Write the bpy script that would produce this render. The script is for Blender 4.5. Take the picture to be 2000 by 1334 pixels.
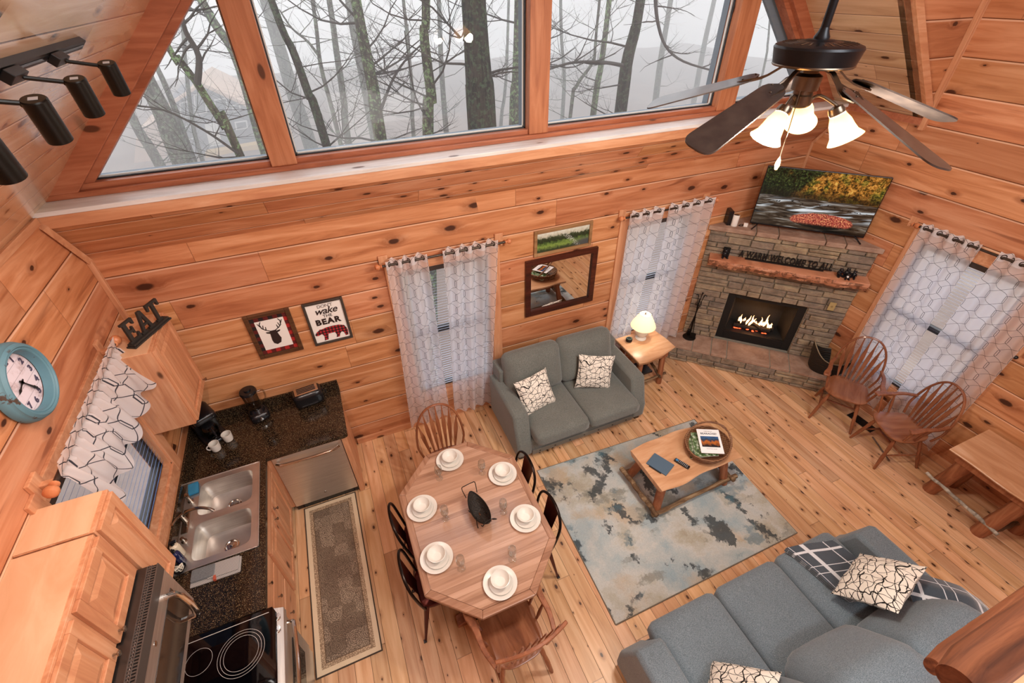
import bpy, bmesh, math, random
from mathutils import Vector, Matrix, Euler
PI = math.pi
sc = bpy.context.scene
COL = sc.collection
for o in list(bpy.data.objects): bpy.data.objects.remove(o, do_unlink=True)

# ------------------------------------------------------------------ camera, world, lights, exposure
RT = Vector((0.92158758, -0.38798769, -0.01191121))      # camera right
DN = Vector((-0.24906147, -0.56750268, -0.78479876))     # camera down
FW = Vector((0.29773262, 0.72622741, -0.61963621))       # camera forward
EYE = Vector((0, 0, 4.2)); FPX = 895.24
cam = bpy.data.cameras.new('camera'); cam.sensor_width = 36; cam.lens = FPX/2000*36; cam.clip_start = .02; cam.clip_end = 300
camo = bpy.data.objects.new('camera', cam); COL.objects.link(camo)
m = Matrix.Identity(4)
for i in range(3):
    m[i][0] = RT[i]; m[i][1] = -DN[i]; m[i][2] = -FW[i]; m[i][3] = EYE[i]
camo.matrix_world = m; sc.camera = camo
def at(u, v, Y):
    "point on the plane y = Y seen at photo position u, v (2000 x 1334)"
    d = RT*((u-1000)/FPX)+DN*((v-667)/FPX)+FW
    return EYE+d*((Y-EYE.y)/d.y)

w = bpy.data.worlds.new('overcast'); sc.world = w; w.use_nodes = True
wn = w.node_tree.nodes; wl = w.node_tree.links; wn.clear()
wo = wn.new('ShaderNodeOutputWorld'); wb = wn.new('ShaderNodeBackground')
wb.inputs[0].default_value = (.95, .96, 1.0, 1); wb.inputs[1].default_value = 2.3
wl.new(wb.outputs[0], wo.inputs[0])

def light(name, kind, loc, energy, color, size=.1, aim=None, spot=None, sizey=None, blend=.5):
    l = bpy.data.lights.new(name, kind); l.energy = energy; l.color = color
    if kind == 'AREA':
        l.size = size
        if sizey: l.shape = 'RECTANGLE'; l.size_y = sizey
    else: l.shadow_soft_size = size
    if spot: l.spot_size = spot; l.spot_blend = blend
    o = bpy.data.objects.new(name, l); COL.objects.link(o); o.location = loc
    if aim is not None: o.rotation_euler = (Vector(aim)-Vector(loc)).to_track_quat('-Z', 'Y').to_euler()
    return o
WARM = (1.0, .66, .40); SOFT = (1.0, .9, .8)
light('loft_fill_light', 'AREA', (2.2, -1.6, 5.9), 140, (.96, .98, 1), 2.2, aim=(2.0, 2.6, 0.8))  # unseen area fill added behind the camera to brighten the room
light('under_loft_fill', 'AREA', (1.2, -.9, 2.25), 22, (1, .95, .9), 1.6, aim=(1.2, 2.0, 0.0))  # second added soft fill, no lamp modelled, low under the loft
sc.view_settings.view_transform = 'Standard'; sc.view_settings.look = 'None'; sc.view_settings.gamma = 1
sc.view_settings.use_curve_mapping = False; sc.view_settings.exposure = 0.40
cy = sc.cycles
cy.use_denoising = True; cy.max_bounces = 7; cy.diffuse_bounces = 4; cy.glossy_bounces = 4; cy.transmission_bounces = 6
cy.transparent_max_bounces = 16; cy.volume_bounces = 0; cy.caustics_reflective = False; cy.caustics_refractive = False
cy.sample_clamp_indirect = 4; cy.use_adaptive_sampling = True; cy.adaptive_threshold = .03

# ------------------------------------------------------------------ mesh builder
def hexc(h):
    c = [int(h[i:i+2], 16)/255 for i in (0, 2, 4)]
    return tuple((x/12.92 if x <= .04045 else ((x+.055)/1.055)**2.4) for x in c)+(1,)
WM = {}
def frame(loc=(0, 0, 0), rz=0, rx=0, ry=0, s=1):
    return Matrix.Translation(loc) @ Euler((rx, ry, rz), 'XYZ').to_matrix().to_4x4() @ Matrix.Scale(s, 4)
def along(p0, p1, up=(0, 0, 1)):
    "frame at p0 with z towards p1"
    p0 = Vector(p0); z = (Vector(p1)-p0).normalized(); u = Vector(up)
    if abs(z.dot(u)) > .98: u = Vector((1, 0, 0))
    x = u.cross(z).normalized(); y = z.cross(x)
    m = Matrix.Identity(4)
    for i in range(3): m[i][0] = x[i]; m[i][1] = y[i]; m[i][2] = z[i]; m[i][3] = p0[i]
    return m
_rb = {}
def rbox_data(n):
    if n not in _rb:
        b = bmesh.new(); bmesh.ops.create_cube(b, size=2)
        bmesh.ops.subdivide_edges(b, edges=b.edges[:], cuts=n, use_grid_fill=True)
        b.verts.ensure_lookup_table()
        _rb[n] = ([v.co.copy() for v in b.verts], [[v.index for v in f.verts] for f in b.faces]); b.free()
    return _rb[n]
class MB:
    def __init__(s): s.v = []; s.f = []; s.m = []; s.uv = {}; s.M = Matrix.Identity(4); s.mi = 0
    def add(s, vs, fs, uvs=None):
        k = len(s.v); s.v += [s.M @ Vector(p) for p in vs]
        for i, f in enumerate(fs):
            if uvs: s.uv[len(s.f)] = uvs[i]
            s.f.append([j+k for j in f]); s.m.append(s.mi)
        return s
    def box(s, x0, x1, y0, y1, z0, z1):
        v = [(x, y, z) for z in (z0, z1) for y in (y0, y1) for x in (x0, x1)]
        return s.add(v, [(0, 2, 3, 1), (4, 5, 7, 6), (0, 1, 5, 4), (2, 6, 7, 3), (0, 4, 6, 2), (1, 3, 7, 5)])
    def cbox(s, c, d, M=None):
        old = s.M
        if M is not None: s.M = s.M @ M
        s.box(c[0]-d[0]/2, c[0]+d[0]/2, c[1]-d[1]/2, c[1]+d[1]/2, c[2]-d[2]/2, c[2]+d[2]/2); s.M = old; return s
    def ring_loft(s, rings, closed=True, caps=True):
        n = len(rings[0]); vs = [p for r in rings for p in r]; fs = []
        for i in range(len(rings)-1):
            for j in range(n if closed else n-1):
                a = i*n+j; b = i*n+(j+1) % n
                fs.append((a, b, b+n, a+n))
        if caps and closed:
            fs.append(tuple(range(n-1, -1, -1))); fs.append(tuple((len(rings)-1)*n+j for j in range(n)))
        return s.add(vs, fs)
    def tube(s, pts, r, n=10, caps=True, flat=None):
        pts = [Vector(p) for p in pts]
        if not isinstance(r, (list, tuple)): r = [r]*len(pts)
        rings = []; x = None
        for i, p in enumerate(pts):
            t = (pts[min(i+1, len(pts)-1)]-pts[max(i-1, 0)]).normalized()
            if x is None:
                u = Vector((0, 0, 1)) if abs(t.z) < .9 else Vector((1, 0, 0))
                x = u.cross(t).normalized()
            x = (x-t*x.dot(t)).normalized(); y = t.cross(x)
            rings.append([p+(x*math.cos(2*PI*j/n)+y*math.sin(2*PI*j/n)*(flat or 1))*r[i] for j in range(n)])
        return s.ring_loft(rings, True, caps)
    def lathe(s, prof, M=None, n=28, caps=True):
        old = s.M
        if M is not None: s.M = s.M @ M
        rings = [[(max(r, 1e-4)*math.cos(2*PI*j/n), max(r, 1e-4)*math.sin(2*PI*j/n), z) for j in range(n)] for r, z in prof]
        s.ring_loft(rings, True, caps); s.M = old; return s
    def ell(s, c, r, n=14, m=9, M=None):
        old = s.M
        s.M = s.M @ (M if M is not None else Matrix.Identity(4))
        rings = [[(c[0]+r[0]*math.sin(PI*i/m)*math.cos(2*PI*j/n), c[1]+r[1]*math.sin(PI*i/m)*math.sin(2*PI*j/n), c[2]-r[2]*math.cos(PI*i/m)) for j in range(n)] for i in range(m+1)]
        rings[0] = [(c[0]+1e-4*math.cos(2*PI*j/n), c[1]+1e-4*math.sin(2*PI*j/n), c[2]-r[2]) for j in range(n)]
        rings[-1] = [(c[0]+1e-4*math.cos(2*PI*j/n), c[1]+1e-4*math.sin(2*PI*j/n), c[2]+r[2]) for j in range(n)]
        s.ring_loft(rings); s.M = old; return s
    def prism(s, poly, z0, z1, M=None):
        old = s.M
        if M is not None: s.M = s.M @ M
        n = len(poly); vs = [(p[0], p[1], z0) for p in poly]+[(p[0], p[1], z1) for p in poly]
        fs = [tuple(range(n-1, -1, -1)), tuple(range(n, 2*n))]+[(i, (i+1) % n, (i+1) % n+n, i+n) for i in range(n)]
        s.add(vs, fs); s.M = old; return s
    def grid(s, fn, nu, nv, double=0):
        vs = [fn(i/nu, j/nv) for j in range(nv+1) for i in range(nu+1)]
        fs = []; uv = []
        for j in range(nv):
            for i in range(nu):
                a = j*(nu+1)+i
                fs.append((a, a+1, a+nu+2, a+nu+1))
                uv.append(((i/nu, j/nv), ((i+1)/nu, j/nv), ((i+1)/nu, (j+1)/nv), (i/nu, (j+1)/nv)))
        return s.add(vs, fs, uv)
    def rbox(s, c, d, r=.03, puff=0, n=6, M=None, fn=None):
        vs, fs = rbox_data(n); old = s.M
        if M is not None: s.M = s.M @ M
        h = Vector(d)/2; out = []
        for p in vs:
            q = Vector((p.x*h.x, p.y*h.y, p.z*h.z)); a = []
            for i in range(3): 
                e = max(h[i]-r, 0); a.append(max(-e, min(e, q[i])))
            a = Vector(a); k = q-a
            if k.length > 1e-9:
                mx = max(abs(k[i]) for i in range(3)); q = a+k.normalized()*mx
            if puff: q.z += puff*p.z*(1-p.x**4)*(1-p.y**4)
            if fn: q = fn(q, p)
            out.append(q+Vector(c))
        s.add(out, fs); s.M = old; return s
    def pillow(s, size, t, M, n=12, seed=0):
        old = s.M; s.M = s.M @ M; R = random.Random(seed); ph = R.random()*6
        def pt(u, v, sg):
            x = 2*u-1; y = 2*v-1
            e = max(0, (1-abs(x)**2.6))**.55*max(0, (1-abs(y)**2.6))**.55
            k = 1-.07*(1-x*x)*abs(y)**3; k2 = 1-.07*(1-y*y)*abs(x)**3
            return (x*k2*size/2, y*k*size/2, sg*t/2*e*(1+.08*math.sin(5*x+ph)*math.cos(4*y+ph))+.004*math.sin(9*x+ph))
        s.grid(lambda u, v: pt(u, v, 1), n, n); s.grid(lambda u, v: pt(1-u, v, -1), n, n); s.M = old; return s
    def strip(s, pts, ws, side, th):
        "slat along pts, half widths ws along side vector, thickness th"
        pts = [Vector(p) for p in pts]; rings = []
        for i, p in enumerate(pts):
            t = (pts[min(i+1, len(pts)-1)]-pts[max(i-1, 0)]).normalized()
            x = Vector(side); x = (x-t*x.dot(t)).normalized(); y = t.cross(x)
            wv = ws[i] if isinstance(ws, (list, tuple)) else ws
            rings.append([p+x*wv+y*th/2, p-x*wv+y*th/2, p-x*wv-y*th/2, p+x*wv-y*th/2])
        return s.ring_loft(rings)
    def build(s, name, mat, parent=None, smooth=35, bev=0, sub=0, label=None):
        me = bpy.data.meshes.new(name)
        inv = WM[parent.name].inverted() if parent is not None else None
        vs = [inv @ v for v in s.v] if inv is not None else s.v
        me.from_pydata([tuple(v) for v in vs], [], s.f)
        mats = mat if isinstance(mat, (list, tuple)) else [mat]
        for x in mats: me.materials.append(x)
        me.polygons.foreach_set('material_index', s.m)
        if s.uv:
            L = me.uv_layers.new(name='UVMap'); 
            for p in me.polygons:
                if p.index in s.uv:
                    for k, li in enumerate(p.loop_indices): L.data[li].uv = s.uv[p.index][k]
        me.update()
        if smooth:
            me.shade_smooth(); me.set_sharp_from_angle(angle=math.radians(smooth))
        o = bpy.data.objects.new(name, me); COL.objects.link(o)
        WM[o.name] = WM[parent.name].copy() if parent is not None else Matrix.Identity(4)
        if parent is not None: o.parent = parent
        if bev:
            b = o.modifiers.new('bevel', 'BEVEL'); b.width = bev; b.segments = 2; b.limit_method = 'ANGLE'; b.angle_limit = math.radians(40); b.harden_normals = False
        if sub:
            b = o.modifiers.new('sub', 'SUBSURF'); b.levels = sub; b.render_levels = sub
        if label: o['label'] = label
        return o
def thing(name, label, cat, loc=(0, 0, 0), rz=0, group=None):
    o = bpy.data.objects.new(name, None); COL.objects.link(o); o.location = loc; o.rotation_euler = (0, 0, rz); o.empty_display_size = .1
    o['label'] = label; o['category'] = cat
    if group: o['group'] = group
    WM[o.name] = Matrix.Translation(loc) @ Matrix.Rotation(rz, 4, 'Z')
    return o
def tag(o, label, cat, group=None):
    o['label'] = label; o['category'] = cat
    if group: o['group'] = group
    return o
def struct(o): o['kind'] = 'structure'; return o
def dup(root, loc, rz, label=None, group=None):
    def cp(o, par):
        c = o.copy(); COL.objects.link(c)
        if par is not None: c.parent = par
        for ch in [x for x in bpy.data.objects if x.parent == o]: cp(ch, c)
        return c
    r = cp(root, None); r.location = loc; r.rotation_euler = (0, 0, rz)
    if label: r['label'] = label
    if group: r['group'] = group
    return r
def text_mesh(mb, s, size, M, depth=.004, align='CENTER', bold=0, shear=0, spacing=1):
    c = bpy.data.curves.new('t', 'FONT'); c.body = s; c.size = size; c.extrude = depth/2; c.align_x = align; c.align_y = 'CENTER'; c.offset = bold; c.shear = shear; c.space_character = spacing
    c.resolution_u = 3
    o = bpy.data.objects.new('t', c); COL.objects.link(o)
    bpy.context.view_layer.update()
    me = bpy.data.meshes.new_from_object(o.evaluated_get(bpy.context.evaluated_depsgraph_get()))
    old = mb.M; mb.M = mb.M @ M
    mb.add([v.co.copy() for v in me.vertices], [list(p.vertices) for p in me.polygons]); mb.M = old
    bpy.data.objects.remove(o); bpy.data.curves.remove(c); bpy.data.meshes.remove(me)
def arc(c, r, a0, a1, n, ax=(1, 0, 0), ay=(0, 0, 1), r2=None):
    c = Vector(c); ax = Vector(ax); ay = Vector(ay); r2 = r2 or r
    return [c+ax*r*math.cos(a0+(a1-a0)*i/n)+ay*r2*math.sin(a0+(a1-a0)*i/n) for i in range(n+1)]
def smooth_path(pts, n=6):
    P = [Vector(p) for p in pts]; out = []
    for i in range(len(P)-1):
        a = P[max(i-1, 0)]; b = P[i]; c = P[i+1]; d = P[min(i+2, len(P)-1)]
        for k in range(n):
            t = k/n
            out.append(.5*((2*b)+(c-a)*t+(2*a-5*b+4*c-d)*t*t+(3*b-a-3*c+d)*t**3))
    out.append(P[-1]); return out
# ------------------------------------------------------------------ materials
class NT:
    def __init__(s, name):
        s.mat = bpy.data.materials.new(name); s.mat.use_nodes = True
        s.n = s.mat.node_tree.nodes; s.l = s.mat.node_tree.links; s.n.clear()
        s.out = s.n.new('ShaderNodeOutputMaterial')
    def put(s, sock, v):
        if hasattr(v, 'is_output') or isinstance(v, bpy.types.NodeSocket): s.l.new(v, sock)
        elif v is not None:
            if isinstance(v, (tuple, list)) and len(v) == 3 and sock.type == 'RGBA': v = (*v, 1)
            sock.default_value = v
    def tc(s, k='Object'): return s.n.new('ShaderNodeTexCoord').outputs[k]
    def m(s, op, a, b=None, c=None, clamp=False):
        x = s.n.new('ShaderNodeMath'); x.operation = op; x.use_clamp = clamp
        s.put(x.inputs[0], a)
        if b is not None: s.put(x.inputs[1], b)
        if c is not None: s.put(x.inputs[2], c)
        return x.outputs[0]
    def vm(s, op, a, b=None):
        x = s.n.new('ShaderNodeVectorMath'); x.operation = op; s.put(x.inputs[0], a)
        if b is not None: s.put(x.inputs[1], b)
        return x.outputs['Value'] if op in ('DOT_PRODUCT', 'LENGTH', 'DISTANCE') else x.outputs[0]
    def xyz(s, v):
        x = s.n.new('ShaderNodeSeparateXYZ'); s.put(x.inputs[0], v); return x.outputs
    def comb(s, a, b, c=0.0):
        x = s.n.new('ShaderNodeCombineXYZ'); s.put(x.inputs[0], a); s.put(x.inputs[1], b); s.put(x.inputs[2], c); return x.outputs[0]
    def mapp(s, v, scale=(1, 1, 1), loc=(0, 0, 0), rot=(0, 0, 0)):
        x = s.n.new('ShaderNodeMapping'); s.put(x.inputs[0], v); x.inputs['Scale'].default_value = scale; x.inputs['Location'].default_value = loc; x.inputs['Rotation'].default_value = rot; return x.outputs[0]
    def noise(s, v, scale=5, detail=3, dist=0, rough=.5, col=False):
        x = s.n.new('ShaderNodeTexNoise'); s.put(x.inputs['Vector'], v); s.put(x.inputs['Scale'], scale); x.inputs['Detail'].default_value = detail
        x.inputs['Distortion'].default_value = dist; x.inputs['Roughness'].default_value = rough
        return x.outputs['Color' if col else 'Fac']
    def vor(s, v, scale=5, feature='F1', rnd=1, out='Distance', dim='3D', metric='EUCLIDEAN'):
        x = s.n.new('ShaderNodeTexVoronoi'); x.voronoi_dimensions = dim; x.feature = feature
        if feature != 'DISTANCE_TO_EDGE': x.distance = metric
        s.put(x.inputs['Vector'], v); s.put(x.inputs['Scale'], scale); x.inputs['Randomness'].default_value = rnd
        return x.outputs[out]
    def white(s, v, dim='2D', out='Value'):
        x = s.n.new('ShaderNodeTexWhiteNoise'); x.noise_dimensions = dim
        s.put(x.inputs['W'] if dim == '1D' else x.inputs['Vector'], v); return x.outputs[out]
    def ramp(s, f, stops, interp='LINEAR'):
        x = s.n.new('ShaderNodeValToRGB'); s.put(x.inputs[0], f); cr = x.color_ramp; cr.interpolation = interp
        while len(cr.elements) > 1: cr.elements.remove(cr.elements[-1])
        for i, (p, c) in enumerate(stops):
            e = cr.elements[0] if i == 0 else cr.elements.new(p)
            e.position = p; e.color = hexc(c) if isinstance(c, str) else ((c, c, c, 1) if isinstance(c, (int, float)) else c)
        return x.outputs[0]
    def step(s, v, a, b):
        "smooth 0..1 between a and b"
        x = s.n.new('ShaderNodeMapRange'); x.interpolation_type = 'SMOOTHSTEP'; s.put(x.inputs[0], v)
        x.inputs[1].default_value = a; x.inputs[2].default_value = b
        if a > b: x.inputs[1].default_value = b; x.inputs[2].default_value = a; x.inputs[3].default_value = 1; x.inputs[4].default_value = 0
        return x.outputs[0]
    def mix(s, f, a, b, mode='MIX'):
        x = s.n.new('ShaderNodeMix'); x.data_type = 'RGBA'; x.blend_type = mode; s.put(x.inputs[0], f)
        s.put(x.inputs[6], hexc(a) if isinstance(a, str) else a); s.put(x.inputs[7], hexc(b) if isinstance(b, str) else b); return x.outputs[2]
    def hsv(s, c, h=.5, sat=1, v=1):
        x = s.n.new('ShaderNodeHueSaturation'); s.put(x.inputs['Hue'], h); s.put(x.inputs['Saturation'], sat); s.put(x.inputs['Value'], v); s.put(x.inputs['Color'], c); return x.outputs[0]
    def bump(s, h, strength=.3, dist=.01, nrm=None):
        x = s.n.new('ShaderNodeBump'); s.put(x.inputs['Height'], h); x.inputs['Strength'].default_value = strength; x.inputs['Distance'].default_value = dist
        if nrm is not None: s.put(x.inputs['Normal'], nrm)
        return x.outputs[0]
    def bsdf(s, color, rough=.5, metal=0, spec=.5, bump=None, emis=None, estr=0, alpha=None, sheen=0, trans=0, coat=0):
        x = s.n.new('ShaderNodeBsdfPrincipled'); s.put(x.inputs['Base Color'], hexc(color) if isinstance(color, str) else color)
        s.put(x.inputs['Roughness'], rough); s.put(x.inputs['Metallic'], metal); x.inputs['Specular IOR Level'].default_value = spec
        if bump is not None: s.put(x.inputs['Normal'], bump)
        if emis is not None: s.put(x.inputs['Emission Color'], hexc(emis) if isinstance(emis, str) else emis); s.put(x.inputs['Emission Strength'], estr)
        if alpha is not None: s.put(x.inputs['Alpha'], alpha)
        if sheen: x.inputs['Sheen Weight'].default_value = sheen
        if trans: x.inputs['Transmission Weight'].default_value = trans
        if coat: x.inputs['Coat Weight'].default_value = coat; x.inputs['Coat Roughness'].default_value = .1
        return x.outputs[0]
    def done(s, sh): s.l.new(sh, s.out.inputs[0]); return s.mat
def plain(name, color, rough=.5, metal=0, spec=.5, noise=0, coat=0, bumpy=0):
    n = NT(name); c = hexc(color); b = None
    if noise or bumpy:
        t = n.noise(n.tc(), 30, 3)
        if bumpy: b = n.bump(t, .4, bumpy)
        if noise: c = n.hsv(c, .5, 1, n.m('MULTIPLY_ADD', t, noise*2, 1-noise))
    return n.done(n.bsdf(c, rough, metal, spec, bump=b, coat=coat))
def planks(name, U, V, W, L, cols, off=0, knots=1., rough=.42, groove=.016, seed=0, kscale=(.50, .24), ends=True, gcol='552410', vary=.26, gbump=.007, thr=.115, spec=.35, coat=0):
    n = NT(name); P = n.tc('Object')
    u = n.vm('DOT_PRODUCT', P, U); v = n.vm('DOT_PRODUCT', P, V)
    vb = n.m('DIVIDE', n.m('SUBTRACT', v, off), W); iv = n.m('FLOOR', vb); fv = n.m('FRACT', vb)
    r1 = n.white(n.m('ADD', iv, seed*3.17), '1D')
    ub = n.m('ADD', n.m('DIVIDE', u, L), n.m('MULTIPLY', r1, 7.3)); iu = n.m('FLOOR', ub); fu = n.m('FRACT', ub)
    rc = n.white(n.comb(iv, iu, seed), '3D', 'Color'); rr = n.xyz(rc)
    # knots
    ku = n.m('ADD', n.m('DIVIDE', u, kscale[0]), n.m('MULTIPLY', rr[0], 31)); kv = n.m('ADD', n.m('DIVIDE', v, kscale[1]), n.m('MULTIPLY', rr[1], 17))
    wob = n.noise(P, 26, 2)
    kvec = n.comb(ku, kv)
    x = n.n.new('ShaderNodeTexVoronoi'); x.voronoi_dimensions = '2D'; n.put(x.inputs['Vector'], kvec); x.inputs['Scale'].default_value = 1
    kd0 = x.outputs['Distance']; kc = n.xyz(x.outputs['Color'])
    size = n.m('MULTIPLY_ADD', n.m('POWER', kc[0], 1.5), thr*1.7, -thr*.32/knots)   # some cells carry no knot
    kd = n.m('ADD', kd0, n.m('MULTIPLY_ADD', wob, .05, -.025))
    rel = n.m('DIVIDE', kd, n.m('MAXIMUM', size, .002))
    knot = n.m('MULTIPLY', n.step(rel, .95, .55), n.m('GREATER_THAN', size, .012))
    halo = n.m('MULTIPLY', n.step(rel, 2.7, .8), n.m('GREATER_THAN', size, .012))
    # grain
    defl = n.m('MULTIPLY', halo, n.m('MULTIPLY_ADD', wob, .10, -.02))
    gv = n.comb(n.m('ADD', n.m('MULTIPLY', u, .9), n.m('MULTIPLY', rr[0], 40)), n.m('ADD', n.m('MULTIPLY', n.m('ADD', v, defl), 11), n.m('MULTIPLY', rr[2], 9)), n.m('MULTIPLY', rr[1], 5))
    g1 = n.noise(gv, 1.3, 5, .8, .55)
    g2 = n.noise(n.comb(n.m('MULTIPLY', u, 3), n.m('MULTIPLY', v, 160)), 1, 2)
    col = n.ramp(g1, [(.28, cols[0]), (.46, cols[1]), (.62, cols[2]), (.8, cols[3])])
    col = n.mix(n.m('MULTIPLY', g2, .12), col, cols[3])
    streak = n.step(n.noise(n.comb(n.m('MULTIPLY', u, .55), n.m('ADD', n.m('MULTIPLY', v, 7), n.m('MULTIPLY', rr[0], 9)), rr[1]), 1.4, 3, 1.2), .63, .74)
    col = n.mix(n.m('MULTIPLY', streak, .55), col, cols[4])
    col = n.hsv(col, n.m('MULTIPLY_ADD', rr[1], .012, .494), 1, n.m('MULTIPLY_ADD', rr[0], vary, 1-vary*.55))
    col = n.mix(n.m('MULTIPLY', halo, .42), col, cols[4])
    col = n.mix(n.m('MULTIPLY', knot, .93), col, '3a1c12')
    g = n.m('MAXIMUM', n.step(fv, groove, groove*.2), n.step(fv, 1-groove, 1-groove*.2))
    h = n.m('SUBTRACT', 1, g)
    if ends:
        e = n.m('MAXIMUM', n.step(fu, .0022/L*2, 0), n.step(fu, 1-.0022/L*2, 1)); g = n.m('MAXIMUM', g, n.m('MULTIPLY', e, .7))
    hl = n.m('MULTIPLY', n.step(fv, .935, .955), n.step(fv, .99, .98)); col = n.mix(n.m('MULTIPLY', hl, .38 if groove < .03 and W > .13 else 0), col, 'ffe0c4')  # pale strip painted along each board edge as its highlight
    col = n.mix(n.m('MULTIPLY', g, .8), col, gcol)
    b = n.bump(n.m('SUBTRACT', h, n.m('MULTIPLY', knot, .1)), .8, gbump, n.bump(g1, .12, .004))
    return n.done(n.bsdf(col, rough, spec=spec, bump=b, coat=coat))
PINE = ['9f5f3a', 'bc7c52', 'cd9168', 'daa680', '6c3219']
FLOORC = ['b98658', 'cf9e74', 'ddb28a', 'e6c19c', '7d4a28']
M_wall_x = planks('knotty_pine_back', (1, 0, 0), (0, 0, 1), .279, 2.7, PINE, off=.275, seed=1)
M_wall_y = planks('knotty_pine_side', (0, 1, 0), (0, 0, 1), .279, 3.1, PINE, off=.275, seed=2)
M_ceil_l = planks('pine_ceiling_left', (0, 1, 0), (.7071, 0, .7071), .184, 3.3, ['b58a66', 'cba27e', 'd8b492', 'e2c4a6', '8a5030'], off=.01, seed=3, kscale=(.34, .14), groove=.025, rough=.24, spec=.8, coat=.6)
M_ceil_r = planks('pine_ceiling_right', (0, 1, 0), (-.7071, 0, .7071), .184, 3.3, ['b08a66', 'c49e7a', 'd2b08c', 'dcc0a0', '7d5030'], off=.06, seed=4, kscale=(.34, .14), groove=.02)
M_slope = planks('pine_roof_slope', (1, 0, 0), (0, -.577, .816), .145, 3.3, PINE, off=0, seed=5, kscale=(.34, .12), groove=.02)
M_floor = planks('pine_floor', (0, 1, 0), (1, 0, 0), .125, 2.2, FLOORC, off=.05, seed=6, kscale=(.21, .115), groove=.02, rough=.33, thr=.105, knots=.9, gcol='33200f', vary=.38, gbump=.002, spec=.4)
def wood(name, cols, axis=0, sc_=1, rough=.45, knots=False, spec=.4, coat=0, f=18):
    n = NT(name); P = n.tc('Object'); s3 = [f, f, f]; s3[axis] = 1.6
    oi = n.n.new('ShaderNodeObjectInfo')
    P2 = n.vm('ADD', n.mapp(P, tuple(x*sc_ for x in s3)), n.comb(n.m('MULTIPLY', oi.outputs['Random'], 9), 0, 0))
    g = n.noise(P2, 1, 5, .9, .6)
    c = n.ramp(g, [(.28, cols[0]), (.5, cols[1]), (.72, cols[2])])
    if knots:
        s4 = [6, 6, 6]; s4[axis] = 2.6
        x = n.n.new('ShaderNodeTexVoronoi'); n.put(x.inputs['Vector'], n.mapp(P, tuple(s4))); x.inputs['Scale'].default_value = 1
        k = n.m('MULTIPLY', n.step(x.outputs['Distance'], .15, .09), n.m('GREATER_THAN', n.xyz(x.outputs['Color'])[0], .62))
        c = n.mix(n.m('MULTIPLY', n.m('MULTIPLY', n.step(x.outputs['Distance'], .34, .1), n.m('GREATER_THAN', n.xyz(x.outputs['Color'])[0], .62)), .45), c, cols[0])
        c = n.mix(n.m('MULTIPLY', k, .85), c, '40200f')
    return n.done(n.bsdf(c, rough, spec=spec, bump=n.bump(g, .15, .004), coat=coat))
PC = ['b67856', 'ca9069', 'd9a683']
W_pineX = wood('pine_x', PC, 0, knots=True); W_pineY = wood('pine_y', PC, 1, knots=True); W_pineZ = wood('pine_z', PC, 2, knots=True)
W_beamX = wood('beam_x', ['8a4c32', 'a46042', 'b67454'], 0, knots=True); W_beamZ = wood('beam_z', ['985a3c', 'b0704c', 'c0825e'], 2, knots=True)
W_ledge = wood('ledge_x', ['c2bab4', 'd8d3cf', 'e6e3e0'], 0, knots=True, rough=.3)
W_cabtop = wood('cabinet_plywood', ['cf9f78', 'dcb08a', 'e6c09c'], 1, rough=.5, f=7)
W_oak = wood('chair_oak', ['6a3a22', '875034', '9c6646'], 2, rough=.35, coat=.3)
W_oakseat = wood('chair_seat_oak', ['6c3c24', '8c5638', 'a46e4e'], 1, rough=.3, coat=.3, f=12)
W_log = wood('log_leg', ['74432a', '955c3e', 'ae7856'], 2, rough=.5, knots=True)
W_slabX = wood('slab_x', ['b07e58', 'c99a74', 'dab391'], 0, rough=.28, knots=False, f=9)
W_slabY = wood('slab_y', ['b07e58', 'c99a74', 'dab391'], 1, rough=.28, knots=False, f=9)
W_rail = wood('railing_log', ['44261a', '6e4029', '8c573a'], 0, rough=.75, knots=True, f=26, spec=.2)
W_bark = wood('bark_stick', ['3c2a1c', '6a5038', 'a89070'], 0, rough=.8)
BLK = plain('black_plastic', '17171a', .25); BLKM = plain('black_metal', '1b1a19', .45, .3); IRON = plain('wrought_iron', '1e1b18', .5, .6)
STEEL = None
def steel():
    n = NT('brushed_steel'); P = n.tc()
    g = n.noise(n.mapp(P, (4, 4, 160)), 1, 3)
    return n.done(n.bsdf(n.ramp(g, [(.3, 'cfcac4'), (.7, 'e6e2dc')]), n.m('MULTIPLY_ADD', g, .10, .30), .9, bump=n.bump(g, .04, .001)))
STEEL = steel(); CHROME = plain('chrome', 'd0cbc4', .12, 1); NICKEL = plain('nickel', 'a39a8f', .25, 1)
WHITE = plain('white_ceramic', 'dcd8d0', .25); WHITEP = plain('white_plastic', 'ece8e2', .4)
def granite():
    n = NT('black_granite'); P = n.tc()
    a = n.vor(P, 380, out='Color'); f = n.xyz(a)[0]; b = n.noise(P, 60, 3)
    c = n.ramp(f, [(.0, '14100c'), (.62, '1c1510'), (.78, '36261a'), (.9, '5a4228'), (.975, '9a8666')])
    return n.done(n.bsdf(n.mix(n.step(b, .25, .5), '120e0b', c), .13, spec=.6))
GRANITE = granite()
def fabric(name, c1, c2, sc_=420, rough=.9, big=.12, sheen=.3):
    n = NT(name); P = n.tc(); a = n.noise(n.mapp(P, (1, 1, 1)), sc_, 2); a2 = n.noise(n.mapp(P, (.35, 1.2, 1)), sc_*.7, 2)
    b = n.noise(P, 5, 3)
    c = n.mix(n.step(n.m('MULTIPLY_ADD', a, .5, n.m('MULTIPLY', a2, .5)), .38, .62), c1, c2)
    c = n.hsv(c, .5, 1, n.m('MULTIPLY_ADD', b, big*2, 1-big))
    return n.done(n.bsdf(c, rough, spec=.2, bump=n.bump(n.m('ADD', a, n.m('MULTIPLY', b, 3)), .35, .006), sheen=sheen))
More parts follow.
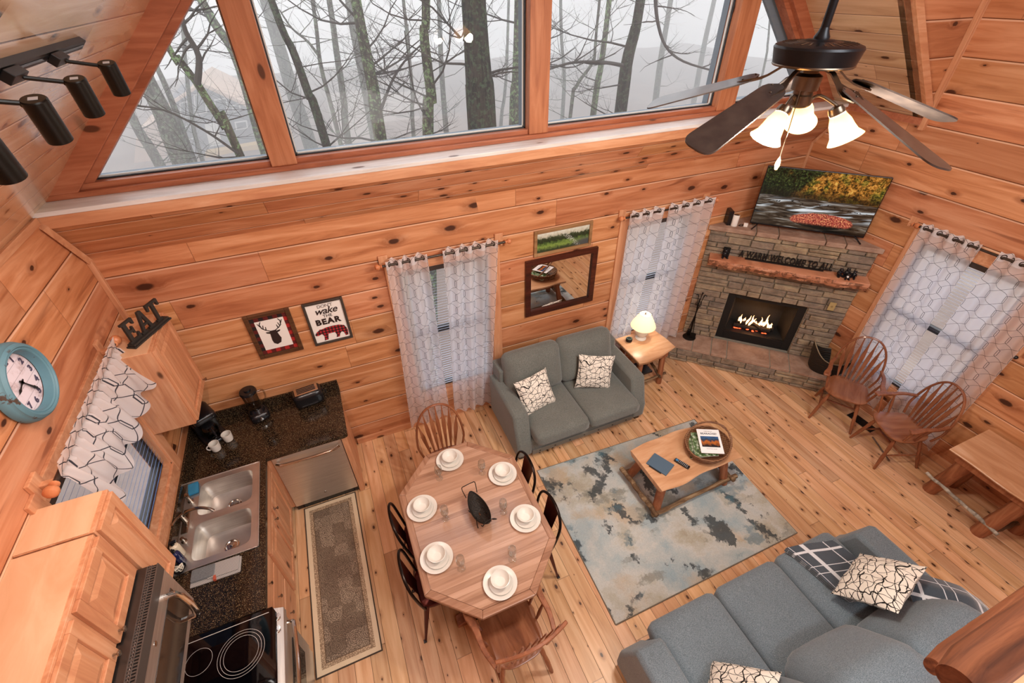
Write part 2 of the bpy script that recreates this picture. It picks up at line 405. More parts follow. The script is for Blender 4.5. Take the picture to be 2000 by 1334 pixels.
F_love = fabric('loveseat_fabric', '575a56', '7d817c'); F_sofa = fabric('sofa_fabric', '56636c', '7f8c95')
def crackle():
    n = NT('crackle_print'); P = n.tc('UV'); w1 = n.vm('ADD', P, n.vm('MULTIPLY', n.noise(P, 4, 2, col=True), (.16, .16, 0))); l = None
    for k, (ang, f) in enumerate(((.15, 7.5), (1.15, 7.0), (2.2, 7.4), (1.7, 4.2))):
        q = n.m('ADD', n.m('MULTIPLY', n.vm('DOT_PRODUCT', w1, (math.cos(ang), math.sin(ang), 0)), f), n.m('MULTIPLY', n.noise(n.mapp(P, (1, 1, 1), (k*3.1, 0, 0)), 3.0, 1), 1.5))
        e = n.step(n.m('ABSOLUTE', n.m('SUBTRACT', n.m('FRACT', q), .5)), .050, .030)
        e = n.m('MULTIPLY', e, n.step(n.noise(n.mapp(P, (1, 1, 1), (0, k*5.3, 0)), 7, 2), .34, .40))
        l = e if l is None else n.m('MAXIMUM', l, e)
    return n.done(n.bsdf(n.mix(l, 'e9e3d8', '1e1b19'), .9, spec=.2, bump=n.bump(n.noise(P, 300, 1), .2, .003)))
F_pillow = crackle()
def trellis(n, u, v, th=.035, A=.56, asp=.32):
    a2 = n.m('MULTIPLY', v, 2*PI); raw = n.m('MULTIPLY', n.m('SINE', a2), 1.2)
    s1 = n.m('MULTIPLY', n.m('MAXIMUM', n.m('MINIMUM', raw, 1), -1), A)
    sl_ = n.m('MULTIPLY', n.m('MULTIPLY', n.m('ABSOLUTE', n.m('COSINE', a2)), A*1.2*2*PI*asp), n.m('LESS_THAN', n.m('ABSOLUTE', raw), 1))
    k = n.m('SQRT', n.m('MULTIPLY_ADD', sl_, sl_, 1))
    a = n.m('DIVIDE', n.m('ABSOLUTE', n.m('SUBTRACT', n.m('FRACT', n.m('SUBTRACT', u, s1)), .5)), k)
    b = n.m('DIVIDE', n.m('ABSOLUTE', n.m('SUBTRACT', n.m('FRACT', n.m('ADD', u, s1)), .5)), k)
    return n.m('MAXIMUM', n.step(a, th, th*.5), n.step(b, th, th*.5))
def sheer(name, su, sv, opac=.55, col='f4f2f6', th=.024):
    n = NT(name); P = n.xyz(n.tc('UV')); u = n.m('MULTIPLY', P[0], su); v = n.m('MULTIPLY', P[1], sv)
    l = trellis(n, u, v, th)
    d = n.n.new('ShaderNodeBsdfDiffuse'); n.put(d.inputs[0], n.mix(l, col, '4a4d56'))
    t = n.n.new('ShaderNodeBsdfTranslucent'); n.put(t.inputs[0], n.mix(l, col, '4a4d56'))
    m1 = n.n.new('ShaderNodeMixShader'); m1.inputs[0].default_value = .55; n.l.new(d.outputs[0], m1.inputs[1]); n.l.new(t.outputs[0], m1.inputs[2])
    tr = n.n.new('ShaderNodeBsdfTransparent'); m2 = n.n.new('ShaderNodeMixShader')
    top = n.step(P[1], .955, .965)
    n.put(m2.inputs[0], n.m('MAXIMUM', n.m('MAXIMUM', l, opac), top)); n.l.new(tr.outputs[0], m2.inputs[1]); n.l.new(m1.outputs[0], m2.inputs[2])
    return n.done(m2.outputs[0])
def glass(name, tint='ffffff', refl=1.0, rough=0):
    n = NT(name); tr = n.n.new('ShaderNodeBsdfTransparent'); tr.inputs[0].default_value = hexc(tint)
    g = n.n.new('ShaderNodeBsdfGlossy'); g.inputs['Roughness'].default_value = rough
    f = n.n.new('ShaderNodeFresnel'); f.inputs[0].default_value = 1.45
    mx = n.n.new('ShaderNodeMixShader'); bf = n.n.new('ShaderNodeNewGeometry').outputs['Backfacing']; n.put(mx.inputs[0], n.m('MULTIPLY', n.m('MULTIPLY', f.outputs[0], refl), n.m('SUBTRACT', 1, bf))); n.l.new(tr.outputs[0], mx.inputs[1]); n.l.new(g.outputs[0], mx.inputs[2])
    return n.done(mx.outputs[0])
GLASS = glass('window_glass', 'ffffff'); DRINK = glass('drinking_glass', 'f0f3f3', 2.6); DARKGLASS = plain('black_glass', '050508', .04, spec=.6)
def emitter(name, color, strength, base='ffffff'):
    n = NT(name); return n.done(n.bsdf(base, .4, emis=color, estr=strength))
def stone(name, cs, sc_=9):
    n = NT(name); P = n.tc(); g = n.n.new('ShaderNodeNewGeometry').outputs['Random Per Island']
    a = n.noise(P, sc_, 5, .4, .65); b = n.noise(n.mapp(P, (1, 1, 4)), sc_*2.5, 4)
    c = n.ramp(a, [(.3, cs[0]), (.5, cs[1]), (.7, cs[2])])
    c = n.hsv(c, n.m('MULTIPLY_ADD', g, .012, .494), n.m('MULTIPLY_ADD', g, .3, .85), n.m('MULTIPLY_ADD', g, .42, .78))
    return n.done(n.bsdf(c, .85, spec=.25, bump=n.bump(n.m('ADD', a, n.m('MULTIPLY', b, .7)), .8, .02)))
M_stone = stone('ledge_stone', ['756757', '928170', 'a9987f']); M_slab = stone('sandstone_slab', ['8f6f5c', 'a98a75', 'bb9f8a'], 5)
M_mortar = plain('mortar', '8c877a', .95, noise=.15)
# ------------------------------------------------------------------ the room shell
XL, XR, YB, YF, ZT = -1.68, 5.46, 3.885, -3.0, 3.09
RX = (XL+XR)/2; RZ = ZT+(XR-XL)/2                     # ridge
b = MB(); b.box(XL-.2, XR+.2, YF-.2, YB+.2, -.12, 0); struct(b.build('floor', M_floor, smooth=0))
def holed(mb, axis, a0, a1, z0, z1, c0, c1, holes):
    "wall slab with rectangular holes; axis 'x': runs in x, thickness c0..c1 in y"
    def put(u0, u1, w0, w1):
        if u1-u0 < 1e-4 or w1-w0 < 1e-4: return
        if axis == 'x': mb.box(u0, u1, c0, c1, w0, w1)
        else: mb.box(c0, c1, u0, u1, w0, w1)
    us = sorted(set([a0, a1]+[h[0] for h in holes]+[h[1] for h in holes]))
    for u0, u1 in zip(us, us[1:]):
        zs = [(h[2], h[3]) for h in holes if h[0] <= u0+1e-6 and h[1] >= u1-1e-6]
        if not zs: put(u0, u1, z0, z1)
        else: put(u0, u1, z0, zs[0][0]); put(u0, u1, zs[0][1], z1)
W1 = (.44, 1.36, .46, 2.08); W2 = (2.98, 3.90, .46, 2.08); W3 = (1.40, 2.34, .46, 2.08); WK = (2.12, 3.20, 1.17, 2.16)
b = MB(); holed(b, 'x', XL, XR, 0, 2.67, YB, YB+.14, [W1, W2]); struct(b.build('wall_back', M_wall_x, smooth=0))
b = MB(); holed(b, 'y', YF, YB+.14, 0, ZT, XL-.14, XL, [WK]); struct(b.build('wall_left', M_wall_y, smooth=0))
b = MB(); holed(b, 'y', YF, YB+.14, 0, 3.05, XR, XR+.14, [W3]); b.box(XR, XR+.14, YF, 2.85, 3.05, RZ); struct(b.build('wall_right', M_wall_y, smooth=0))
b = MB(); b.prism([(XR, ZT), (XR, RZ), (RX, RZ)], 0, .1, Matrix(((1, 0, 0, 0), (0, 0, 1, 2.85), (0, 1, 0, 0), (0, 0, 0, 1)))); struct(b.build('wall_upper_right', planks('pine_upper', (1, 0, 0), (0, 0, 1), .279, 3.1, PINE, off=.275, seed=8), smooth=0))
b = MB(); b.box(XL-.14, XR+.14, YF-.12, YF, 0, RZ+.3); struct(b.build('wall_rear', M_wall_x, smooth=0))
b = MB(); b.add([(XL, 3.885, 2.67), (XR, 3.885, 2.67), (XR, 3.63, 3.03), (XL, 3.63, 3.03), (XL, 4.0, 2.67), (XR, 4.0, 2.67), (XR, 4.0, 3.03), (XL, 4.0, 3.03)], [(0, 1, 2, 3), (4, 7, 6, 5), (0, 3, 7, 4), (1, 5, 6, 2), (3, 2, 6, 7), (0, 4, 5, 1)])
struct(b.build('ceiling_eave', M_slope, smooth=0))
YC = 4.05
b = MB(); b.add([(XL, YF, ZT), (XL, YC, ZT), (RX, YC, RZ), (RX, YF, RZ), (XL, YF, ZT+.15), (XL, YC, ZT+.15), (RX, YC, RZ+.15), (RX, YF, RZ+.15)], [(0, 1, 2, 3), (4, 7, 6, 5), (0, 3, 7, 4), (1, 5, 6, 2), (0, 4, 5, 1), (3, 2, 6, 7)])
struct(b.build('ceiling_left', M_ceil_l, smooth=0))
b = MB(); b.add([(XR, 2.9, ZT), (XR, YC, ZT), (RX, YC, RZ), (RX, 2.9, RZ), (XR, 2.9, ZT+.15), (XR, YC, ZT+.15), (RX, YC, RZ+.15), (RX, 2.9, RZ+.15)], [(0, 3, 2, 1), (4, 5, 6, 7), (0, 1, 5, 4), (1, 2, 6, 5), (3, 7, 6, 2), (0, 4, 7, 3)])
struct(b.build('ceiling_right', M_ceil_r, smooth=0))
b = MB(); b.box(RX-.1, XR+.14, YF, 2.9, RZ, RZ+.12); struct(b.build('ceiling_front', M_ceil_r, smooth=0))
# ledge in front of the gable glass, its front board
b = MB(); b.box(XL, XR, 3.60, 3.90, 3.085, 3.115); struct(b.build('trim_ledge_top', W_ledge, smooth=0, bev=.004))
b = MB(); b.box(XL, XR, 3.612, 3.64, 3.005, 3.085); struct(b.build('trim_ledge_front', W_pineX, smooth=0, bev=.003))
# gable window frame
GY0, GY1 = 3.80, 3.90
def rake(mb, x0, z0, x1, z1, wd, y0, y1, sgn):
    d = Vector((x1-x0, 0, z1-z0)).normalized(); nrm = Vector((-d.z, 0, d.x))*-sgn
    A = Vector((x0, 0, z0)); B = Vector((x1, 0, z1)); q = [A, B, B+nrm*wd, A+nrm*wd]
    mb.add([(p.x, y, p.z) for y in (y0, y1) for p in q], [(0, 1, 2, 3), (4, 7, 6, 5), (0, 4, 5, 1), (1, 5, 6, 2), (2, 6, 7, 3), (3, 7, 4, 0)])
b = MB(); rake(b, XL, ZT+.01, RX, RZ+.01, .115, GY0, GY1, 1); struct(b.build('trim_gable_left', W_beamX, smooth=0, bev=.004))
b = MB(); rake(b, XR, ZT+.01, RX, RZ+.01, .115, GY0, GY1, -1); struct(b.build('trim_gable_right', W_beamX, smooth=0, bev=.004))
b = MB(); rake(b, XL+.12, ZT+.05, RX, RZ-.07, .10, 3.855, 3.96, 1); rake(b, XR-.12, ZT+.05, RX, RZ-.07, .10, 3.855, 3.96, -1); struct(b.build('trim_gable_stop', W_beamX, smooth=0, bev=.003))
b = MB(); b.box(XL+.1, XR-.1, 3.845, 3.96, 3.115, 3.185); struct(b.build('trim_gable_sill', W_beamX, smooth=0, bev=.004))
b = MB(); b.box(XL, XR, 3.794, 3.86, 3.1155, 3.15); struct(b.build('trim_gable_sill_lower', W_beamX, smooth=0, bev=.003))
MULL = [(-.30, -.125), (1.755, 1.935), (3.80, 4.02)]
for i, (x0, x1) in enumerate(MULL):
    b = MB(); b.box(x0, x1, GY0+.02, 3.97, 3.15, ZT+min(x0-XL, XR-x1)-.0); struct(b.build('trim_mullion_%d' % (i+1), W_beamZ, smooth=0, bev=.004))
b = MB(); b.box(XL+1.6, XR-1.6, 3.84, 3.96, 4.62, 4.74); struct(b.build('trim_gable_transom', W_beamX, smooth=0, bev=.004))
ZS = 3.185
panes = [[(XL+.13, ZS), (-.30, ZS), (-.30, ZT+(-.30-XL)-.13)],
         [(-.125, ZS), (1.755, ZS), (1.755, ZT+1.755-XL-.13), (-.125, ZT-.125-XL-.13)],
         [(1.935, ZS), (3.80, ZS), (3.80, ZT+XR-3.80-.13), (1.935, ZT+XR-1.935-.13)],
         [(4.02, ZS), (XR-.13, ZS), (4.02, ZT+XR-4.02-.13)]]
GREYT = plain('grey_exterior_trim', '6d7b86', .6); RUBBER = plain('window_gasket', '26282b', .5); VINYL = plain('pale_spacer', 'd8d8d4', .4)
XZ = lambda y: Matrix(((1, 0, 0, 0), (0, 0, -1, y), (0, 1, 0, 0), (0, 0, 0, 1)))
def edge_bars(mb, poly, t, y0, y1, inset=0):
    n = len(poly)
    cx = sum(p[0] for p in poly)/n; cz = sum(p[1] for p in poly)/n
    for i in range(n):
        A = Vector((poly[i][0], 0, poly[i][1])); B = Vector((poly[(i+1) % n][0], 0, poly[(i+1) % n][1]))
        d = (B-A).normalized(); nr = Vector((-d.z, 0, d.x))
        if nr.dot(Vector((cx, 0, cz))-A) < 0: nr = -nr
        A2 = A+nr*inset; B2 = B+nr*inset; q = [A2, B2, B2+nr*t, A2+nr*t]
        mb.add([(p.x, y, p.z) for y in (y0, y1) for p in q], [(0, 1, 2, 3), (4, 7, 6, 5), (0, 4, 5, 1), (1, 5, 6, 2), (2, 6, 7, 3), (3, 7, 4, 0)])
for i, p in enumerate(panes):
    b = MB(); b.prism(p, -.003, .003, XZ(3.925)); o = struct(b.build('window_%d' % (i+1), GLASS, smooth=0))
    WM[o.name] = Matrix.Identity(4)
    b = MB(); edge_bars(b, p, .010, 3.905, 3.921); b.build('pane_gasket', RUBBER, o, smooth=0)
    b = MB(); edge_bars(b, p, .016, 3.929, 3.94, .002); b.build('pane_spacer', VINYL, o, smooth=0)
    b = MB(); pe = [q for q in p]; edge_bars(b, pe, .03, 3.97, 4.04 if i < 3 else 4.08, -.026 if i < 3 else -.02); b.build('exterior_casing', GREYT, o, smooth=0)
b = MB(); rake(b, XR-.10, ZT+.04, RX, RZ-.06, .17, 3.99, 4.02, -1); struct(b.build('trim_exterior_rake', GREYT, smooth=0))
# corner and edge trims
def trimbox(name, x0, x1, y0, y1, z0, z1, mt): 
    b = MB(); b.box(x0, x1, y0, y1, z0, z1); return struct(b.build(name, mt, smooth=0, bev=.003))
trimbox('trim_corner_left', XL, XL+.035, YB-.035, YB, 0, 2.67, W_pineZ)
trimbox('trim_corner_right', XR-.025, XR, YB-.025, YB, 0, 2.67, W_pineZ)
trimbox('trim_corner_upper', XR-.045, XR, 2.805, 2.85, 3.02, 6.3, W_pineZ)
trimbox('trim_eave_left', XL, XL+.02, YF, 3.60, ZT-.045, ZT, W_pineY)
trimbox('trim_eave_right', XR-.05, XR, 2.85, 3.61, ZT-.03, ZT+.03, W_beamX)
b = MB(); b.tube([(XL+.018, 3.865, 2.66), (XL+.018, 3.60, 3.03)], .026, 4); struct(b.build('trim_eave_slope_left', W_pineZ, smooth=0))
b = MB(); b.tube([(XR-.014, 3.872, 2.66), (XR-.014, 3.61, 3.03)], .02, 4); struct(b.build('trim_eave_slope_right', W_pineZ, smooth=0))
b = MB(); rake(b, XR-.02, ZT+.02, RX, RZ-.0, .07, 2.81, 2.90, 1); struct(b.build('trim_valley', W_pineX, smooth=0, bev=.003))
trimbox('baseboard_back', -.355, 4.0, YB-.018, YB, 0, .085, W_pineX)
trimbox('baseboard_right', XR-.018, XR, YF, 2.7, 0, .085, W_pineY)
# ------------------------------------------------------------------ side windows with casings, sashes, blinds
DARKV = plain('dark_vinyl_frame', '34302e', .5)
def blindmat():
    n = NT('blind_slat'); d = n.n.new('ShaderNodeBsdfDiffuse'); d.inputs[0].default_value = hexc('eaf0fb'); t = n.n.new('ShaderNodeBsdfTranslucent'); t.inputs[0].default_value = hexc('cfe0ff')  # bluish cast of the window light put into the slat colours
    mx = n.n.new('ShaderNodeMixShader'); mx.inputs[0].default_value = .4; n.l.new(d.outputs[0], mx.inputs[1]); n.l.new(t.outputs[0], mx.inputs[2]); return n.done(mx.outputs[0])
M_blind = blindmat(); M_blindk = plain('blind_slat_blue_lit', '5f80b4', .35)  # kitchen slats: blue daylight falling on them put into the colour
def window(idx, hole, fr, wall_label, slat_mat, slat_w=.036, dz=.032, tilt=-.5, casing=.105, mat=None, sash=True):
    "fr: function (u, depth, z) -> world; u along the wall, depth > 0 outwards"
    u0, u1, z0, z1 = hole
    def bx(mb, ua, ub, da, db, za, zb):
        c = [fr(u, d, z) for z in (za, zb) for d in (da, db) for u in (ua, ub)]
        mb.add(c, [(0, 2, 3, 1), (4, 5, 7, 6), (0, 1, 5, 4), (2, 6, 7, 3), (0, 4, 6, 2), (1, 3, 7, 5)])
    b = MB(); bx(b, u0+.03, u1-.03, .075, .079, z0+.03, z1-.03)
    o = struct(b.build('window_%d' % idx, GLASS, smooth=0)); WM[o.name] = Matrix.Identity(4)
    b = MB()
    for a in ((u0, u0+.045, z0, z1), (u1-.045, u1, z0, z1), (u0, u1, z0, z0+.05), (u0, u1, z1-.05, z1)): bx(b, a[0], a[1], .05, .11, a[2], a[3])
    if sash: bx(b, u0, u1, .05, .105, (z0+z1)/2-.025, (z0+z1)/2+.025)
    b.build('sash', DARKV, o, smooth=0)
    for nm, a in (('casing', (u0-casing, u0, z0-casing, z1+casing)), ('casing', (u1, u1+casing, z0-casing, z1+casing)), ('casing', (u0, u1, z1, z1+casing)), ('window_sill', (u0, u1, z0-casing, z0))):
        b = MB(); bx(b, a[0], a[1], -.02, .0, a[2], a[3]); b.build(nm, mat or (W_pineZ if a[3]-a[2] > .3 else W_pineX), o, smooth=0, bev=.003)
    b = MB()
    for a in ((u0-.001, u0+.012, z0, z1), (u1-.012, u1+.001, z0, z1), (u0, u1, z0-.001, z0+.014), (u0, u1, z1-.014, z1+.001)): bx(b, a[0], a[1], -.005, .13, a[2], a[3])
    b.build('window_jamb', W_pineZ, o, smooth=0)
    b = MB(); n = int((z1-z0-.1)/dz); hw = slat_w/2
    ca, sa = math.cos(tilt)*hw, math.sin(tilt)*hw
    for i in range(n):
        z = z1-.09-i*dz
        if z < z0+.03: break
        b.add([fr(u0+.02, .03-ca, z-sa), fr(u1-.02, .03-ca, z-sa), fr(u1-.02, .03+ca, z+sa), fr(u0+.02, .03+ca, z+sa)], [(0, 1, 2, 3)])
    b.build('blind', slat_mat, o, smooth=0)
    b = MB(); bx(b, u0+.018, u1-.018, .008, .05, z1-.07, z1-.02); b.build('blind_headrail', plain('headrail_%d' % idx, '3a2f2a', .4), o, smooth=0)
    return o
window(5, W1, lambda u, d, z: (u, YB+d, z), '', M_blind)
window(6, W2, lambda u, d, z: (u, YB+d, z), '', M_blind)
window(7, W3, lambda u, d, z: (XR+d, u, z), '', M_blind, .036, .032)
window(8, WK, lambda u, d, z: (XL-d, u, z), '', M_blindk, .05, .042, -.95)
# ------------------------------------------------------------------ outdoors: ground, house, trees, fog
def ground_m():
    n = NT('leaf_litter'); P = n.tc(); a = n.noise(P, .35, 5); b = n.noise(P, 6, 4)
    c = n.mix(n.step(a, .45, .6), '8a7466', 'a08d80'); c = n.mix(n.m('MULTIPLY', b, .5), c, '5d4a3e')
    return n.done(n.bsdf(c, .95, spec=.1))
b = MB()
b.box(6.3, 75, -30, 4.4, -2.9, -2.6); b.box(-55, -2.4, -30, 4.4, -2.9, -2.6)
def gz(x, y): return -2.6-4.0*min(1, max(0, (y-5)/36))**.8+.35*math.sin(x*.35)*math.cos(y*.22)
b.grid(lambda u, v: (-55+130*u, 4.4+85*v, gz(-55+130*u, 4.4+85*v)), 50, 40); struct(b.build('ground_outside', ground_m()))
def road_m():
    n = NT('wet_road'); return n.done(n.bsdf('8d9096', .5))
b = MB(); b.grid(lambda u, v: (-6+30*u, 30+3.5*v+5*math.sin(u*3), gz(-6+30*u, 30+3.5*v+5*math.sin(u*3))+.08), 20, 3); struct(b.build('ground_road', road_m()))
H = thing('house', 'pale grey timber house with white framed windows standing in the fog', 'house', (at(420, 300, 45).x, 45, -6.6))
HS = plain('grey_siding', '6a6a72', .8); HW = plain('white_frame', 'f0f0f0', .6); HY = plain('yellow_boards', 'd8b065', .8); HRF = plain('light_eave', 'd8b8a0', .8); HG = plain('dark_pane', '4b5058', .3)
def hp(u, v, dy=0): p = at(u, v, 45); return (p.x, 45+dy, p.z)
def hquad(mb, pts, y0, y1):
    n = len(pts); q = [hp(*p) for p in pts]
    mb.add([(a[0], 45+y0, a[2]) for a in q]+[(a[0], 45+y1, a[2]) for a in q], [tuple(range(n)), tuple(range(2*n-1, n-1, -1))]+[(i, i+n, (i+1) % n+n, (i+1) % n) for i in range(n)])
b = MB(); hquad(b, [(345, 335), (325, 200), (395, 160), (490, 205), (508, 330)], 0, 8); b.build('wall', HS, H, smooth=0)
b = MB(); hquad(b, [(318, 208), (395, 158), (498, 206), (496, 212), (395, 165), (320, 214)], -.7, 8.2); b.build('roof', HRF, H, smooth=0)
b = MB(); hquad(b, [(255, 340), (262, 262), (330, 228), (348, 340)], 1, 7); b.build('side_wing', HRF, H, smooth=0)
for (u0, v0, u1, v1) in ((350, 198, 374, 228), (378, 182, 402, 222), (418, 192, 443, 220), (452, 203, 468, 216), (356, 246, 378, 272), (458, 236, 482, 252)):
    b = MB(); hquad(b, [(u0, v0+2), (u1, v0-2), (u1+3, v1-2), (u0+3, v1+2)], -.12, .1); f = b.build('window', HW, H, smooth=0)
    b = MB(); hquad(b, [(u0+3, v0+4), (u1-2, v0+1), (u1+0, v1-4), (u0+6, v1)], -.16, -.1); b.build('pane', HG, f, smooth=0)
b = MB(); hquad(b, [(400, 243), (424, 238), (434, 282), (410, 286)], -.14, .1); b.build('garage_door', HW, H, smooth=0)
b = MB(); hquad(b, [(404, 290), (508, 272), (512, 300), (408, 312)], -1.5, -.4); b.build('porch', HY, H, smooth=0)
def bark(name, c1, c2, lich):
    n = NT(name); P = n.tc(); a = n.noise(n.mapp(P, (9, 9, 1.6)), 2, 5, .5, .65); l = n.noise(P, 16, 5, 0, .75)
    c = n.mix(n.step(a, .35, .65), c1, c2); c = n.mix(n.step(l, .52, .56), c, lich)
    return n.done(n.bsdf(c, .95, spec=.1, bump=n.bump(a, .8, .03)))
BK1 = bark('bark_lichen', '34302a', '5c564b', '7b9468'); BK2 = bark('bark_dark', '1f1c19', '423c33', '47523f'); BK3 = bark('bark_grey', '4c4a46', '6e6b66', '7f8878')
TW = plain('twig_bark', '3f3a35', .9)
def branch(mb, R, p, d, L, r, depth, n=5):
    pts = [Vector(p)]; rs = [r]; d = Vector(d).normalized()
    for i in range(n):
        d = (d+Vector((R.uniform(-.33, .33), R.uniform(-.25, .25), R.uniform(-.16, .30)))).normalized()
        pts.append(pts[-1]+d*L/n); rs.append(r*(1-(i+1)/n*.8))
    mb.tube(pts, rs, 4 if r < .02 else 6)
    if depth > 0:
        for k in range(5 if depth > 1 else 4):
            i = R.randint(1, n-1)
            s = R.choice((-1, 1)); dd = (d*.6+Vector((s*R.uniform(.4, 1), R.uniform(-.3, .3), R.uniform(-.3, .6))))
            branch(mb, R, pts[i], dd, L*R.uniform(.35, .6), rs[i]*.55, depth-1, 4)
def tree(label, path, wpx, D, mat, seed, nb=9, kind='tree', grp=None, limbs=(), L=1.6):
    R = random.Random(seed)
    P = [at(u, v, D) for u, v in path]                       # from the lower end upwards
    dist = (P[0]-EYE).length; r = wpx/2*dist*.86/FPX*((P[0]-EYE).normalized().dot(FW))
    d0 = (P[0]-P[1]).normalized(); foot = P[0]+Vector((d0.x*.4, 0, -1))*(P[0].z-gz(P[0].x, D)+.3); d1 = (P[-1]-P[-2]).normalized()
    top = P[-1]+Vector((d1.x*.5, 0, 1))*3.0
    path3 = smooth_path([foot]+P+[top], 5)
    t = thing('tree', label, 'tree', (foot.x, foot.y, foot.z), group=grp)
    n = len(path3); b = MB(); b.tube(path3, [r*(1.12-.55*i/n) for i in range(n)], 14); b.build('trunk', mat, t)
    b = MB()
    vis0 = P[0].z; vis1 = P[-1].z
    for k in range(nb):
        z = R.uniform(vis0-.2, vis1+.8); q = min(path3, key=lambda a: abs(a.z-z)); s = R.choice((-1, 1))
        branch(b, R, q, (s, R.uniform(-.4, .5), R.uniform(-.1, .7)), L*R.uniform(.6, 1.3), min(.022, max(.007, r*R.uniform(.10, .2))), 2)
    for lp, lw in limbs:
        Q = smooth_path([at(u, v, D-.1) for u, v in lp], 4); b.tube(Q, [lw/2*dist*.86/FPX*(1-.6*i/len(Q)) for i in range(len(Q))], 8)
        for k in range(7):
            i = R.randint(2, len(Q)-2); branch(b, R, Q[i], (R.choice((-1, 1)), R.uniform(-.3, .3), R.uniform(-.6, .7)), L*.5, lw*.16*dist/FPX, 1)
    b.build('branches', TW if mat is not BK3 else BK3, t)
    return t
tree('lichen covered forked trunk in the left triangular pane, in front of the house', [(470, 306), (440, 250), (405, 195), (383, 160), (345, 110), (315, 68)], 17, 7, BK1, 1, 5, limbs=[([(385, 165), (388, 110), (362, 60), (352, 10)], 11), ([(465, 300), (400, 255), (320, 215), (240, 205)], 5)], L=1.1)
tree('thick grey trunk leaning left in the left triangular pane', [(358, 322), (322, 230), (290, 165), (268, 110)], 40, 12, BK3, 2, 6)
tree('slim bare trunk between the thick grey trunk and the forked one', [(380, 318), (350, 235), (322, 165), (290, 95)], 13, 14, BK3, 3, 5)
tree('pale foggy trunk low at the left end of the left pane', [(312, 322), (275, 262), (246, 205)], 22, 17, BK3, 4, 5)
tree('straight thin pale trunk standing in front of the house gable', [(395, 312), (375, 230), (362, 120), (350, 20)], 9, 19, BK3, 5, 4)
tree('leaning trunk that meets the wooden mullion right of the left pane', [(520, 302), (500, 240), (458, 105), (393, 0)], 22, 12, BK1, 6, 7)
tree('dark lichen spotted trunk leaning left at the left of the second pane', [(639, 288), (602, 182), (572, 99), (530, 0)], 19, 8, BK2, 7, 8, L=1.3)
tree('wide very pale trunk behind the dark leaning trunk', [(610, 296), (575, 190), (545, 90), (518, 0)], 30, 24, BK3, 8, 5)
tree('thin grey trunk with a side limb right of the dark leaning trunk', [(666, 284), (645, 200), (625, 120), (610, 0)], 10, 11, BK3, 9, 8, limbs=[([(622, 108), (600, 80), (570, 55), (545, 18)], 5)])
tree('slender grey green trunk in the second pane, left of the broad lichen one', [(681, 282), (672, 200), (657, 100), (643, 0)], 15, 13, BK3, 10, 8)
tree('broad lichen green trunk in the middle of the second pane', [(744, 278), (730, 180), (714, 100), (695, 0)], 28, 9, BK1, 11, 8, limbs=[([(745, 212), (765, 160), (790, 120), (825, 85)], 6)])
tree('pale companion trunk just behind the broad lichen green one', [(732, 276), (712, 170), (690, 60), (680, 0)], 17, 17, BK3, 12, 5)
tree('crooked lichen covered trunk left of the biggest dark trunk', [(836, 264), (843, 200), (835, 130), (828, 60), (832, 0)], 24, 8, BK1, 13, 9, limbs=[([(836, 235), (812, 190), (800, 130), (790, 60)], 4)], L=1.3)
tree('thin trunk between the broad lichen green one and the crooked one', [(808, 268), (806, 190), (800, 120), (790, 20)], 9, 13, BK3, 14, 8)
tree('straight thin grey trunk right behind the crooked lichen one', [(872, 262), (862, 130), (857, 0)], 12, 15, BK3, 15, 8)
tree('biggest dark furrowed trunk in the second pane', [(942, 252), (935, 150), (925, 0)], 66, 7.5, BK2, 16, 5, L=1.4)
tree('lichen trunk at the right edge of the second pane', [(1005, 242), (1010, 150), (1014, 0)], 26, 10, BK1, 17, 8)
tree('thin foggy trunk between the biggest trunk and the right edge of its pane', [(978, 250), (985, 190), (990, 120)], 8, 18, BK3, 18, 7)
tree('dark trunk with a long left limb in the third pane', [(1212, 218), (1225, 120), (1240, 60), (1251, 0)], 27, 8.5, BK2, 19, 7, limbs=[([(1216, 128), (1180, 122), (1120, 122), (1070, 136)], 7), ([(1280, -10), (1284, 40), (1300, 90), (1335, 120), (1400, 140)], 7)])
tree('grey green twin trunk left of the dark one in the third pane', [(1158, 228), (1175, 120), (1190, 0)], 14, 11, BK1, 20, 9)
tree('slim curved trunk near the left of the third pane', [(1113, 234), (1125, 170), (1158, 120), (1165, 60)], 8, 10, BK3, 21, 9)
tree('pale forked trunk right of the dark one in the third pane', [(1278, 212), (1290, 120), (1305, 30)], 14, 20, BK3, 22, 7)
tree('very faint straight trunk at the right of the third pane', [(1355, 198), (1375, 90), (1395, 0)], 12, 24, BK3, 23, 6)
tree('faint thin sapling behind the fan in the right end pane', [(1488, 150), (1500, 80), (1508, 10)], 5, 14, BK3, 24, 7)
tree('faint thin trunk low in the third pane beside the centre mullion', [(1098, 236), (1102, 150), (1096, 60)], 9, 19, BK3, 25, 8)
# fog between the trees
def fogm():
    n = NT('fog'); v = n.n.new('ShaderNodeVolumeScatter'); v.inputs['Color'].default_value = (.97, .98, 1, 1); v.inputs['Density'].default_value = .029; v.inputs['Anisotropy'].default_value = .0
    n.l.new(v.outputs[0], n.out.inputs['Volume']); return n.mat
b = MB(); b.prism([(-50, -25), (-2.6, -25), (-2.6, 4.6), (6.4, 4.6), (6.4, -25), (70, -25), (70, 85), (-50, 85)], -9, 14); o = b.build('fog', fogm(), smooth=0); o['kind'] = 'stuff'; o['label'] = 'pale morning fog filling the woods outside the windows'; o['category'] = 'fog'
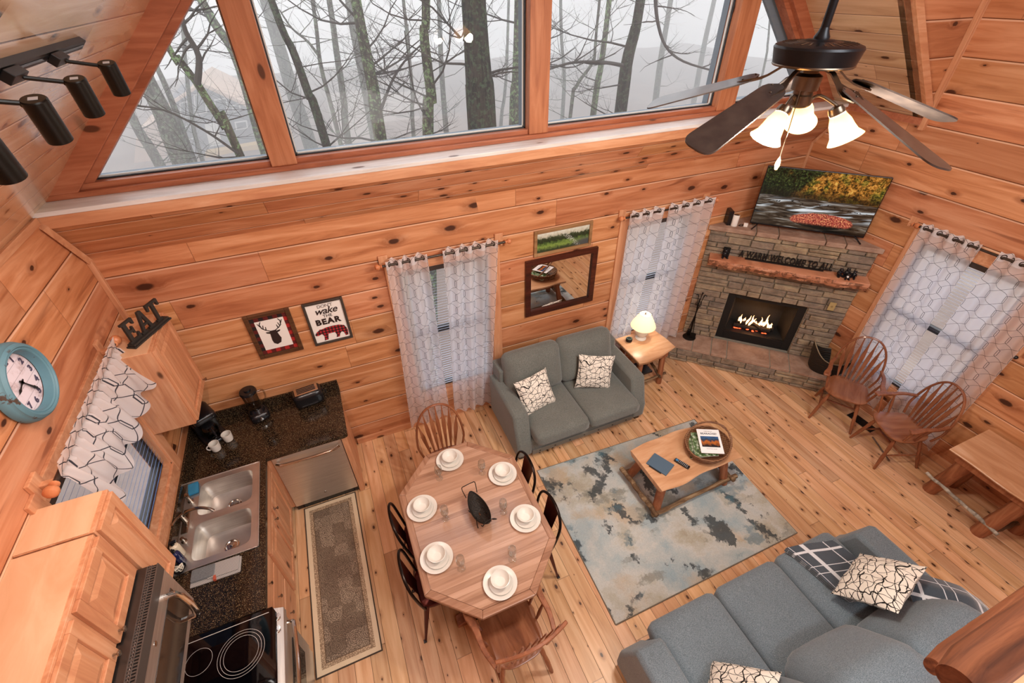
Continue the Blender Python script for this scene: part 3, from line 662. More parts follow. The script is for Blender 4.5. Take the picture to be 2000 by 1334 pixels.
# ------------------------------------------------------------------ kitchen
T_ = Matrix.Translation
def Rz(a): return Matrix.Rotation(a, 4, 'Z')
FX = Rz(PI/2)                                   # front towards +x (local -y is the front)
def panel(name, parent, M, w, h, knob=None, mat=None, mat2=None, drawer=False, fr=.055):
    mat = mat or W_pineZ
    b = MB(); b.M = M
    b.box(-w/2, -w/2+fr, -.02, 0, -h/2, h/2); b.box(w/2-fr, w/2, -.02, 0, -h/2, h/2)
    b.box(-w/2+fr, w/2-fr, -.02, 0, h/2-fr, h/2); b.box(-w/2+fr, w/2-fr, -.02, 0, -h/2, -h/2+fr)
    b.box(-w/2+fr, w/2-fr, -.008, 0, -h/2+fr, h/2-fr)
    if h > 2*fr+.08:
        a, c = w/2-fr-.012, h/2-fr-.012; i = .035
        b.add([(-a, -.008, -c), (a, -.008, -c), (a, -.008, c), (-a, -.008, c), (-a+i, -.019, -c+i), (a-i, -.019, -c+i), (a-i, -.019, c-i), (-a+i, -.019, c-i)],
              [(4, 5, 6, 7), (0, 1, 5, 4), (1, 2, 6, 5), (2, 3, 7, 6), (3, 0, 4, 7)])
    d = b.build(name, mat, parent, smooth=0, bev=.003)
    if knob:
        k = MB(); k.M = M @ T_((knob[0], -.02, knob[1])) @ Matrix.Rotation(PI/2, 4, 'X')
        k.lathe([(.005, 0), (.004, .012), (.006, .016), (.013, .022), (.014, .027), (.009, .031), (0, .032)], n=16)
        k.build('knob', NICKEL, d)
    return d
def carcass(parent, x0, x1, y0, y1, z0, z1, top=True, mat=None):
    b = MB(); b.box(x0, x1, y0, y1, z0, z1-.004); b.build('body', mat or W_pineZ, parent, smooth=0, bev=.002)
    if top:
        b = MB(); b.box(x0, x1-.02, y0+.004, y1-.004, z1-.004, z1); b.build('top_panel', W_cabtop, parent, smooth=0)
# upper cabinet beside the back wall
t = thing('wall_cabinet', 'tall pine wall cabinet in the kitchen corner with the word sign on top', 'cabinet', (-1.52, 3.5, 1.49))
carcass(t, XL+.002, -1.375, 3.215, 3.755, 1.49, 2.215)
panel('door', t, T_((-1.375, 3.485, 1.852)) @ FX, .50, .70, knob=(.21, -.31))
t = thing('wall_cabinet', 'narrow pine wall cabinet beside the kitchen window, next to the cabinet over the microwave', 'cabinet', (-1.52, 1.9, 1.50))
carcass(t, XL+.002, -1.375, 1.795, 2.045, 1.50, 2.215)
panel('door', t, T_((-1.375, 1.92, 1.857)) @ FX, .225, .69)
t = thing('wall_cabinet', 'wide two-door pine wall cabinet mounted above the microwave', 'cabinet', (-1.52, 1.4, 1.85))
carcass(t, XL+.002, -1.375, 1.02, 1.785, 1.855, 2.215)
panel('door', t, T_((-1.375, 1.60, 2.03)) @ FX, .355, .335, knob=(-.14, -.13))
panel('door', t, T_((-1.375, 1.215, 2.03)) @ FX, .355, .335, knob=(.14, -.13))
# base cabinets
t = thing('base_cabinet', 'pine sink base cabinet with two raised panel doors', 'cabinet', (-1.38, 2.78, 0))
b = MB(); b.box(XL+.002, -1.085, 2.345, 3.22, .10, .70); b.box(-1.12, -1.085, 2.345, 3.22, .70, .866); b.box(XL+.02, -1.14, 2.345, 3.22, 0, .10); b.build('body', W_pineZ, t, smooth=0)
panel('door', t, T_((-1.085, 3.0, .42)) @ FX, .40, .60, knob=(-.165, .24)); panel('door', t, T_((-1.085, 2.56, .42)) @ FX, .40, .60, knob=(.165, .24))
b = MB(); b.box(-1.085, -1.065, 2.36, 3.20, .735, .85); b.build('false_drawer_front', W_pineY, t, smooth=0, bev=.003)
t = thing('base_cabinet', 'pine three-drawer base cabinet between the sink base and the range', 'cabinet', (-1.38, 2.1, 0))
b = MB(); b.box(XL+.002, -1.085, 1.865, 2.34, .10, .866); b.box(XL+.02, -1.14, 1.865, 2.34, 0, .10); b.build('body', W_pineZ, t, smooth=0)
for zc, hh in ((.785, .13), (.575, .24), (.285, .29)):
    bq = MB(); bq.M = T_((-1.085, 2.10, zc)) @ FX; bq.box(-.215, .215, -.02, 0, -hh/2, hh/2); d = bq.build('drawer', W_pineY, t, smooth=0, bev=.004)
    k = MB(); k.M = T_((-1.065, 2.08, zc+.03)) @ FX @ Matrix.Rotation(PI/2, 4, 'X'); k.lathe([(.005, 0), (.004, .012), (.006, .016), (.013, .022), (.014, .027), (.009, .031), (0, .032)], n=16); k.build('knob', NICKEL, d)
t = thing('base_cabinet', 'pine end panel and filler enclosing the dishwasher', 'cabinet', (-.4, 3.5, 0))
b = MB(); b.box(-.425, -.375, 3.225, YB-.02, .0, .866); b.build('end_panel', W_pineZ, t, smooth=0, bev=.002)
b = MB(); b.box(-1.083, -1.035, 3.225, 3.28, .10, .866); b.build('filler_strip', W_pineZ, t, smooth=0, bev=.002)
# dishwasher
t = thing('dishwasher', 'stainless steel dishwasher under the granite counter', 'dishwasher', (-.73, 3.5, 0))
b = MB(); b.box(-1.03, -.43, 3.24, 3.84, .02, .866); b.build('body', BLK, t, smooth=0)
b = MB(); b.box(-1.03, -.43, 3.205, 3.238, .11, .862); b.build('door', STEEL, t, smooth=0, bev=.006)
b = MB(); b.tube([(-1.0, 3.19, .80), (-.97, 3.165, .80)]+[(-.97+.48*i/8, 3.165-.012*math.sin(PI*i/8), .80) for i in range(9)]+[(-.46, 3.19, .80)], .017, 10, flat=.8); b.build('handle', CHROME, t)
b = MB(); b.M = T_((-.73, 3.204, .20)) @ Matrix.Rotation(PI/2, 4, 'X'); b.lathe([(.012, 0), (.012, .002), (.009, .002), (0, .0021)], n=20); b.build('badge', CHROME, t)
b = MB(); b.box(-1.03, -.43, 3.27, 3.29, .0, .11); b.build('toe_kick', BLK, t, smooth=0)
# granite worktop with the sink cut out
ct = thing('countertop', 'black speckled granite L-shaped kitchen worktop', 'worktop', (-1.4, 3.0, .87))
b = MB(); z0, z1 = .868, .91
SX0, SX1, SY0, SY1 = -1.645, -1.125, 2.365, 3.155
b.box(XL, SX0, 1.862, 3.195, z0, z1); b.box(SX1, -1.055, 1.862, 3.195, z0, z1); b.box(SX0, SX1, 1.862, SY0, z0, z1); b.box(SX0, SX1, SY1, 3.195, z0, z1)
P = [(XL, 3.195), (-1.055, 3.195)]+[(-.385+.03*math.cos(a), 3.225+.03*math.sin(a)) for a in (-PI/2, -PI/3, -PI/6, 0)]+[(-.355, YB), (XL, YB)]
b.prism(P, z0, z1); b.build('slab', GRANITE, ct, smooth=0)
b = MB(); b.box(XL, XL+.02, 1.862, YB, z1, 1.01); b.box(XL+.02, -.355, YB-.02, YB, z1, 1.01); b.build('backsplash', GRANITE, ct, smooth=0, bev=.002)
# sink
t = thing('kitchen_sink', 'double bowl stainless steel sink set in the granite', 'sink', (-1.38, 2.76, .91))
def se(a, n): return abs(math.cos(a))**(2/n)*(1 if math.cos(a) >= 0 else -1), abs(math.sin(a))**(2/n)*(1 if math.sin(a) >= 0 else -1)
def rrect(cx, cy, hx, hy, z, n=7, k=40): return [(cx+hx*se(2*PI*i/k, n)[0], cy+hy*se(2*PI*i/k, n)[1], z) for i in range(k)]
b = MB(); RIM = .917
BY = ((2.955, .165), (2.562, .165)); bx0, bx1 = -1.555, -1.155; bc = (bx0+bx1)/2; bh = (bx1-bx0)/2
# rim plate as rings round each bowl: outer rectangle halves to bowl mouth
for (cyy, hy), (ya, yb) in zip(BY, ((2.76, 3.175), (2.345, 2.76))):
    k = 40; inner = rrect(bc, cyy, bh, hy, RIM+.001, 7, k)
    outer = []
    for p in rrect(0, 0, 1, 1, 0, 60, k): outer.append(((-1.665+-1.105)/2+p[0]*.28, (ya+yb)/2+p[1]*(yb-ya)/2, RIM))
    b.ring_loft([outer, inner], True, False)
for a in ((-1.668, -1.10, 3.170, 3.178), (-1.668, -1.10, 2.342, 2.350), (-1.668, -1.660, 2.342, 3.178), (-1.110, -1.10, 2.342, 3.178)): b.box(a[0], a[1], a[2], a[3], .910, .921)
b.build('rim', STEEL, t, bev=.002)
for cyy, hy in BY:
    b = MB(); rs = []
    for s_, z in ((1, RIM+.001), (.985, .905), (.97, .85), (.95, .77), (.90, .742), (.7, .735), (.12, .731)): rs.append(rrect(bc, cyy, bh*s_, hy*s_-(.0 if s_ > .5 else 0), z, 7 if s_ > .8 else 4))
    b.ring_loft(rs, True, False); bo = b.build('bowl', STEEL, t, smooth=50)
    b = MB(); b.M = T_((bc, cyy, .732)); b.lathe([(.056, .0), (.054, .005), (.044, .006), (.038, .001), (.020, .001), (.018, .004), (.004, .005), (.004, .014), (0, .014)], n=28, caps=False); b.build('drain', CHROME, bo)
t = thing('faucet', 'single lever swan faucet behind the sink divider', 'faucet', (-1.625, 2.78, .917))
b = MB(); b.rbox((-1.625, 2.78, .922), (.05, .22, .012), .006); b.lathe([(.024, .925), (.02, .94), (.018, .985), (.02, 1.0), (.012, 1.012), (0, 1.014)], T_((-1.625, 2.78, 0))); b.build('body', NICKEL, t)
b = MB(); b.tube(smooth_path([(-1.625, 2.78, .98), (-1.57, 2.765, 1.04), (-1.48, 2.74, 1.075), (-1.41, 2.715, 1.06), (-1.385, 2.705, 1.03)], 5), .011, 10); b.build('spout', NICKEL, t)
b = MB(); b.tube([(-1.625, 2.78, 1.01), (-1.64, 2.74, 1.03), (-1.66, 2.69, 1.035)], [.008, .007, .009], 8); b.build('lever', NICKEL, t)
t = thing('sink_sprayer', 'pull-out side sprayer beside the faucet', 'sprayer', (-1.61, 2.965, .917))
b = MB(); b.lathe([(.022, .917), (.022, .925), (.014, .93), (.012, .97), (.015, .985), (.017, 1.01), (.01, 1.02), (0, 1.02)], T_((-1.61, 2.965, 0)) @ Matrix.Rotation(.0, 4, 'X')); b.tube([(-1.61, 2.965, 1.005), (-1.585, 2.93, 1.02)], [.012, .009], 8); b.build('head', NICKEL, t)
t = tag(MB().lathe([(.02, .917), (.02, .923), (.012, .927), (.01, .95), (.014, .955), (.014, .965), (0, .968)], T_((-1.615, 2.60, 0))).tube([(-1.615, 2.60, .96), (-1.585, 2.585, .962)], .005, 6).build('soap_dispenser', NICKEL), 'small metal soap pump at the near end of the faucet plate', 'dispenser')
b = MB(); b.M = T_((-1.60, 3.08, .931)) @ Rz(.12); b.rbox((0, 0, 0), (.075, .115, .024), .006); tag(b.build('sponge', plain('blue_sponge', '2f7fa8', .9, bumpy=.01)), 'blue sponge on the sink corner by the back bowl', 'sponge')
def bottle(x, y, h, r, mt, cap, label, nm='soap_bottle', pump=True):
    t = thing(nm, label, 'bottle', (x, y, .918)); T0 = T_((x, y, .918))
    b = MB(); b.lathe([(r*.92, 0), (r, .006), (r, h*.62), (r*.85, h*.7), (r*.35, h*.76), (r*.33, h*.8)], T0, 20); b.build('body', mt, t)
    b = MB(); b.lathe([(r*.42, h*.8), (r*.42, h*.9), (r*.2, h*.9), (r*.2, h)], T0, 14)
    if pump: b.cbox((x+.012, y-.006, .918+h), (.045, .018, .012))
    b.build('cap', cap, t)
bottle(-1.625, 2.50, .17, .032, plain('cream_soap', 'd9cdb4', .3), BLK, 'cream soap bottle with black pump between the faucet and the blue bottle')
bottle(-1.61, 2.435, .17, .028, plain('navy_soap', '1b2148', .15), BLK, 'dark blue dish soap bottle with black cap standing by the near bowl', pump=False)
t = thing('scrub_pad', 'tangled pale mesh scrubber in a dark dish at the near end of the sink', 'scrubber', (-1.615, 2.375, .918))
b = MB(); b.lathe([(.03, 0), (.042, .004), (.044, .02), (.04, .02), (.036, .006), (0, .006)], T_((-1.615, 2.375, .921)), 20); b.build('dish', BLK, t)
b = MB(); R = random.Random(4)
pts = [(-1.615+.026*math.sin(i*1.7), 2.375+.026*math.cos(i*2.3), .94+.014*math.sin(i*1.1)) for i in range(26)]; b.tube(smooth_path(pts, 3), .003, 5); b.build('mesh_ball', plain('pale_mesh', 'd8d2c2', .6), t)
t = thing('dish_towel', 'folded grey checked dish towel on the granite below the sink', 'towel', (-1.38, 2.25, .911))
def chk():
    n = NT('checked_cloth'); P = n.xyz(n.tc()); a = n.m('SINE', n.m('MULTIPLY', P[0], 560)); c = n.m('SINE', n.m('MULTIPLY', P[1], 560))
    return n.done(n.bsdf(n.mix(n.m('GREATER_THAN', n.m('MULTIPLY', a, c), 0), '8d8a88', 'b4afaa'), .95))
CHK = chk(); CHKD = fabric('towel_dark', '5f6264', '7d8082', 400)
b = MB(); b.M = T_((-1.375, 2.255, .917)) @ Rz(-.03); b.rbox((0, 0, 0), (.32, .125, .014), .006); b.rbox((.05, .01, .012), (.2, .11, .012), .005); b.build('lower_fold', CHK, t)
b = MB(); b.M = T_((-1.455, 2.27, .935)) @ Rz(-.03); b.rbox((0, 0, 0), (.15, .095, .022), .010); b.build('upper_fold', CHKD, t)
b = MB(); b.cbox((-1.378, 2.205, .926), (.016, .035, .022)); b.build('clip', plain('red_tag', 'b5553f', .5), t, smooth=0)
# range
t = thing('range', 'stainless slide-in range with black glass cooktop', 'stove', (-1.32, 1.47, 0))
b = MB(); b.box(XL+.01, -1.04, 1.093, 1.853, .02, .905); b.build('body', STEEL, t, smooth=0)
b = MB(); b.prism([(XL+.01, 1.09), (-1.03, 1.09), (-.985, 1.12), (-.985, 1.80), (-1.01, 1.848), (XL+.01, 1.856)], .905, .922); ck = b.build('cooktop', DARKGLASS, t, smooth=0, bev=.004)
RING = plain('burner_ring', 'cfcac4', .4)
for cx_, cy_, rr in ((-1.19, 1.63, (.135, .118, .100)), (-1.43, 1.68, (.075,)), (-1.19, 1.29, (.095, .075)), (-1.43, 1.28, (.085,))):
    b = MB()
    for r_ in rr: b.ring_loft([[(cx_+(r_+q)*math.cos(2*PI*j/56), cy_+(r_+q)*math.sin(2*PI*j/56), .9225) for j in range(56)] for q in (-.0009, .0009)], True, False)
    b.build('burner_ring', RING, ck, smooth=0)
b = MB(); b.box(-1.60, -1.03, 1.815, 1.819, .9222, .9226); b.box(-1.63, -1.60, 1.13, 1.82, .922, .926); b.build('edge_line', RING, ck, smooth=0)
b = MB(); b.add([(-1.03, 1.095, .905), (-1.03, 1.85, .905), (-.955, 1.85, .86), (-.955, 1.095, .86), (-1.03, 1.095, .80), (-1.03, 1.85, .80), (-.955, 1.85, .80), (-.955, 1.095, .80)], [(0, 3, 2, 1), (4, 5, 6, 7), (0, 1, 5, 4), (1, 2, 6, 5), (2, 3, 7, 6), (3, 0, 4, 7)]); fp_ = b.build('control_panel', STEEL, t, smooth=0, bev=.004)
for yk in (1.78, 1.70, 1.24, 1.16):
    b = MB(); b.M = T_((-.992, yk, .882)) @ Matrix.Rotation(math.radians(31), 4, 'Y'); b.lathe([(.021, 0), (.021, .004), (.017, .006), (.016, .026), (.014, .029), (0, .029)], n=24); b.cbox((0, 0, .031), (.006, .03, .006)); b.build('knob', CHROME, fp_)
b = MB(); b.box(-1.04, -.975, 1.095, 1.85, .18, .79); b.build('oven_door', STEEL, t, smooth=0, bev=.006)
b = MB(); b.tube([(-.975, 1.80, .74), (-.93, 1.79, .74)]+[(-.93+.018*math.sin(PI*i/10), 1.79-.64*i/10, .74) for i in range(11)]+[(-.975, 1.14, .74)], .014, 10); b.build('handle', CHROME, t)
b = MB(); b.box(-.976, -.970, 1.20, 1.745, .33, .62); b.build('oven_window', DARKGLASS, t, smooth=0)
b = MB(); b.box(-1.04, -.985, 1.095, 1.85, .04, .17); b.build('storage_drawer', STEEL, t, smooth=0, bev=.004)
# microwave
t = thing('microwave', 'stainless over-the-range microwave under the two-door cabinet', 'microwave', (-1.48, 1.4, 1.43))
b = MB(); b.box(XL+.004, -1.30, 1.025, 1.785, 1.43, 1.852); b.build('body', plain('graphite_steel', '5a5654', .35, .9), t, smooth=0, bev=.003)
b = MB(); b.box(-1.30, -1.268, 1.025, 1.785, 1.43, 1.79); dr = b.build('door', STEEL, t, smooth=0, bev=.004)
b = MB(); b.box(-1.268, -1.265, 1.06, 1.72, 1.475, 1.70); b.build('door_glass', plain('smoked_glass', '2c2521', .06, spec=.8), dr, smooth=0)
b = MB()
b.tube([(-1.268, 1.655, 1.735), (-1.225, 1.655, 1.735), (-1.212, 1.655, 1.70), (-1.205, 1.655, 1.60), (-1.212, 1.655, 1.50), (-1.225, 1.655, 1.47), (-1.268, 1.655, 1.47)], .015, 10, flat=1.2); b.build('handle', CHROME, dr)
b = MB(); b.box(-1.345, -1.27, 1.03, 1.78, 1.792, 1.85)
b.build('vent_housing', BLKM, t, smooth=0)
b = MB()
for i in range(52): b.box(-1.312, -1.272, 1.040+i*.0142, 1.046+i*.0142, 1.850, 1.854)
b.box(-1.314, -1.310, 1.03, 1.78, 1.85, 1.856); b.box(-1.294, -1.290, 1.03, 1.78, 1.85, 1.856); b.box(-1.27, -1.264, 1.03, 1.78, 1.79, 1.857); b.build('vent_grille', plain('grille_grey', '6b6764', .4, .7), t, smooth=0)
b = MB(); b.M = T_((-1.267, 1.42, 1.75)) @ Matrix.Rotation(PI/2, 4, 'Y'); b.lathe([(.013, 0), (.013, .002), (.01, .0025), (0, .0026)], n=20); b.build('badge', CHROME, dr)
b = MB(); b.box(-1.2645, -1.264, 1.69, 1.715, 1.655, 1.67); b.build('display', emitter('green_display', 'bfe8e0', 2.0, '223030'), dr, smooth=0)
# small appliances and mugs
t = thing('coffee_maker', 'black drip coffee maker in the counter corner under the wall cabinet', 'coffee maker', (-1.5, 3.66, .91)); T0 = T_((-1.50, 3.66, .911)) @ Rz(.5)
b = MB(); b.rbox((0, 0, .02), (.20, .24, .04), .02, M=T0); b.rbox((0, .085, .17), (.19, .08, .30), .02, M=T0); b.rbox((0, -.0, .30), (.19, .24, .08), .03, M=T0); b.build('body', BLK, t)
b = MB(); b.lathe([(.05, .045), (.066, .07), (.068, .12), (.05, .165), (.046, .17)], T0 @ T_((0, -.03, 0))); b.build('carafe', glass('carafe_glass', '4a3a30', 1.5), t)
b = MB(); b.lathe([(.052, .17), (.05, .185), (.02, .19), (0, .19)], T0 @ T_((0, -.03, 0))); b.tube(smooth_path([T0 @ Vector((0, -.09, .17)), T0 @ Vector((0, -.135, .16)), T0 @ Vector((0, -.14, .10)), T0 @ Vector((0, -.10, .08))], 4), .009, 8); b.build('carafe_lid', BLK, t)
b = MB(); b.lathe([(.055, .042), (.06, .042), (.06, .046), (.055, .046)], T0 @ T_((0, -.03, 0))); b.build('warming_plate', CHROME, t)
def mug(x, y, rz, label):
    t = thing('mug', label, 'mug', (x, y, .911), rz, 'white mugs on the counter'); T0 = T_((x, y, .911)) @ Rz(rz)
    b = MB(); b.lathe([(.028, 0), (.036, .006), (.041, .04), (.042, .085), (.038, .085), (.036, .02), (0, .012)], T0, 28); b.build('cup', WHITE, t)
    b = MB()
    b.M = T0; b.tube(arc((.038, 0, .046), .027, -PI/2, PI/2, 9), .0055, 8); b.build('handle', WHITE, t)
mug(-1.46, 3.475, PI+.1, 'white coffee mug nearer the sink, handle towards the window')
mug(-1.365, 3.555, PI/2+.1, 'white coffee mug nearer the blender, handle towards the back wall')
t = thing('blender', 'black blender with a clear jug on the counter by the back wall', 'blender', (-1.10, 3.74, .911)); T0 = T_((-1.10, 3.74, .911)) @ Rz(.3)
b = MB(); b.rbox((0, 0, .05), (.17, .17, .10), .04, M=T0); b.lathe([(.075, .08), (.06, .12), (.05, .135)], T0); b.build('base', BLK, t)
b = MB(); b.lathe([(.018, 0), (.016, .008), (0, .009)], T0 @ T_((0, -.086, .05)) @ Matrix.Rotation(PI/2, 4, 'X'), 16); b.build('dial', CHROME, t)
b = MB(); b.lathe([(.05, .137), (.056, .15), (.068, .30), (.071, .335), (.067, .335), (.05, .16)], T0, 24); b.tube([T0 @ Vector(p) for p in smooth_path([(.068, 0, .31), (.115, 0, .30), (.11, 0, .2), (.058, 0, .18)], 4)], .008, 8); b.build('jug', glass('jug_glass', 'e2e0dc', 2.2), t)
b = MB(); b.lathe([(.073, .333), (.075, .345), (.068, .36), (.03, .362), (.03, .375), (0, .378)], T0, 24); b.build('lid', BLK, t)
t = thing('toaster', 'black two-slot toaster at the right end of the granite counter', 'toaster', (-.64, 3.75, .911)); T0 = T_((-.64, 3.755, .911)) @ Rz(.12)
b = MB(); b.rbox((0, 0, .095), (.27, .165, .17), .045, M=T0, n=8); b.build('body', BLK, t)
b = MB(); b.rbox((0, 0, .180), (.215, .115, .010), .004, M=T0); tp = b.build('top_plate', CHROME, t)
b = MB()
for yy in (-.033, -.011, .011, .033): b.cbox((0, yy, .186), (.17, .010, .003), T0)
b.build('slot', BLKM, tp, smooth=0)
b = MB(); b.cbox((.14, 0, .12), (.02, .03, .014), T0); b.build('lever', BLK, t, smooth=0)
# wall pictures above the counter
FR = wood('dark_frame', ['3b2416', '54351f', '6d4a2f'], 0, rough=.5, f=30); FRD = plain('weathered_dark_frame', '3b332c', .6)
def plaid(name, c1='a5231f', c2='1f1413', s_=13):
    n = NT(name); P = n.xyz(n.tc()); a = n.m('GREATER_THAN', n.m('SINE', n.m('MULTIPLY', n.m('ADD', P[0], P[1]), s_*2*PI)), 0); c = n.m('GREATER_THAN', n.m('SINE', n.m('MULTIPLY', P[2], s_*2*PI)), 0)
    f = n.m('MULTIPLY', n.m('ADD', a, c), .5); return n.done(n.bsdf(n.ramp(f, [(.2, c1), (.45, '5a1613'), (.8, c2)], 'CONSTANT'), .9))
PLAID = plaid('buffalo_plaid')
def framed(name, label, cat, x0, x1, z0, z1, fw, fmat, y=YB, th=.025, content='canvas', cmat=None, group=None):
    t = thing(name, label, cat, ((x0+x1)/2, y-.01, z0), group=group)
    b = MB()
    for a in ((x0, x0+fw, z0, z1), (x1-fw, x1, z0, z1), (x0+fw, x1-fw, z0, z0+fw), (x0+fw, x1-fw, z1-fw, z1)): b.box(a[0], a[1], y-th, y-.001, a[2], a[3])
    b.build('frame', fmat, t, smooth=0, bev=.004)
    b = MB(); b.grid(lambda u, v: (x0+fw*.9+(x1-x0-1.8*fw)*u, y-.010, z0+fw*.9+(z1-z0-1.8*fw)*v), 1, 1); c = b.build(content, cmat, t, smooth=0)
    return t, c
t, c = framed('picture', 'dark framed deer head silhouette on red plaid, left of the bear sign', 'picture', -.915, -.54, 1.485, 1.955, .038, FR, content='plaid_mat', cmat=PLAID)
b = MB(); b.box(-.845, -.61, YB-.014, YB-.011, 1.565, 1.875); cv = b.build('white_card', WHITEP, t, smooth=0)
INK = plain('ink_brown', '2a1712', .8)
def flat(mb, pts, M): mb.prism(pts, 0, .0015, M)
DM = Matrix(((1, 0, 0, -.7275), (0, 0, -1, YB-.0145), (0, 1, 0, 1.72), (0, 0, 0, 1)))
b = MB(); flat(b, [(-.005, -.115), (.03, -.10), (.045, -.055), (.035, -.02), (.03, .01), (.055, .02), (.06, .035), (.03, .03), (.015, .04), (-.015, .04), (-.03, .03), (-.06, .035), (-.055, .02), (-.03, .01), (-.032, -.02), (-.035, -.06), (-.03, -.095)], DM)
for s in (-1, 1):
    for pth in ([(s*.018, .035), (s*.05, .055), (s*.078, .08), (s*.085, .125), (s*.07, .15)], [(s*.05, .055), (s*.045, .09)], [(s*.07, .07), (s*.06, .11)], [(s*.083, .10), (s*.10, .135)]):
        for p, q in zip(pth, pth[1:]):
            d = Vector((q[0]-p[0], q[1]-p[1])); nn = Vector((-d.y, d.x)).normalized()*.0045; flat(b, [(p[0]-nn.x, p[1]-nn.y), (p[0]+nn.x, p[1]+nn.y), (q[0]+nn.x*.6, q[1]+nn.y*.6), (q[0]-nn.x*.6, q[1]-nn.y*.6)], DM)
b.build('deer_silhouette', INK, cv, smooth=0)
t, c = framed('picture', 'framed white sign with lettering and a plaid bear, right of the deer picture', 'sign', -.435, -.085, 1.485, 1.95, .022, FRD, content='white_board', cmat=WHITEP)
def XM(x, z, y=YB-.0135): return Matrix(((1, 0, 0, x), (0, 0, -1, y), (0, 1, 0, z), (0, 0, 0, 1)))
b = MB(); text_mesh(b, "DON'T", .046, XM(-.25, 1.893), .001, bold=-.0005, spacing=.9); text_mesh(b, 'wake', .098, XM(-.255, 1.842), .001, shear=.35, bold=.0012, spacing=.95); text_mesh(b, 'THE', .045, XM(-.25, 1.785), .001); text_mesh(b, 'BEAR', .082, XM(-.26, 1.725), .001, bold=.0042, spacing=1.2); b.build('lettering', INK, c, smooth=0)
BM = XM(-.26, 1.60)
b = MB(); flat(b, [(-.145, .005), (-.125, .03), (-.10, .045), (-.095, .055), (-.08, .05), (-.03, .062), (.03, .065), (.08, .062), (.125, .045), (.14, .01), (.145, -.02), (.14, -.07), (.115, -.075), (.115, -.06), (.105, -.03), (.09, -.02), (.07, -.04), (.06, -.07), (.03, -.072), (.035, -.06), (.04, -.045), (.03, -.01), (-.03, -.01), (-.04, -.05), (-.045, -.075), (-.08, -.078), (-.075, -.06), (-.07, -.03), (-.085, 0), (-.12, -.012), (-.142, -.008)], BM); b.build('plaid_bear', plaid('bear_plaid', 'b8202c', '1d1012', 34), c, smooth=0)
# EAT word sign on the wall cabinet
SGN = plain('distressed_black_sign', '2c2926', .55, noise=.3)
EM = T_((-1.415, 3.475, 2.215)) @ Rz(math.atan2(.30, .16))
t = thing('word_sign', 'black standing EAT word sign on top of the corner wall cabinet', 'sign', (-1.415, 3.475, 2.215))
b = MB(); b.M = EM; b.box(-.185, .185, -.035, .035, 0, .012); b.box(-.175, .175, -.028, .028, .012, .028); b.build('base', SGN, t, smooth=0, bev=.002)
LE = [(0, 0), (.10, 0), (.10, .045), (.088, .045), (.08, .018), (.04, .018), (.04, .07), (.062, .07), (.066, .052), (.076, .052), (.076, .105), (.066, .105), (.062, .088), (.04, .088), (.04, .142), (.08, .142), (.088, .115), (.10, .115), (.10, .16), (0, .16), (0, .145), (.014, .145), (.014, .015), (0, .015)]
LT = [(.03, 0), (.08, 0), (.08, .015), (.067, .015), (.067, .142), (.09, .142), (.096, .11), (.11, .11), (.11, .16), (0, .16), (0, .11), (.014, .11), (.02, .142), (.043, .142), (.043, .015), (.03, .015)]
LA = [(-.005, 0), (.042, 0), (.042, .014), (.03, .014), (.035, .038), (.075, .038), (.08, .014), (.068, .014), (.068, 0), (.12, 0), (.12, .014), (.108, .014), (.07, .16), (.042, .16), (.01, .014), (-.005, .014)]
SX = Matrix(((1, 0, 0, 0), (0, 0, -1, .009), (0, 1, 0, .028), (0, 0, 0, 1)))
for nm, L_, xo in (('E', LE, -.17), ('A', LA, -.055), ('T', LT, .065)):
    b = MB(); b.M = EM @ T_((xo, 0, 0)) @ SX
    if nm == 'A':
        b.prism([(0-.005, 0), (.042, 0), (.042, .014), (.03, .014), (.056, .125), (.052, .16), (.042, .16), (.01, .014), (-.005, .014)], 0, .018)
        b.prism([(.12, 0), (.068, 0), (.068, .014), (.082, .014), (.056, .125), (.052, .16), (.07, .16), (.106, .014), (.12, .014)], 0, .018); b.prism([(.035, .045), (.077, .045), (.072, .062), (.04, .062)], 0.002, .016)
    else: b.prism(L_, 0, .018)
    b.build('letter', SGN, t, smooth=0)
# clock
t = thing('wall_clock', 'round distressed turquoise wall clock above the kitchen window', 'clock', (XL, 2.545, 2.62))
CM = T_((XL+.002, 2.545, 2.62)) @ Matrix.Rotation(PI/2, 4, 'Y') @ Rz(PI/2)     # local z -> +x, local x -> +y, local y -> +z
CM = Matrix(((0, 0, 1, XL+.002), (1, 0, 0, 2.545), (0, 1, 0, 2.62), (0, 0, 0, 1)))
def teal():
    n = NT('distressed_teal'); P = n.tc(); a = n.noise(P, 14, 4, 0, .7); return n.done(n.bsdf(n.mix(n.step(a, .60, .66), '5b8593', '4a3a30'), .5, bump=n.bump(a, .3, .004)))
b = MB(); b.lathe([(.20, 0), (.212, .01), (.212, .03), (.204, .045), (.20, .05), (.198, .06), (.185, .072), (.178, .072), (.172, .064), (.166, .066), (.160, .060), (.155, .03), (.153, .02)], CM, 56, caps=False); b.build('case', teal(), t)
def clockface():
    n = NT('clock_face'); P = n.tc(); a = n.noise(P, 9, 5, 0, .7); y = n.xyz(P)[2]; l = n.step(n.m('ABSOLUTE', n.m('SUBTRACT', n.m('FRACT', n.m('MULTIPLY', n.m('ADD', y, n.m('MULTIPLY', n.xyz(P)[1], .0)), 18)), .5)), .04, .015)
    return n.done(n.bsdf(n.mix(n.m('MULTIPLY', l, .5), n.mix(n.step(a, .5, .7), 'e2d8e0', 'b9a4a6'), '6f6470'), .6))
b = MB(); b.lathe([(.156, .015), (0, .0155)], CM, 48, caps=False); fc = b.build('face', clockface(), t, smooth=0)
NUM = plain('numeral_ink', '4a4258', .7)
b = MB()
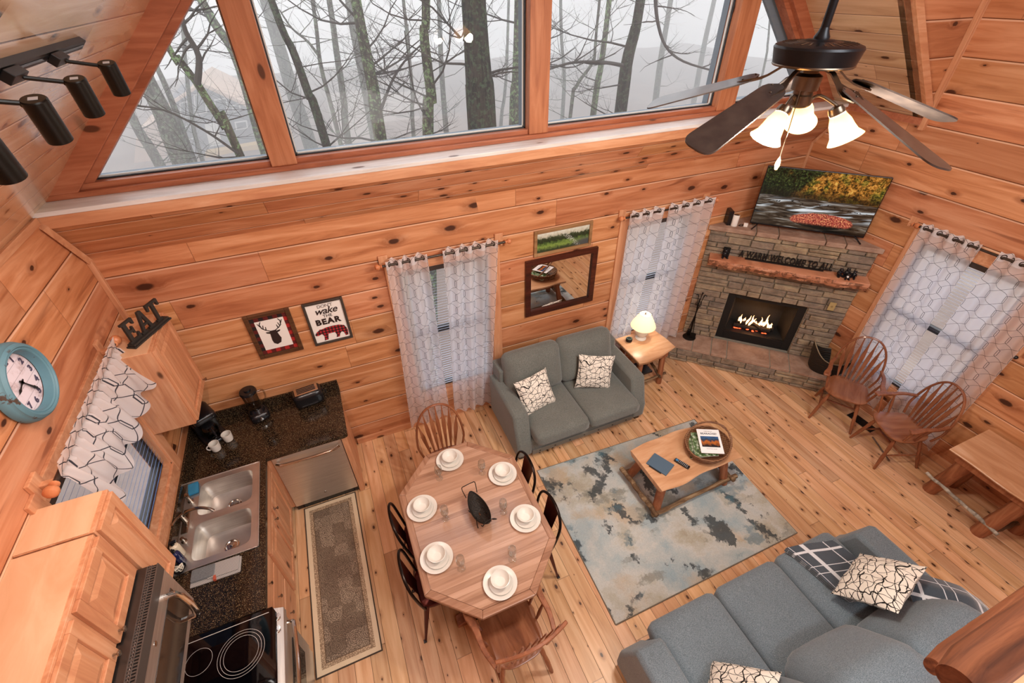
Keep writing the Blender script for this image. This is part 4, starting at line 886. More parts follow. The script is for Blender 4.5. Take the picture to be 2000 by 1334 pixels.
for k in range(12):
    a = PI/2-(k)*PI/6; text_mesh(b, str(k or 12), .047, CM @ T_((.123*math.cos(a), .123*math.sin(a), .018)), .0008, bold=.0022)
b.build('numerals', NUM, fc, smooth=0)
for ang, L_, nm in ((PI/2-2*PI*.41, .125, 'minute_hand'), (PI/2-2*PI*.70, .075, 'hour_hand')):
    b = MB(); b.M = CM @ T_((0, 0, .022)) @ Rz(ang); b.prism([(-.02, -.003), (0, -.008), (.02, -.003), (L_*.6, -.005), (L_*.65, -.009), (L_, 0), (L_*.65, .009), (L_*.6, .005), (.02, .003), (0, .008), (-.02, .003)], 0, .002); b.build(nm, BLKM, fc, smooth=0)
# valance over the kitchen window
t = thing('curtain_rod', 'wooden cafe rod with ball finials above the kitchen window', 'curtain rod', (-1.6, 2.7, 2.27))
b = MB(); b.tube([(-1.585, 2.12, 2.27), (-1.585, 3.36, 2.27)], .012, 10); b.build('rod', plain('bronze_rod', '4a3a30', .4, .6), t)
FINW = wood('finial_pine', ['a85f38', 'c67d52', 'd79268'], 2, rough=.35, f=10)
fin = [(.012, 0), (.022, .004), (.022, .014), (.012, .02), (.014, .026), (.028, .036), (.034, .052), (.031, .068), (.018, .080), (0, .084)]
for yy, s in ((2.13, -1), (3.33, 1)):
    b = MB(); b.lathe(fin, along((-1.585, yy, 2.27), (-1.585, yy+s, 2.27)), 20); b.build('finial', FINW, t)
    b = MB(); b.box(XL+.02, -1.60, yy-.018+(.03 if s < 0 else -.03), yy+.018+(.03 if s < 0 else -.03), 2.235, 2.262); b.box(XL, XL+.022, yy-.03, yy+.07 if s < 0 else yy+.03, 2.19, 2.32); b.build('bracket', W_pineZ, t, smooth=0, bev=.004)
V_M = sheer('valance_cloth', 10, 1.1, .93, 'f3f0f0', .03)
def val(u, v):
    y = 2.16+1.13*u; f = math.sin(u*2*PI*6+.6*math.sin(u*9)); g = math.sin(u*2*PI*17+1)
    r = 1-v                                   # v=1 top ruffle, v=0 hem
    if v > .84: k = (v-.84)/.16; return (-1.565+.012*g*k+.012*k, y+.008*f*k, 2.278+.065*k+.010*g*k)
    if v > .74: a = (v-.74)/.10; return (-1.568+.006*g, y, 2.258+.02*a)
    k = (.74-v)/.74
    hem = .29+.03*math.sin(u*2*PI*4.5+1)
    return (-1.565+.020*g*(1-k)+(.085+.03*math.sin(u*2*PI*4.5))*k+.02*f*math.sin(k*PI), y+.012*f*k, 2.258-hem*k)
b = MB(); b.grid(val, 150, 26); tag(b.build('valance', V_M, smooth=80), 'white ruffled valance with grey trellis lines over the kitchen window', 'curtain')
# ------------------------------------------------------------------ dining
def tabletop_m():
    n = NT('oak_table_strips'); P = n.tc(); X = n.xyz(P)
    v = n.m('DIVIDE', X[1], .043); iv = n.m('FLOOR', v); r = n.white(iv, '1D')
    g = n.noise(n.comb(n.m('ADD', n.m('MULTIPLY', X[0], 2.2), n.m('MULTIPLY', r, 20)), n.m('MULTIPLY', X[1], 42), r), 1, 4, .8)
    c = n.ramp(n.m('ADD', n.m('MULTIPLY', g, .62), n.m('MULTIPLY', r, .38)), [(.25, '96705a'), (.45, 'a9826a'), (.62, 'b89178'), (.8, 'c49f88')])
    e = n.step(n.m('FRACT', v), .03, .0); c = n.mix(n.m('MULTIPLY', e, .35), c, '6b3f2c')
    return n.done(n.bsdf(c, .22, spec=.5, bump=n.bump(g, .05, .002), coat=.3))
OCT = [(.67, 2.80), (1.01, 2.475), (1.01, 1.605), (.68, 1.285), (.275, 1.285), (-.055, 1.59), (-.055, 2.475), (.265, 2.80)]
oc = Vector((.478, 2.043, 0))
def inset(P, d):
    n = len(P); out = []
    for i in range(n):
        a, b_, c = Vector(P[i-1]), Vector(P[i]), Vector(P[(i+1) % n])
        e1 = (b_-a).normalized(); e2 = (c-b_).normalized(); n1 = Vector((-e1.y, e1.x)); n2 = Vector((-e2.y, e2.x))
        if n1.dot(Vector(oc[:2])-b_) < 0: n1 = -n1
        if n2.dot(Vector(oc[:2])-b_) < 0: n2 = -n2
        bis = (n1+n2).normalized(); out.append(tuple(b_+bis*d/max(.3, bis.dot(n1))))
    return out
t = thing('dining_table', 'octagonal oak dining table with a strip-laid top', 'table', (.478, 2.043, 0))
I1 = inset(OCT, .055)
b = MB(); b.prism(I1, .725, .7502); top = b.build('tabletop', tabletop_m(), t, smooth=0)
W_oakA = wood('oak_edge', ['7c543e', '9d735a', 'b58c72'], 0, rough=.3, coat=.2, f=22); W_oakB = wood('oak_edge_y', ['7c543e', '9d735a', 'b58c72'], 1, rough=.3, coat=.2, f=22)
for i in range(8):
    a, c, d, e = OCT[i], OCT[(i+1) % 8], I1[(i+1) % 8], I1[i]
    b = MB(); b.prism([a, c, d, e], .72, .7508); b.build('edge_board', W_oakA if abs(a[0]-c[0]) > abs(a[1]-c[1]) else W_oakB, t, smooth=0, bev=.006)
I2 = inset(OCT, .14); I3 = inset(OCT, .16)
b = MB()
for i in range(8):
    a, c, d, e = I2[i], I2[(i+1) % 8], I3[(i+1) % 8], I3[i]; b.prism([a, c, d, e], .65, .72)
b.build('apron', W_oakA, t, smooth=0)
for yy in (1.75, 2.33):
    b = MB(); b.box(.40, .55, yy-.05, yy+.05, .12, .68); b.build('pedestal', W_oak, t, smooth=0, bev=.01)
b = MB(); b.box(.44, .51, 1.78, 2.30, .28, .36); b.build('stretcher', W_oak, t, smooth=0, bev=.006)
for yy in (1.62, 2.46):
    b = MB(); b.add([(x, yy+dy, z) for dy in (-.045, .045) for x, z in ((.13, 0), (.22, 0), (.26, .03), (.69, .03), (.73, 0), (.82, 0), (.82, .035), (.58, .12), (.37, .12), (.13, .035))],
        [tuple(range(9, -1, -1)), tuple(range(10, 20))]+[(i, (i+1) % 10, (i+1) % 10+10, i+10) for i in range(10)]); b.build('foot', W_oak, t, smooth=0, bev=.006)
# place settings
def setting(i, x, y, where):
    tp = .752
    b = MB(); b.lathe([(.0, .004), (.075, .004), (.082, .001), (.086, .003), (.118, .016), (.124, .0185), (.125, .021), (.118, .020), (.086, .010), (.08, .008), (0, .008)], T_((x, y, tp)), 44)
    if i == 0: setting.base = None
    p = b.build('dinner_plate', WHITE, None); tag(p, 'white dinner plate %s' % where, 'plate', 'dinner plates on the dining table')
    b = MB(); b.lathe([(0, .004), (.055, .004), (.060, .001), (.078, .011), (.086, .014), (.086, .0165), (.078, .014), (.058, .008), (0, .008)], T_((x+.004, y-.006, tp+.008)), 40)
    tag(b.build('salad_plate', WHITE), 'small white plate under the bowl, %s' % where[3:], 'plate', 'small plates on the dinner plates')
    b = MB(); b.lathe([(.0, .003), (.03, .003), (.034, .0), (.037, .003), (.055, .022), (.067, .044), (.070, .052), (.066, .053), (.053, .026), (.034, .010), (0, .008)], T_((x+.004, y+.004, tp+.0165)), 44)
    tag(b.build('soup_bowl', WHITE), 'white bowl on the plates, %s' % where[3:], 'bowl', 'bowls on the dining table')
PL = [(.455, 2.645, 'at the far table head by the back wall'), (.84, 2.315, 'at the far right, nearest the loveseat'), (.85, 1.845, 'on the right side nearest the big rug'),
      (.475, 1.455, 'at the near head of the table'), (.10, 1.815, 'on the near left side of the table'), (.10, 2.265, 'on the far left side of the table')]
for i, (x, y, wh) in enumerate(PL): setting(i, x, y, wh)
GL = [(.315, 2.50, 'left of the far head plate'), (.68, 2.405, 'left of the far right plate'), (.71, 1.975, 'beside the centre basket, towards the big rug'), (.255, 2.105, 'right of the far left plate'), (.25, 1.67, 'right of the near left plate'), (.625, 1.585, 'right of the near head plate')]
for x, y, wh in GL:
    b = MB(); b.lathe([(.030, 0), (.031, .002), (.012, .006), (.005, .012), (.0045, .05), (.008, .06), (.026, .075), (.034, .10), (.033, .135), (.028, .165), (.0265, .165), (.031, .135), (.032, .10), (.024, .078), (.004, .064)], T_((x, y, .752)), 26, caps=False)
    tag(b.build('stemmed_glass', DRINK), 'small clear stemmed glass %s' % wh, 'glass', 'stemmed glasses on the dining table')
# centre basket
def weave(name, c1, c2, s_=70, rough=.6):
    n = NT(name); P = n.mapp(n.tc(), (1, 1, 1)); X = n.xyz(P)
    a = n.m('MULTIPLY', n.m('SINE', n.m('MULTIPLY', n.m('ADD', X[0], X[1]), s_*3)), n.m('SINE', n.m('MULTIPLY', X[2], s_*4)))
    v = n.m('MULTIPLY_ADD', a, .5, .5); sp = n.noise(P, 90, 2)
    return n.done(n.bsdf(n.mix(n.m('MULTIPLY', v, sp), c1, c2), rough, bump=n.bump(v, .8, .006)))
t = thing('bread_basket', 'dark boat-shaped woven basket with wire handles in the table centre', 'basket', (.52, 2.02, .752)); T0 = T_((.52, 2.02, .752)) @ Rz(PI/2+.12)
b = MB(); b.M = T0
def boat(s_, z, k=30, w=1): return [(s_*.16*math.cos(2*PI*i/k), s_*.068*math.sin(2*PI*i/k)*(1-.25*abs(math.cos(2*PI*i/k))**3), z+.035*abs(math.cos(2*PI*i/k))**3*s_) for i in range(k)]
b.ring_loft([boat(.15, .018), boat(.5, .020), boat(.8, .045), boat(1, .09), boat(1.03, .092), boat(.95, .085), boat(.75, .045), boat(.45, .028), boat(.1, .026)], True, False); b.build('basket', weave('dark_weave', '120d0a', '3d2d20', 130), t)
b = MB(); b.M = T0; b.tube([Vector(p)+Vector((0, 0, .004)) for p in boat(1.02, .092)]+[Vector(boat(1.02, .092)[0])+Vector((0, 0, .004))], .0045, 6); b.build('rim', IRON, t)
for s in (-1, 1):
    b = MB(); b.M = T0; b.tube(smooth_path([(s*.14, -.05, .11), (s*.19, -.06, .18), (s*.185, -.03, .205), (s*.185, .03, .205), (s*.19, .06, .18), (s*.14, .05, .11)], 4), .0035, 6); b.build('handle', IRON, t)
    b = MB(); b.M = T0; b.tube(smooth_path([(s*.03, -.045, .06), (s*.06, -.055, .01), (s*.09, -.06, .003)], 4), .0035, 6); b.tube(smooth_path([(s*.03, .045, .06), (s*.06, .055, .01), (s*.09, .06, .003)], 4), .0035, 6); b.build('foot', IRON, t)
# ------------------------------------------------------------------ chairs
def slat_pts(p0, p1, n=8): p0 = Vector(p0); p1 = Vector(p1); return [p0+(p1-p0)*i/n for i in range(n+1)]
def windsor(label, arms=True, crest='bow', ns=7, group=None):
    "chair at the origin facing +y"
    t = thing('wooden_chair', label, 'chair', group=group)
    sh = .44; b = MB()
    out = [(.215*se(a, 3.2)[0]*(1.03 if math.sin(a) > 0 else .93), .215*se(a, 3.2)[1]) for a in [2*PI*i/36 for i in range(36)]]
    rings = [[(x*.92, y*.92, sh-.035) for x, y in out], [(x, y, sh-.02) for x, y in out], [(x, y, sh-.004) for x, y in out], [(x*.96, y*.96, sh) for x, y in out], [(x*.6, y*.6, sh-.010) for x, y in out], [(x*.1, y*.1, sh-.012) for x, y in out]]
    b.ring_loft(rings); b.build('seat', W_oakseat, t, smooth=60)
    legs = []
    for sx, sy in ((-1, 1), (1, 1), (-1, -1), (1, -1)):
        p0 = Vector((sx*.14, sy*.13, sh-.03)); p1 = Vector((sx*.215, sy*(.215 if sy > 0 else .245), 0)); legs.append((p0, p1))
        P = slat_pts(p0, p1, 9); b = MB(); b.tube(P, [.013, .016, .019, .020, .016, .019, .020, .018, .015, .012], 10); b.build('leg', W_oak, t)
    def mid(l, k): return l[0]+(l[1]-l[0])*k
    for a_, c_ in ((legs[0], legs[2]), (legs[1], legs[3])):
        b = MB(); b.tube([mid(a_, .55), (mid(a_, .55)+mid(c_, .55))/2, mid(c_, .55)], [.007, .012, .007], 8); b.build('stretcher', W_oak, t)
    b = MB(); m1 = (mid(legs[0], .55)+mid(legs[2], .55))/2; m2 = (mid(legs[1], .55)+mid(legs[3], .55))/2; b.tube([m1, (m1+m2)/2, m2], [.007, .012, .007], 8); b.build('stretcher', W_oak, t)
    hb = .56; lean = .21
    def bk_(x, z): return Vector((x, -.175-lean*(z-sh)*.9, z))
    if crest == 'bow':
        bow = [bk_(.235*se(a, 2.3)[0], sh+.11+(hb-.11)*max(0, se(a, 2.3)[1])) for a in [PI*i/24 for i in range(25)]]
        bow = [bk_(.20, sh-.01)]+bow+[bk_(-.20, sh-.01)]
        b = MB(); b.tube(smooth_path(bow, 2), .0135, 8, flat=.85); b.build('bow', W_oak, t)
        def topz(x): return sh+.11+(hb-.11)*(1-min(1, abs(x)/.235)**2.3)**(1/2.3)
    else:
        b = MB(); C0 = [bk_(x, sh+hb-.02+.03*math.cos(x*5))+Vector((0, -.045*(1-(x/.25)**2), 0)) for x in [-.245+.49*i/12 for i in range(13)]]
        b.strip(C0, [.032+.018*(1-abs(i-6)/6) for i in range(13)], (0, -.25, 1), .024); b.build('crest_rail', W_oak, t, bev=.006)
        for s in (-1, 1):
            b = MB(); b.tube([bk_(s*.19, sh-.01), bk_(s*.205, sh+.2), bk_(s*.215, sh+hb-.05)], [.015, .017, .012], 10); b.build('back_post', W_oak, t)
        def topz(x): return sh+hb-.035
    for i in range(ns):
        k = (i-(ns-1)/2)/((ns-1)/2); x0 = k*.125; x1 = k*(.195 if crest == 'bow' else .165)
        if crest != 'bow': x0 = k*.13
        z1 = topz(x1)-.004; P = slat_pts(bk_(x0, sh-.005), bk_(x1, z1), 10)
        w_ = [.007, .009, .012, .015, .017, .020, .021, .017, .010, .006, .005]
        b = MB(); b.strip(P, [q*.95 for q in w_], (1, 0, 0), .010); b.build('spindle', W_oak, t)
    if arms:
        for s in (-1, 1):
            ah = sh+.225; P = smooth_path([bk_(s*.222, ah), (s*.255, -.08, ah+.003), (s*.255, .06, ah), (s*.27, .15, ah-.004), (s*.262, .20, ah-.006)], 3)
            n_ = len(P); b = MB(); b.strip(P, [.016+.020*(i/(n_-1))**1.5-(.012 if i == n_-1 else 0) for i in range(n_)], (1, 0, 0), .02); b.build('armrest', W_oak, t, bev=.005)
            for yy, k in ((.13, 1.0), (.0, .9)):
                b = MB(); b.tube(slat_pts((s*.20, yy*.85, sh-.01), (s*.255, yy, ah-.008), 5), [.008, .012, .014, .013, .010, .008], 8); b.build('arm_support', W_oak, t)
    return t
def place(t, x, y, face):
    "face: direction the sitter looks, radians"
    t.location = (x, y, 0); t.rotation_euler = (0, 0, face-PI/2); WM[t.name] = T_((x, y, 0)) @ Rz(face-PI/2); return t
c1 = place(windsor('bow-backed wooden armchair nearest the fireplace, in front of the right curtains'), 5.02, 2.035, math.radians(211))
c2 = dup(c1, (5.02, 1.42, 0), math.radians(158)-PI/2, 'bow-backed wooden armchair angled beside the rustic console table')
c3 = place(windsor('bow-backed wooden side chair at the far head of the dining table', arms=False), .47, 2.86, -PI/2)
c4 = place(windsor('wooden armchair with straight crest rail at the near head of the dining table', crest='rail', ns=7), .475, 1.235, PI/2+.06)
MET = plain('burgundy_metal', '4a1a14', .3, .7, noise=.15); METD = plain('dark_steel_tube', '2b2422', .28, .9)
def metal_chair(label):
    t = thing('metal_cafe_chair', label, 'chair', group='metal cafe chairs at the dining table'); sh = .45
    b = MB(); out = [(.19*se(a, 4)[0]*(1.0 if math.sin(a) > 0 else .88), .18*se(a, 4)[1]) for a in [2*PI*i/32 for i in range(32)]]
    b.ring_loft([[(x, y, sh-.03) for x, y in out], [(x, y, sh-.006) for x, y in out], [(x*.95, y*.95, sh) for x, y in out], [(x*.6, y*.6, sh-.006) for x, y in out], [(x*.1, y*.1, sh-.006) for x, y in out]]); b.build('seat', MET, t)
    for sx, sy in ((-1, 1), (1, 1), (-1, -1), (1, -1)):
        b = MB(); P = slat_pts((sx*.165, sy*.155, sh-.01), (sx*.215, sy*.225, 0), 4)
        w_ = [.036, .032, .026, .020, .014]
        rings = [[p+Vector((-sx*w, 0, 0)), p+Vector((-sx*w*.3, -sy*w*.1, 0)), p, p+Vector((-sx*w*.1, -sy*w*.3, 0)), p+Vector((0, -sy*w, 0)), p+Vector((-sx*.006, -sy*w, 0)), p+Vector((-sx*.008, -sy*.008, 0)), p+Vector((-sx*w, -sy*.006, 0))] for p, w in zip(P, w_)]
        b.ring_loft(rings); l = b.build('leg', MET, t)
        b = MB(); b.cbox((sx*.211, sy*.221, .006), (.024, .024, .012)); b.build('rubber_foot', BLK, l, smooth=0)
    lp = [(-.175, .02, sh+.06), (-.185, -.10, sh+.20), (-.175, -.19, sh+.33), (-.10, -.235, sh+.41), (0, -.245, sh+.425), (.10, -.235, sh+.41), (.175, -.19, sh+.33), (.185, -.10, sh+.20), (.175, .02, sh+.06)]
    lp = [(-.16, -.15, sh-.02), (-.178, -.175, sh+.12), (-.185, -.20, sh+.27), (-.16, -.22, sh+.36), (-.09, -.235, sh+.41), (0, -.24, sh+.425), (.09, -.235, sh+.41), (.16, -.22, sh+.36), (.185, -.20, sh+.27), (.178, -.175, sh+.12), (.16, -.15, sh-.02)]
    b = MB(); b.tube(smooth_path(lp, 4), .0115, 10); b.build('back_loop', METD, t)
    b = MB(); b.grid(lambda u, v: ((u-.5)*(.13+.05*v), -.160-.075*v-.012*math.cos((u-.5)*PI), sh-.015+.425*v), 6, 8); b.grid(lambda u, v: ((.5-u)*(.13+.05*v), -.163-.075*v-.012*math.cos((u-.5)*PI), sh-.015+.425*v), 6, 8); b.build('back_panel', MET, t)
    for s in (-1, 1):
        pass
    return t
m1 = place(metal_chair('dark red metal chair on the left of the table, farther from the camera'), .085, 2.225, 0)
dup(m1, (.075, 1.80, 0), -PI/2, 'dark red metal chair on the left of the table, nearer the kitchen runner end')
dup(m1, (.845, 2.285, 0), PI/2, 'dark red metal chair on the right of the table, nearest the loveseat')
dup(m1, (.855, 1.83, 0), PI/2, 'dark red metal chair on the right of the table, beside the big rug')
# ------------------------------------------------------------------ rugs
def bigrug():
    n = NT('abstract_rug'); P = n.tc(); f = n.noise(P, 170, 2)
    P2 = n.vm('ADD', P, n.vm('MULTIPLY', n.noise(P, 38, 3, col=True), (.09, .09, 0)))
    a = n.noise(P2, 1.9, 5, .3, .6); b = n.noise(n.mapp(P2, (1.5, 3.4, 1), (7, 3, 0)), 1.1, 4, .1, .6); d = n.noise(n.mapp(P2, (2.6, 1.7, 1), (1, 13, 0)), 1.25, 4, .2, .65); e = n.noise(n.mapp(P2, (1, 1, 1), (5, 5, 0)), 2.2, 3)
    c = n.ramp(a, [(.30, '8ea5b0'), (.42, 'a9b4b6'), (.52, 'bfc1bd'), (.62, 'aeaa9c'), (.72, '9a9280')])
    c = n.mix(n.m('MULTIPLY', n.step(e, .56, .68), .5), c, 'b89a70')
    c = n.mix(n.m('MULTIPLY', n.step(b, .56, .63), .6), c, '74776f')
    c = n.mix(n.m('MULTIPLY', n.step(d, .565, .61), .88), c, '40474b')
    c = n.mix(n.m('MULTIPLY', n.step(n.noise(n.mapp(P2, (1.2, 2, 1), (31, 3, 0)), 1.6, 4), .60, .66), .6), c, '4f7484')
    c = n.hsv(c, .5, 1, n.m('MULTIPLY_ADD', f, .5, .72))
    return n.done(n.bsdf(c, 1, spec=.05, bump=n.bump(f, .5, .006)))
RA = .020
b = MB(); b.prism([(1.335, 1.09), (3.37, 1.09), (3.44, 2.63), (1.385, 2.715)], .001, .009)
rug = tag(b.build('area_rug', bigrug(), smooth=0), 'large abstract grey blue and tan area rug under the coffee table', 'rug')
WM[rug.name] = Matrix.Identity(4)
b = MB(); Q = [(1.335, 1.09), (3.37, 1.09), (3.44, 2.63), (1.385, 2.715)]
b.tube([(x, y, .006) for x, y in Q]+[(Q[0][0], Q[0][1], .006)], .006, 6); b.build('binding', fabric('rug_binding', '6b6358', '857b6c'), rug)
KX0, KX1, KY0, KY1 = -.985, -.475, 1.66, 3.235
def runner():
    n = NT('floral_runner'); P = n.tc(); X = n.xyz(P)
    ex = n.m('MINIMUM', n.m('SUBTRACT', X[0], KX0), n.m('SUBTRACT', KX1, X[0])); ey = n.m('MINIMUM', n.m('SUBTRACT', X[1], KY0), n.m('SUBTRACT', KY1, X[1])); e = n.m('MINIMUM', ex, ey)
    w1 = n.vm('ADD', P, n.vm('MULTIPLY', n.noise(P, 45, 2, col=True), (.010, .010, 0)))
    Q = n.comb(n.m('DIVIDE', X[0], .115), n.m('DIVIDE', X[1], .115)); x = n.n.new('ShaderNodeTexVoronoi'); x.voronoi_dimensions = '2D'; n.put(x.inputs['Vector'], n.vm('ADD', Q, n.vm('MULTIPLY', n.noise(P, 60, 1, col=True), (.12, .12, 0)))); x.inputs['Randomness'].default_value = .25; x.inputs['Scale'].default_value = 1
    d = x.outputs['Distance']; ring = n.m('SINE', n.m('MULTIPLY', d, 48)); cc = n.xyz(x.outputs['Color'])[0]
    det = n.vor(w1, 105, 'DISTANCE_TO_EDGE'); dm = n.step(det, .02, .16)
    pat = n.m('MULTIPLY', n.m('MULTIPLY_ADD', n.step(ring, -.4, .4), .6, .4), dm)
    field = n.mix(pat, '5c4f44', n.mix(n.step(cc, .3, .7), '93806d', 'b7a38d'))
    bord = n.mix(n.step(n.vor(w1, 60, 'DISTANCE_TO_EDGE'), .03, .25), '8c7660', 'c0a88c')
    c = n.mix(n.m('GREATER_THAN', e, .085), bord, field); c = n.mix(n.m('MULTIPLY', n.step(n.m('ABSOLUTE', n.m('SUBTRACT', e, .085)), .005, .002), .8), c, '5f4c3c')
    c = n.mix(n.m('GREATER_THAN', e, .048), 'd9c4a6', c); c = n.mix(n.m('GREATER_THAN', e, .010), '4a4038', c)
    f = n.noise(P, 300, 1)
    return n.done(n.bsdf(n.hsv(c, .5, 1, n.m('MULTIPLY_ADD', f, .3, .85)), 1, spec=.05))
b = MB(); b.prism([(KX0, KY0), (KX1, KY0), (KX1, KY1), (KX0, KY1)], .001, .007); tag(b.build('runner_rug', runner(), smooth=0), 'narrow beige floral kitchen runner with dark edge', 'rug')
# ------------------------------------------------------------------ loveseat (faces -y) and sofa (faces +y)
def cushion(name, parent, mt, c, d, r=.06, puff=.02, M=None, n=8, label=None, piping=False):
    b = MB(); b.rbox(c, d, r, puff, n, M); return b.build(name, mt, parent, smooth=70, label=label)
def arm_block(name, parent, mt, x0, x1, y0, y1, h, front):
    b = MB(); prof = []
    yf, yb = (y0, y1) if front < 0 else (y1, y0); s = 1 if front < 0 else -1
    pr = [(yb, .06), (yb, h*.99), (yf+s*.30, h), (yf+s*.14, h-.004), (yf+s*.11, h-.03), (yf+s*.025, h*.5), (yf, h*.42), (yf, .06)]
    b.add([(x, y, z) for x in (x0, x1) for y, z in pr], [tuple(range(7, -1, -1)), tuple(range(8, 16))]+[(i, (i+1) % 8, (i+1) % 8+8, i+8) for i in range(8)])
    return b.build(name, mt, parent, smooth=40, bev=.03)
t = thing('loveseat', 'two-seat grey fabric loveseat against the back wall', 'sofa', (2.07, 3.3, 0))
b = MB(); b.box(1.40, 2.72, 2.90, 3.78, .06, .30); b.box(1.30, 2.82, 3.56, 3.79, .06, .78); b.build('base', F_love, t, smooth=0, bev=.02)
b = MB(); b.box(1.41, 2.71, 2.885, 2.90, .07, .13); band = b.build('front_band', plain('band_taupe', '77736a', .8), t, smooth=0, bev=.003)
for i in range(7):
    b = MB(); b.M = T_((1.50+i*.187, 2.884, .10)) @ Matrix.Rotation(PI/2, 4, 'X'); b.lathe([(.010, 0), (.008, .004), (0, .006)], n=12); b.build('nail_head', plain('nail_%d' % i, '4a4238', .4, .6) if i == 0 else bpy.data.materials['nail_0'], band)
arm_block('armrest', t, F_love, 1.235, 1.415, 2.895, 3.74, .62, -1); arm_block('armrest', t, F_love, 2.705, 2.885, 2.895, 3.74, .62, -1)
cushion('seat_cushion', t, F_love, (1.735, 3.17, .375), (.645, .80, .17), .06, .012); cushion('seat_cushion', t, F_love, (2.385, 3.17, .375), (.645, .80, .17), .06, .012)
for xx, rz in ((1.70, .02), (2.37, -.02)):
    cushion('back_cushion', t, F_love, (0, 0, 0), (.70, .56, .20), .09, .05, T_((xx, 3.545, .70)) @ Rz(rz) @ Matrix.Rotation(math.radians(72), 4, 'X'), 10)
for xx in (1.30, 2.82):
    b = MB(); b.box(xx-.03, xx+.03, 2.93, 2.99, 0, .07); b.build('foot', BLK, t, smooth=0)
def basis(c, x, y):
    x = Vector(x).normalized(); y = Vector(y); y = (y-x*y.dot(x)).normalized(); z = x.cross(y); m = Matrix.Identity(4)
    for i in range(3): m[i][0] = x[i]; m[i][1] = y[i]; m[i][2] = z[i]; m[i][3] = c[i]
    return m
def throw_pillow(label, M, size=.44, th=.15, seed=0):
    b = MB(); b.pillow(size, th, M, 16, seed); return tag(b.build('throw_pillow', F_pillow, smooth=80), label, 'pillow')
throw_pillow('cream pillow with black crackle lines, left one on the loveseat', T_((1.60, 3.24, .635)) @ Rz(.12) @ Matrix.Rotation(math.radians(62), 4, 'X') @ Rz(.08), .42, seed=1)
throw_pillow('cream pillow with black crackle lines, right one on the loveseat', T_((2.35, 3.25, .66)) @ Rz(-.30) @ Matrix.Rotation(math.radians(72), 4, 'X') @ Rz(-.12), .42, seed=2)
t = thing('sofa', 'long blue-grey three-seat sofa along the near side of the rug', 'sofa', (2.35, .4, 0))
b = MB(); b.box(1.36, 3.36, -.18, .84, .06, .30); b.box(1.25, 3.50, -.26, -.02, .06, .74); b.build('base', F_sofa, t, smooth=0, bev=.02)
arm_block('armrest', t, F_sofa, 1.17, 1.40, -.22, .86, .62, 1); arm_block('armrest', t, F_sofa, 3.31, 3.53, -.22, .86, .62, 1)
for i, (x0, x1, ex) in enumerate(((1.405, 2.035, .0), (2.04, 2.665, .0), (2.67, 3.30, .0))):
    cushion('seat_cushion', t, F_sofa, ((x0+x1)/2, .45, .375), (x1-x0, .90, .17), .065, .014, n=10)
cushion('back_cushion', t, F_sofa, (0, 0, 0), (.68, .60, .26), .11, .05, T_((1.72, .035, .66)) @ Rz(.03) @ Matrix.Rotation(math.radians(-62), 4, 'X'), 10)
cushion('back_cushion', t, F_sofa, (0, 0, 0), (.70, .60, .28), .12, .06, T_((2.36, .05, .69)) @ Rz(-.05) @ Matrix.Rotation(math.radians(-52), 4, 'X'), 10)
cushion('back_cushion', t, F_sofa, (0, 0, 0), (.68, .58, .26), .11, .05, T_((2.98, .04, .66)) @ Rz(.03) @ Matrix.Rotation(math.radians(-58), 4, 'X'), 10)
throw_pillow('cream pillow with black crackle lines lying on the plaid throw', basis((3.0, .40, .745), (.40, .107, .05), (.13, -.28, .34)), .46, .17, seed=3)
throw_pillow('cream pillow with black crackle lines at the left end of the long sofa', T_((1.62, .27, .635)) @ Rz(.35) @ Matrix.Rotation(math.radians(-40), 4, 'X') @ Rz(.3), .45, .15, seed=4)
def throwm():
    n = NT('plaid_throw'); P = n.xyz(n.tc('UV')); u, v = P[0], P[1]
    def bar(x, c_, w_): return n.step(n.m('ABSOLUTE', n.m('SUBTRACT', x, c_)), w_*1.15, w_*.85)
    l = 0
    for x, c_, w_ in ((u, .30, .045), (u, .78, .012), (v, .14, .020), (v, .40, .006), (v, .52, .006), (v, .80, .022), (u, .05, .006), (v, .93, .006)):
        l = bar(x, c_, w_) if l == 0 else n.m('MAXIMUM', l, bar(x, c_, w_))
    f = n.noise(n.tc(), 160, 2)
    return n.done(n.bsdf(n.hsv(n.mix(l, '3f4a55', 'd6dae0'), .5, 1, n.m('MULTIPLY_ADD', f, .5, .75)), .9, spec=.2, sheen=.6, bump=n.bump(f, .4, .004)))
THR = throwm()
t = thing('plaid_throw', 'dark grey and white plaid throw folded over the sofa seat and back', 'blanket', (3.0, .5, .47))
def thrseat(u, v, k=0):
    x = 2.74+.42*u+.10*(1-v)*.6+.14*(v-.2); y = .90-.50*v-.10*u
    return (x+.0, y, .472+.018*k+.012*math.sin(u*5+v*3)+.012*math.sin(v*PI)+(.0 if v < .75 else (v-.75)*.25))
def thrback(u, v, k=0):
    x = 3.08+.20*u+.32*v-.03*math.sin(v*3); y = .30-.42*v*.9+.22*(u-.5); 
    z = .70+.10*math.sin(min(1, v*1.3)*PI*.6)-.30*max(0, v-.72)-.16*max(0, u-.62)+.018*k
    return (x, y, z)
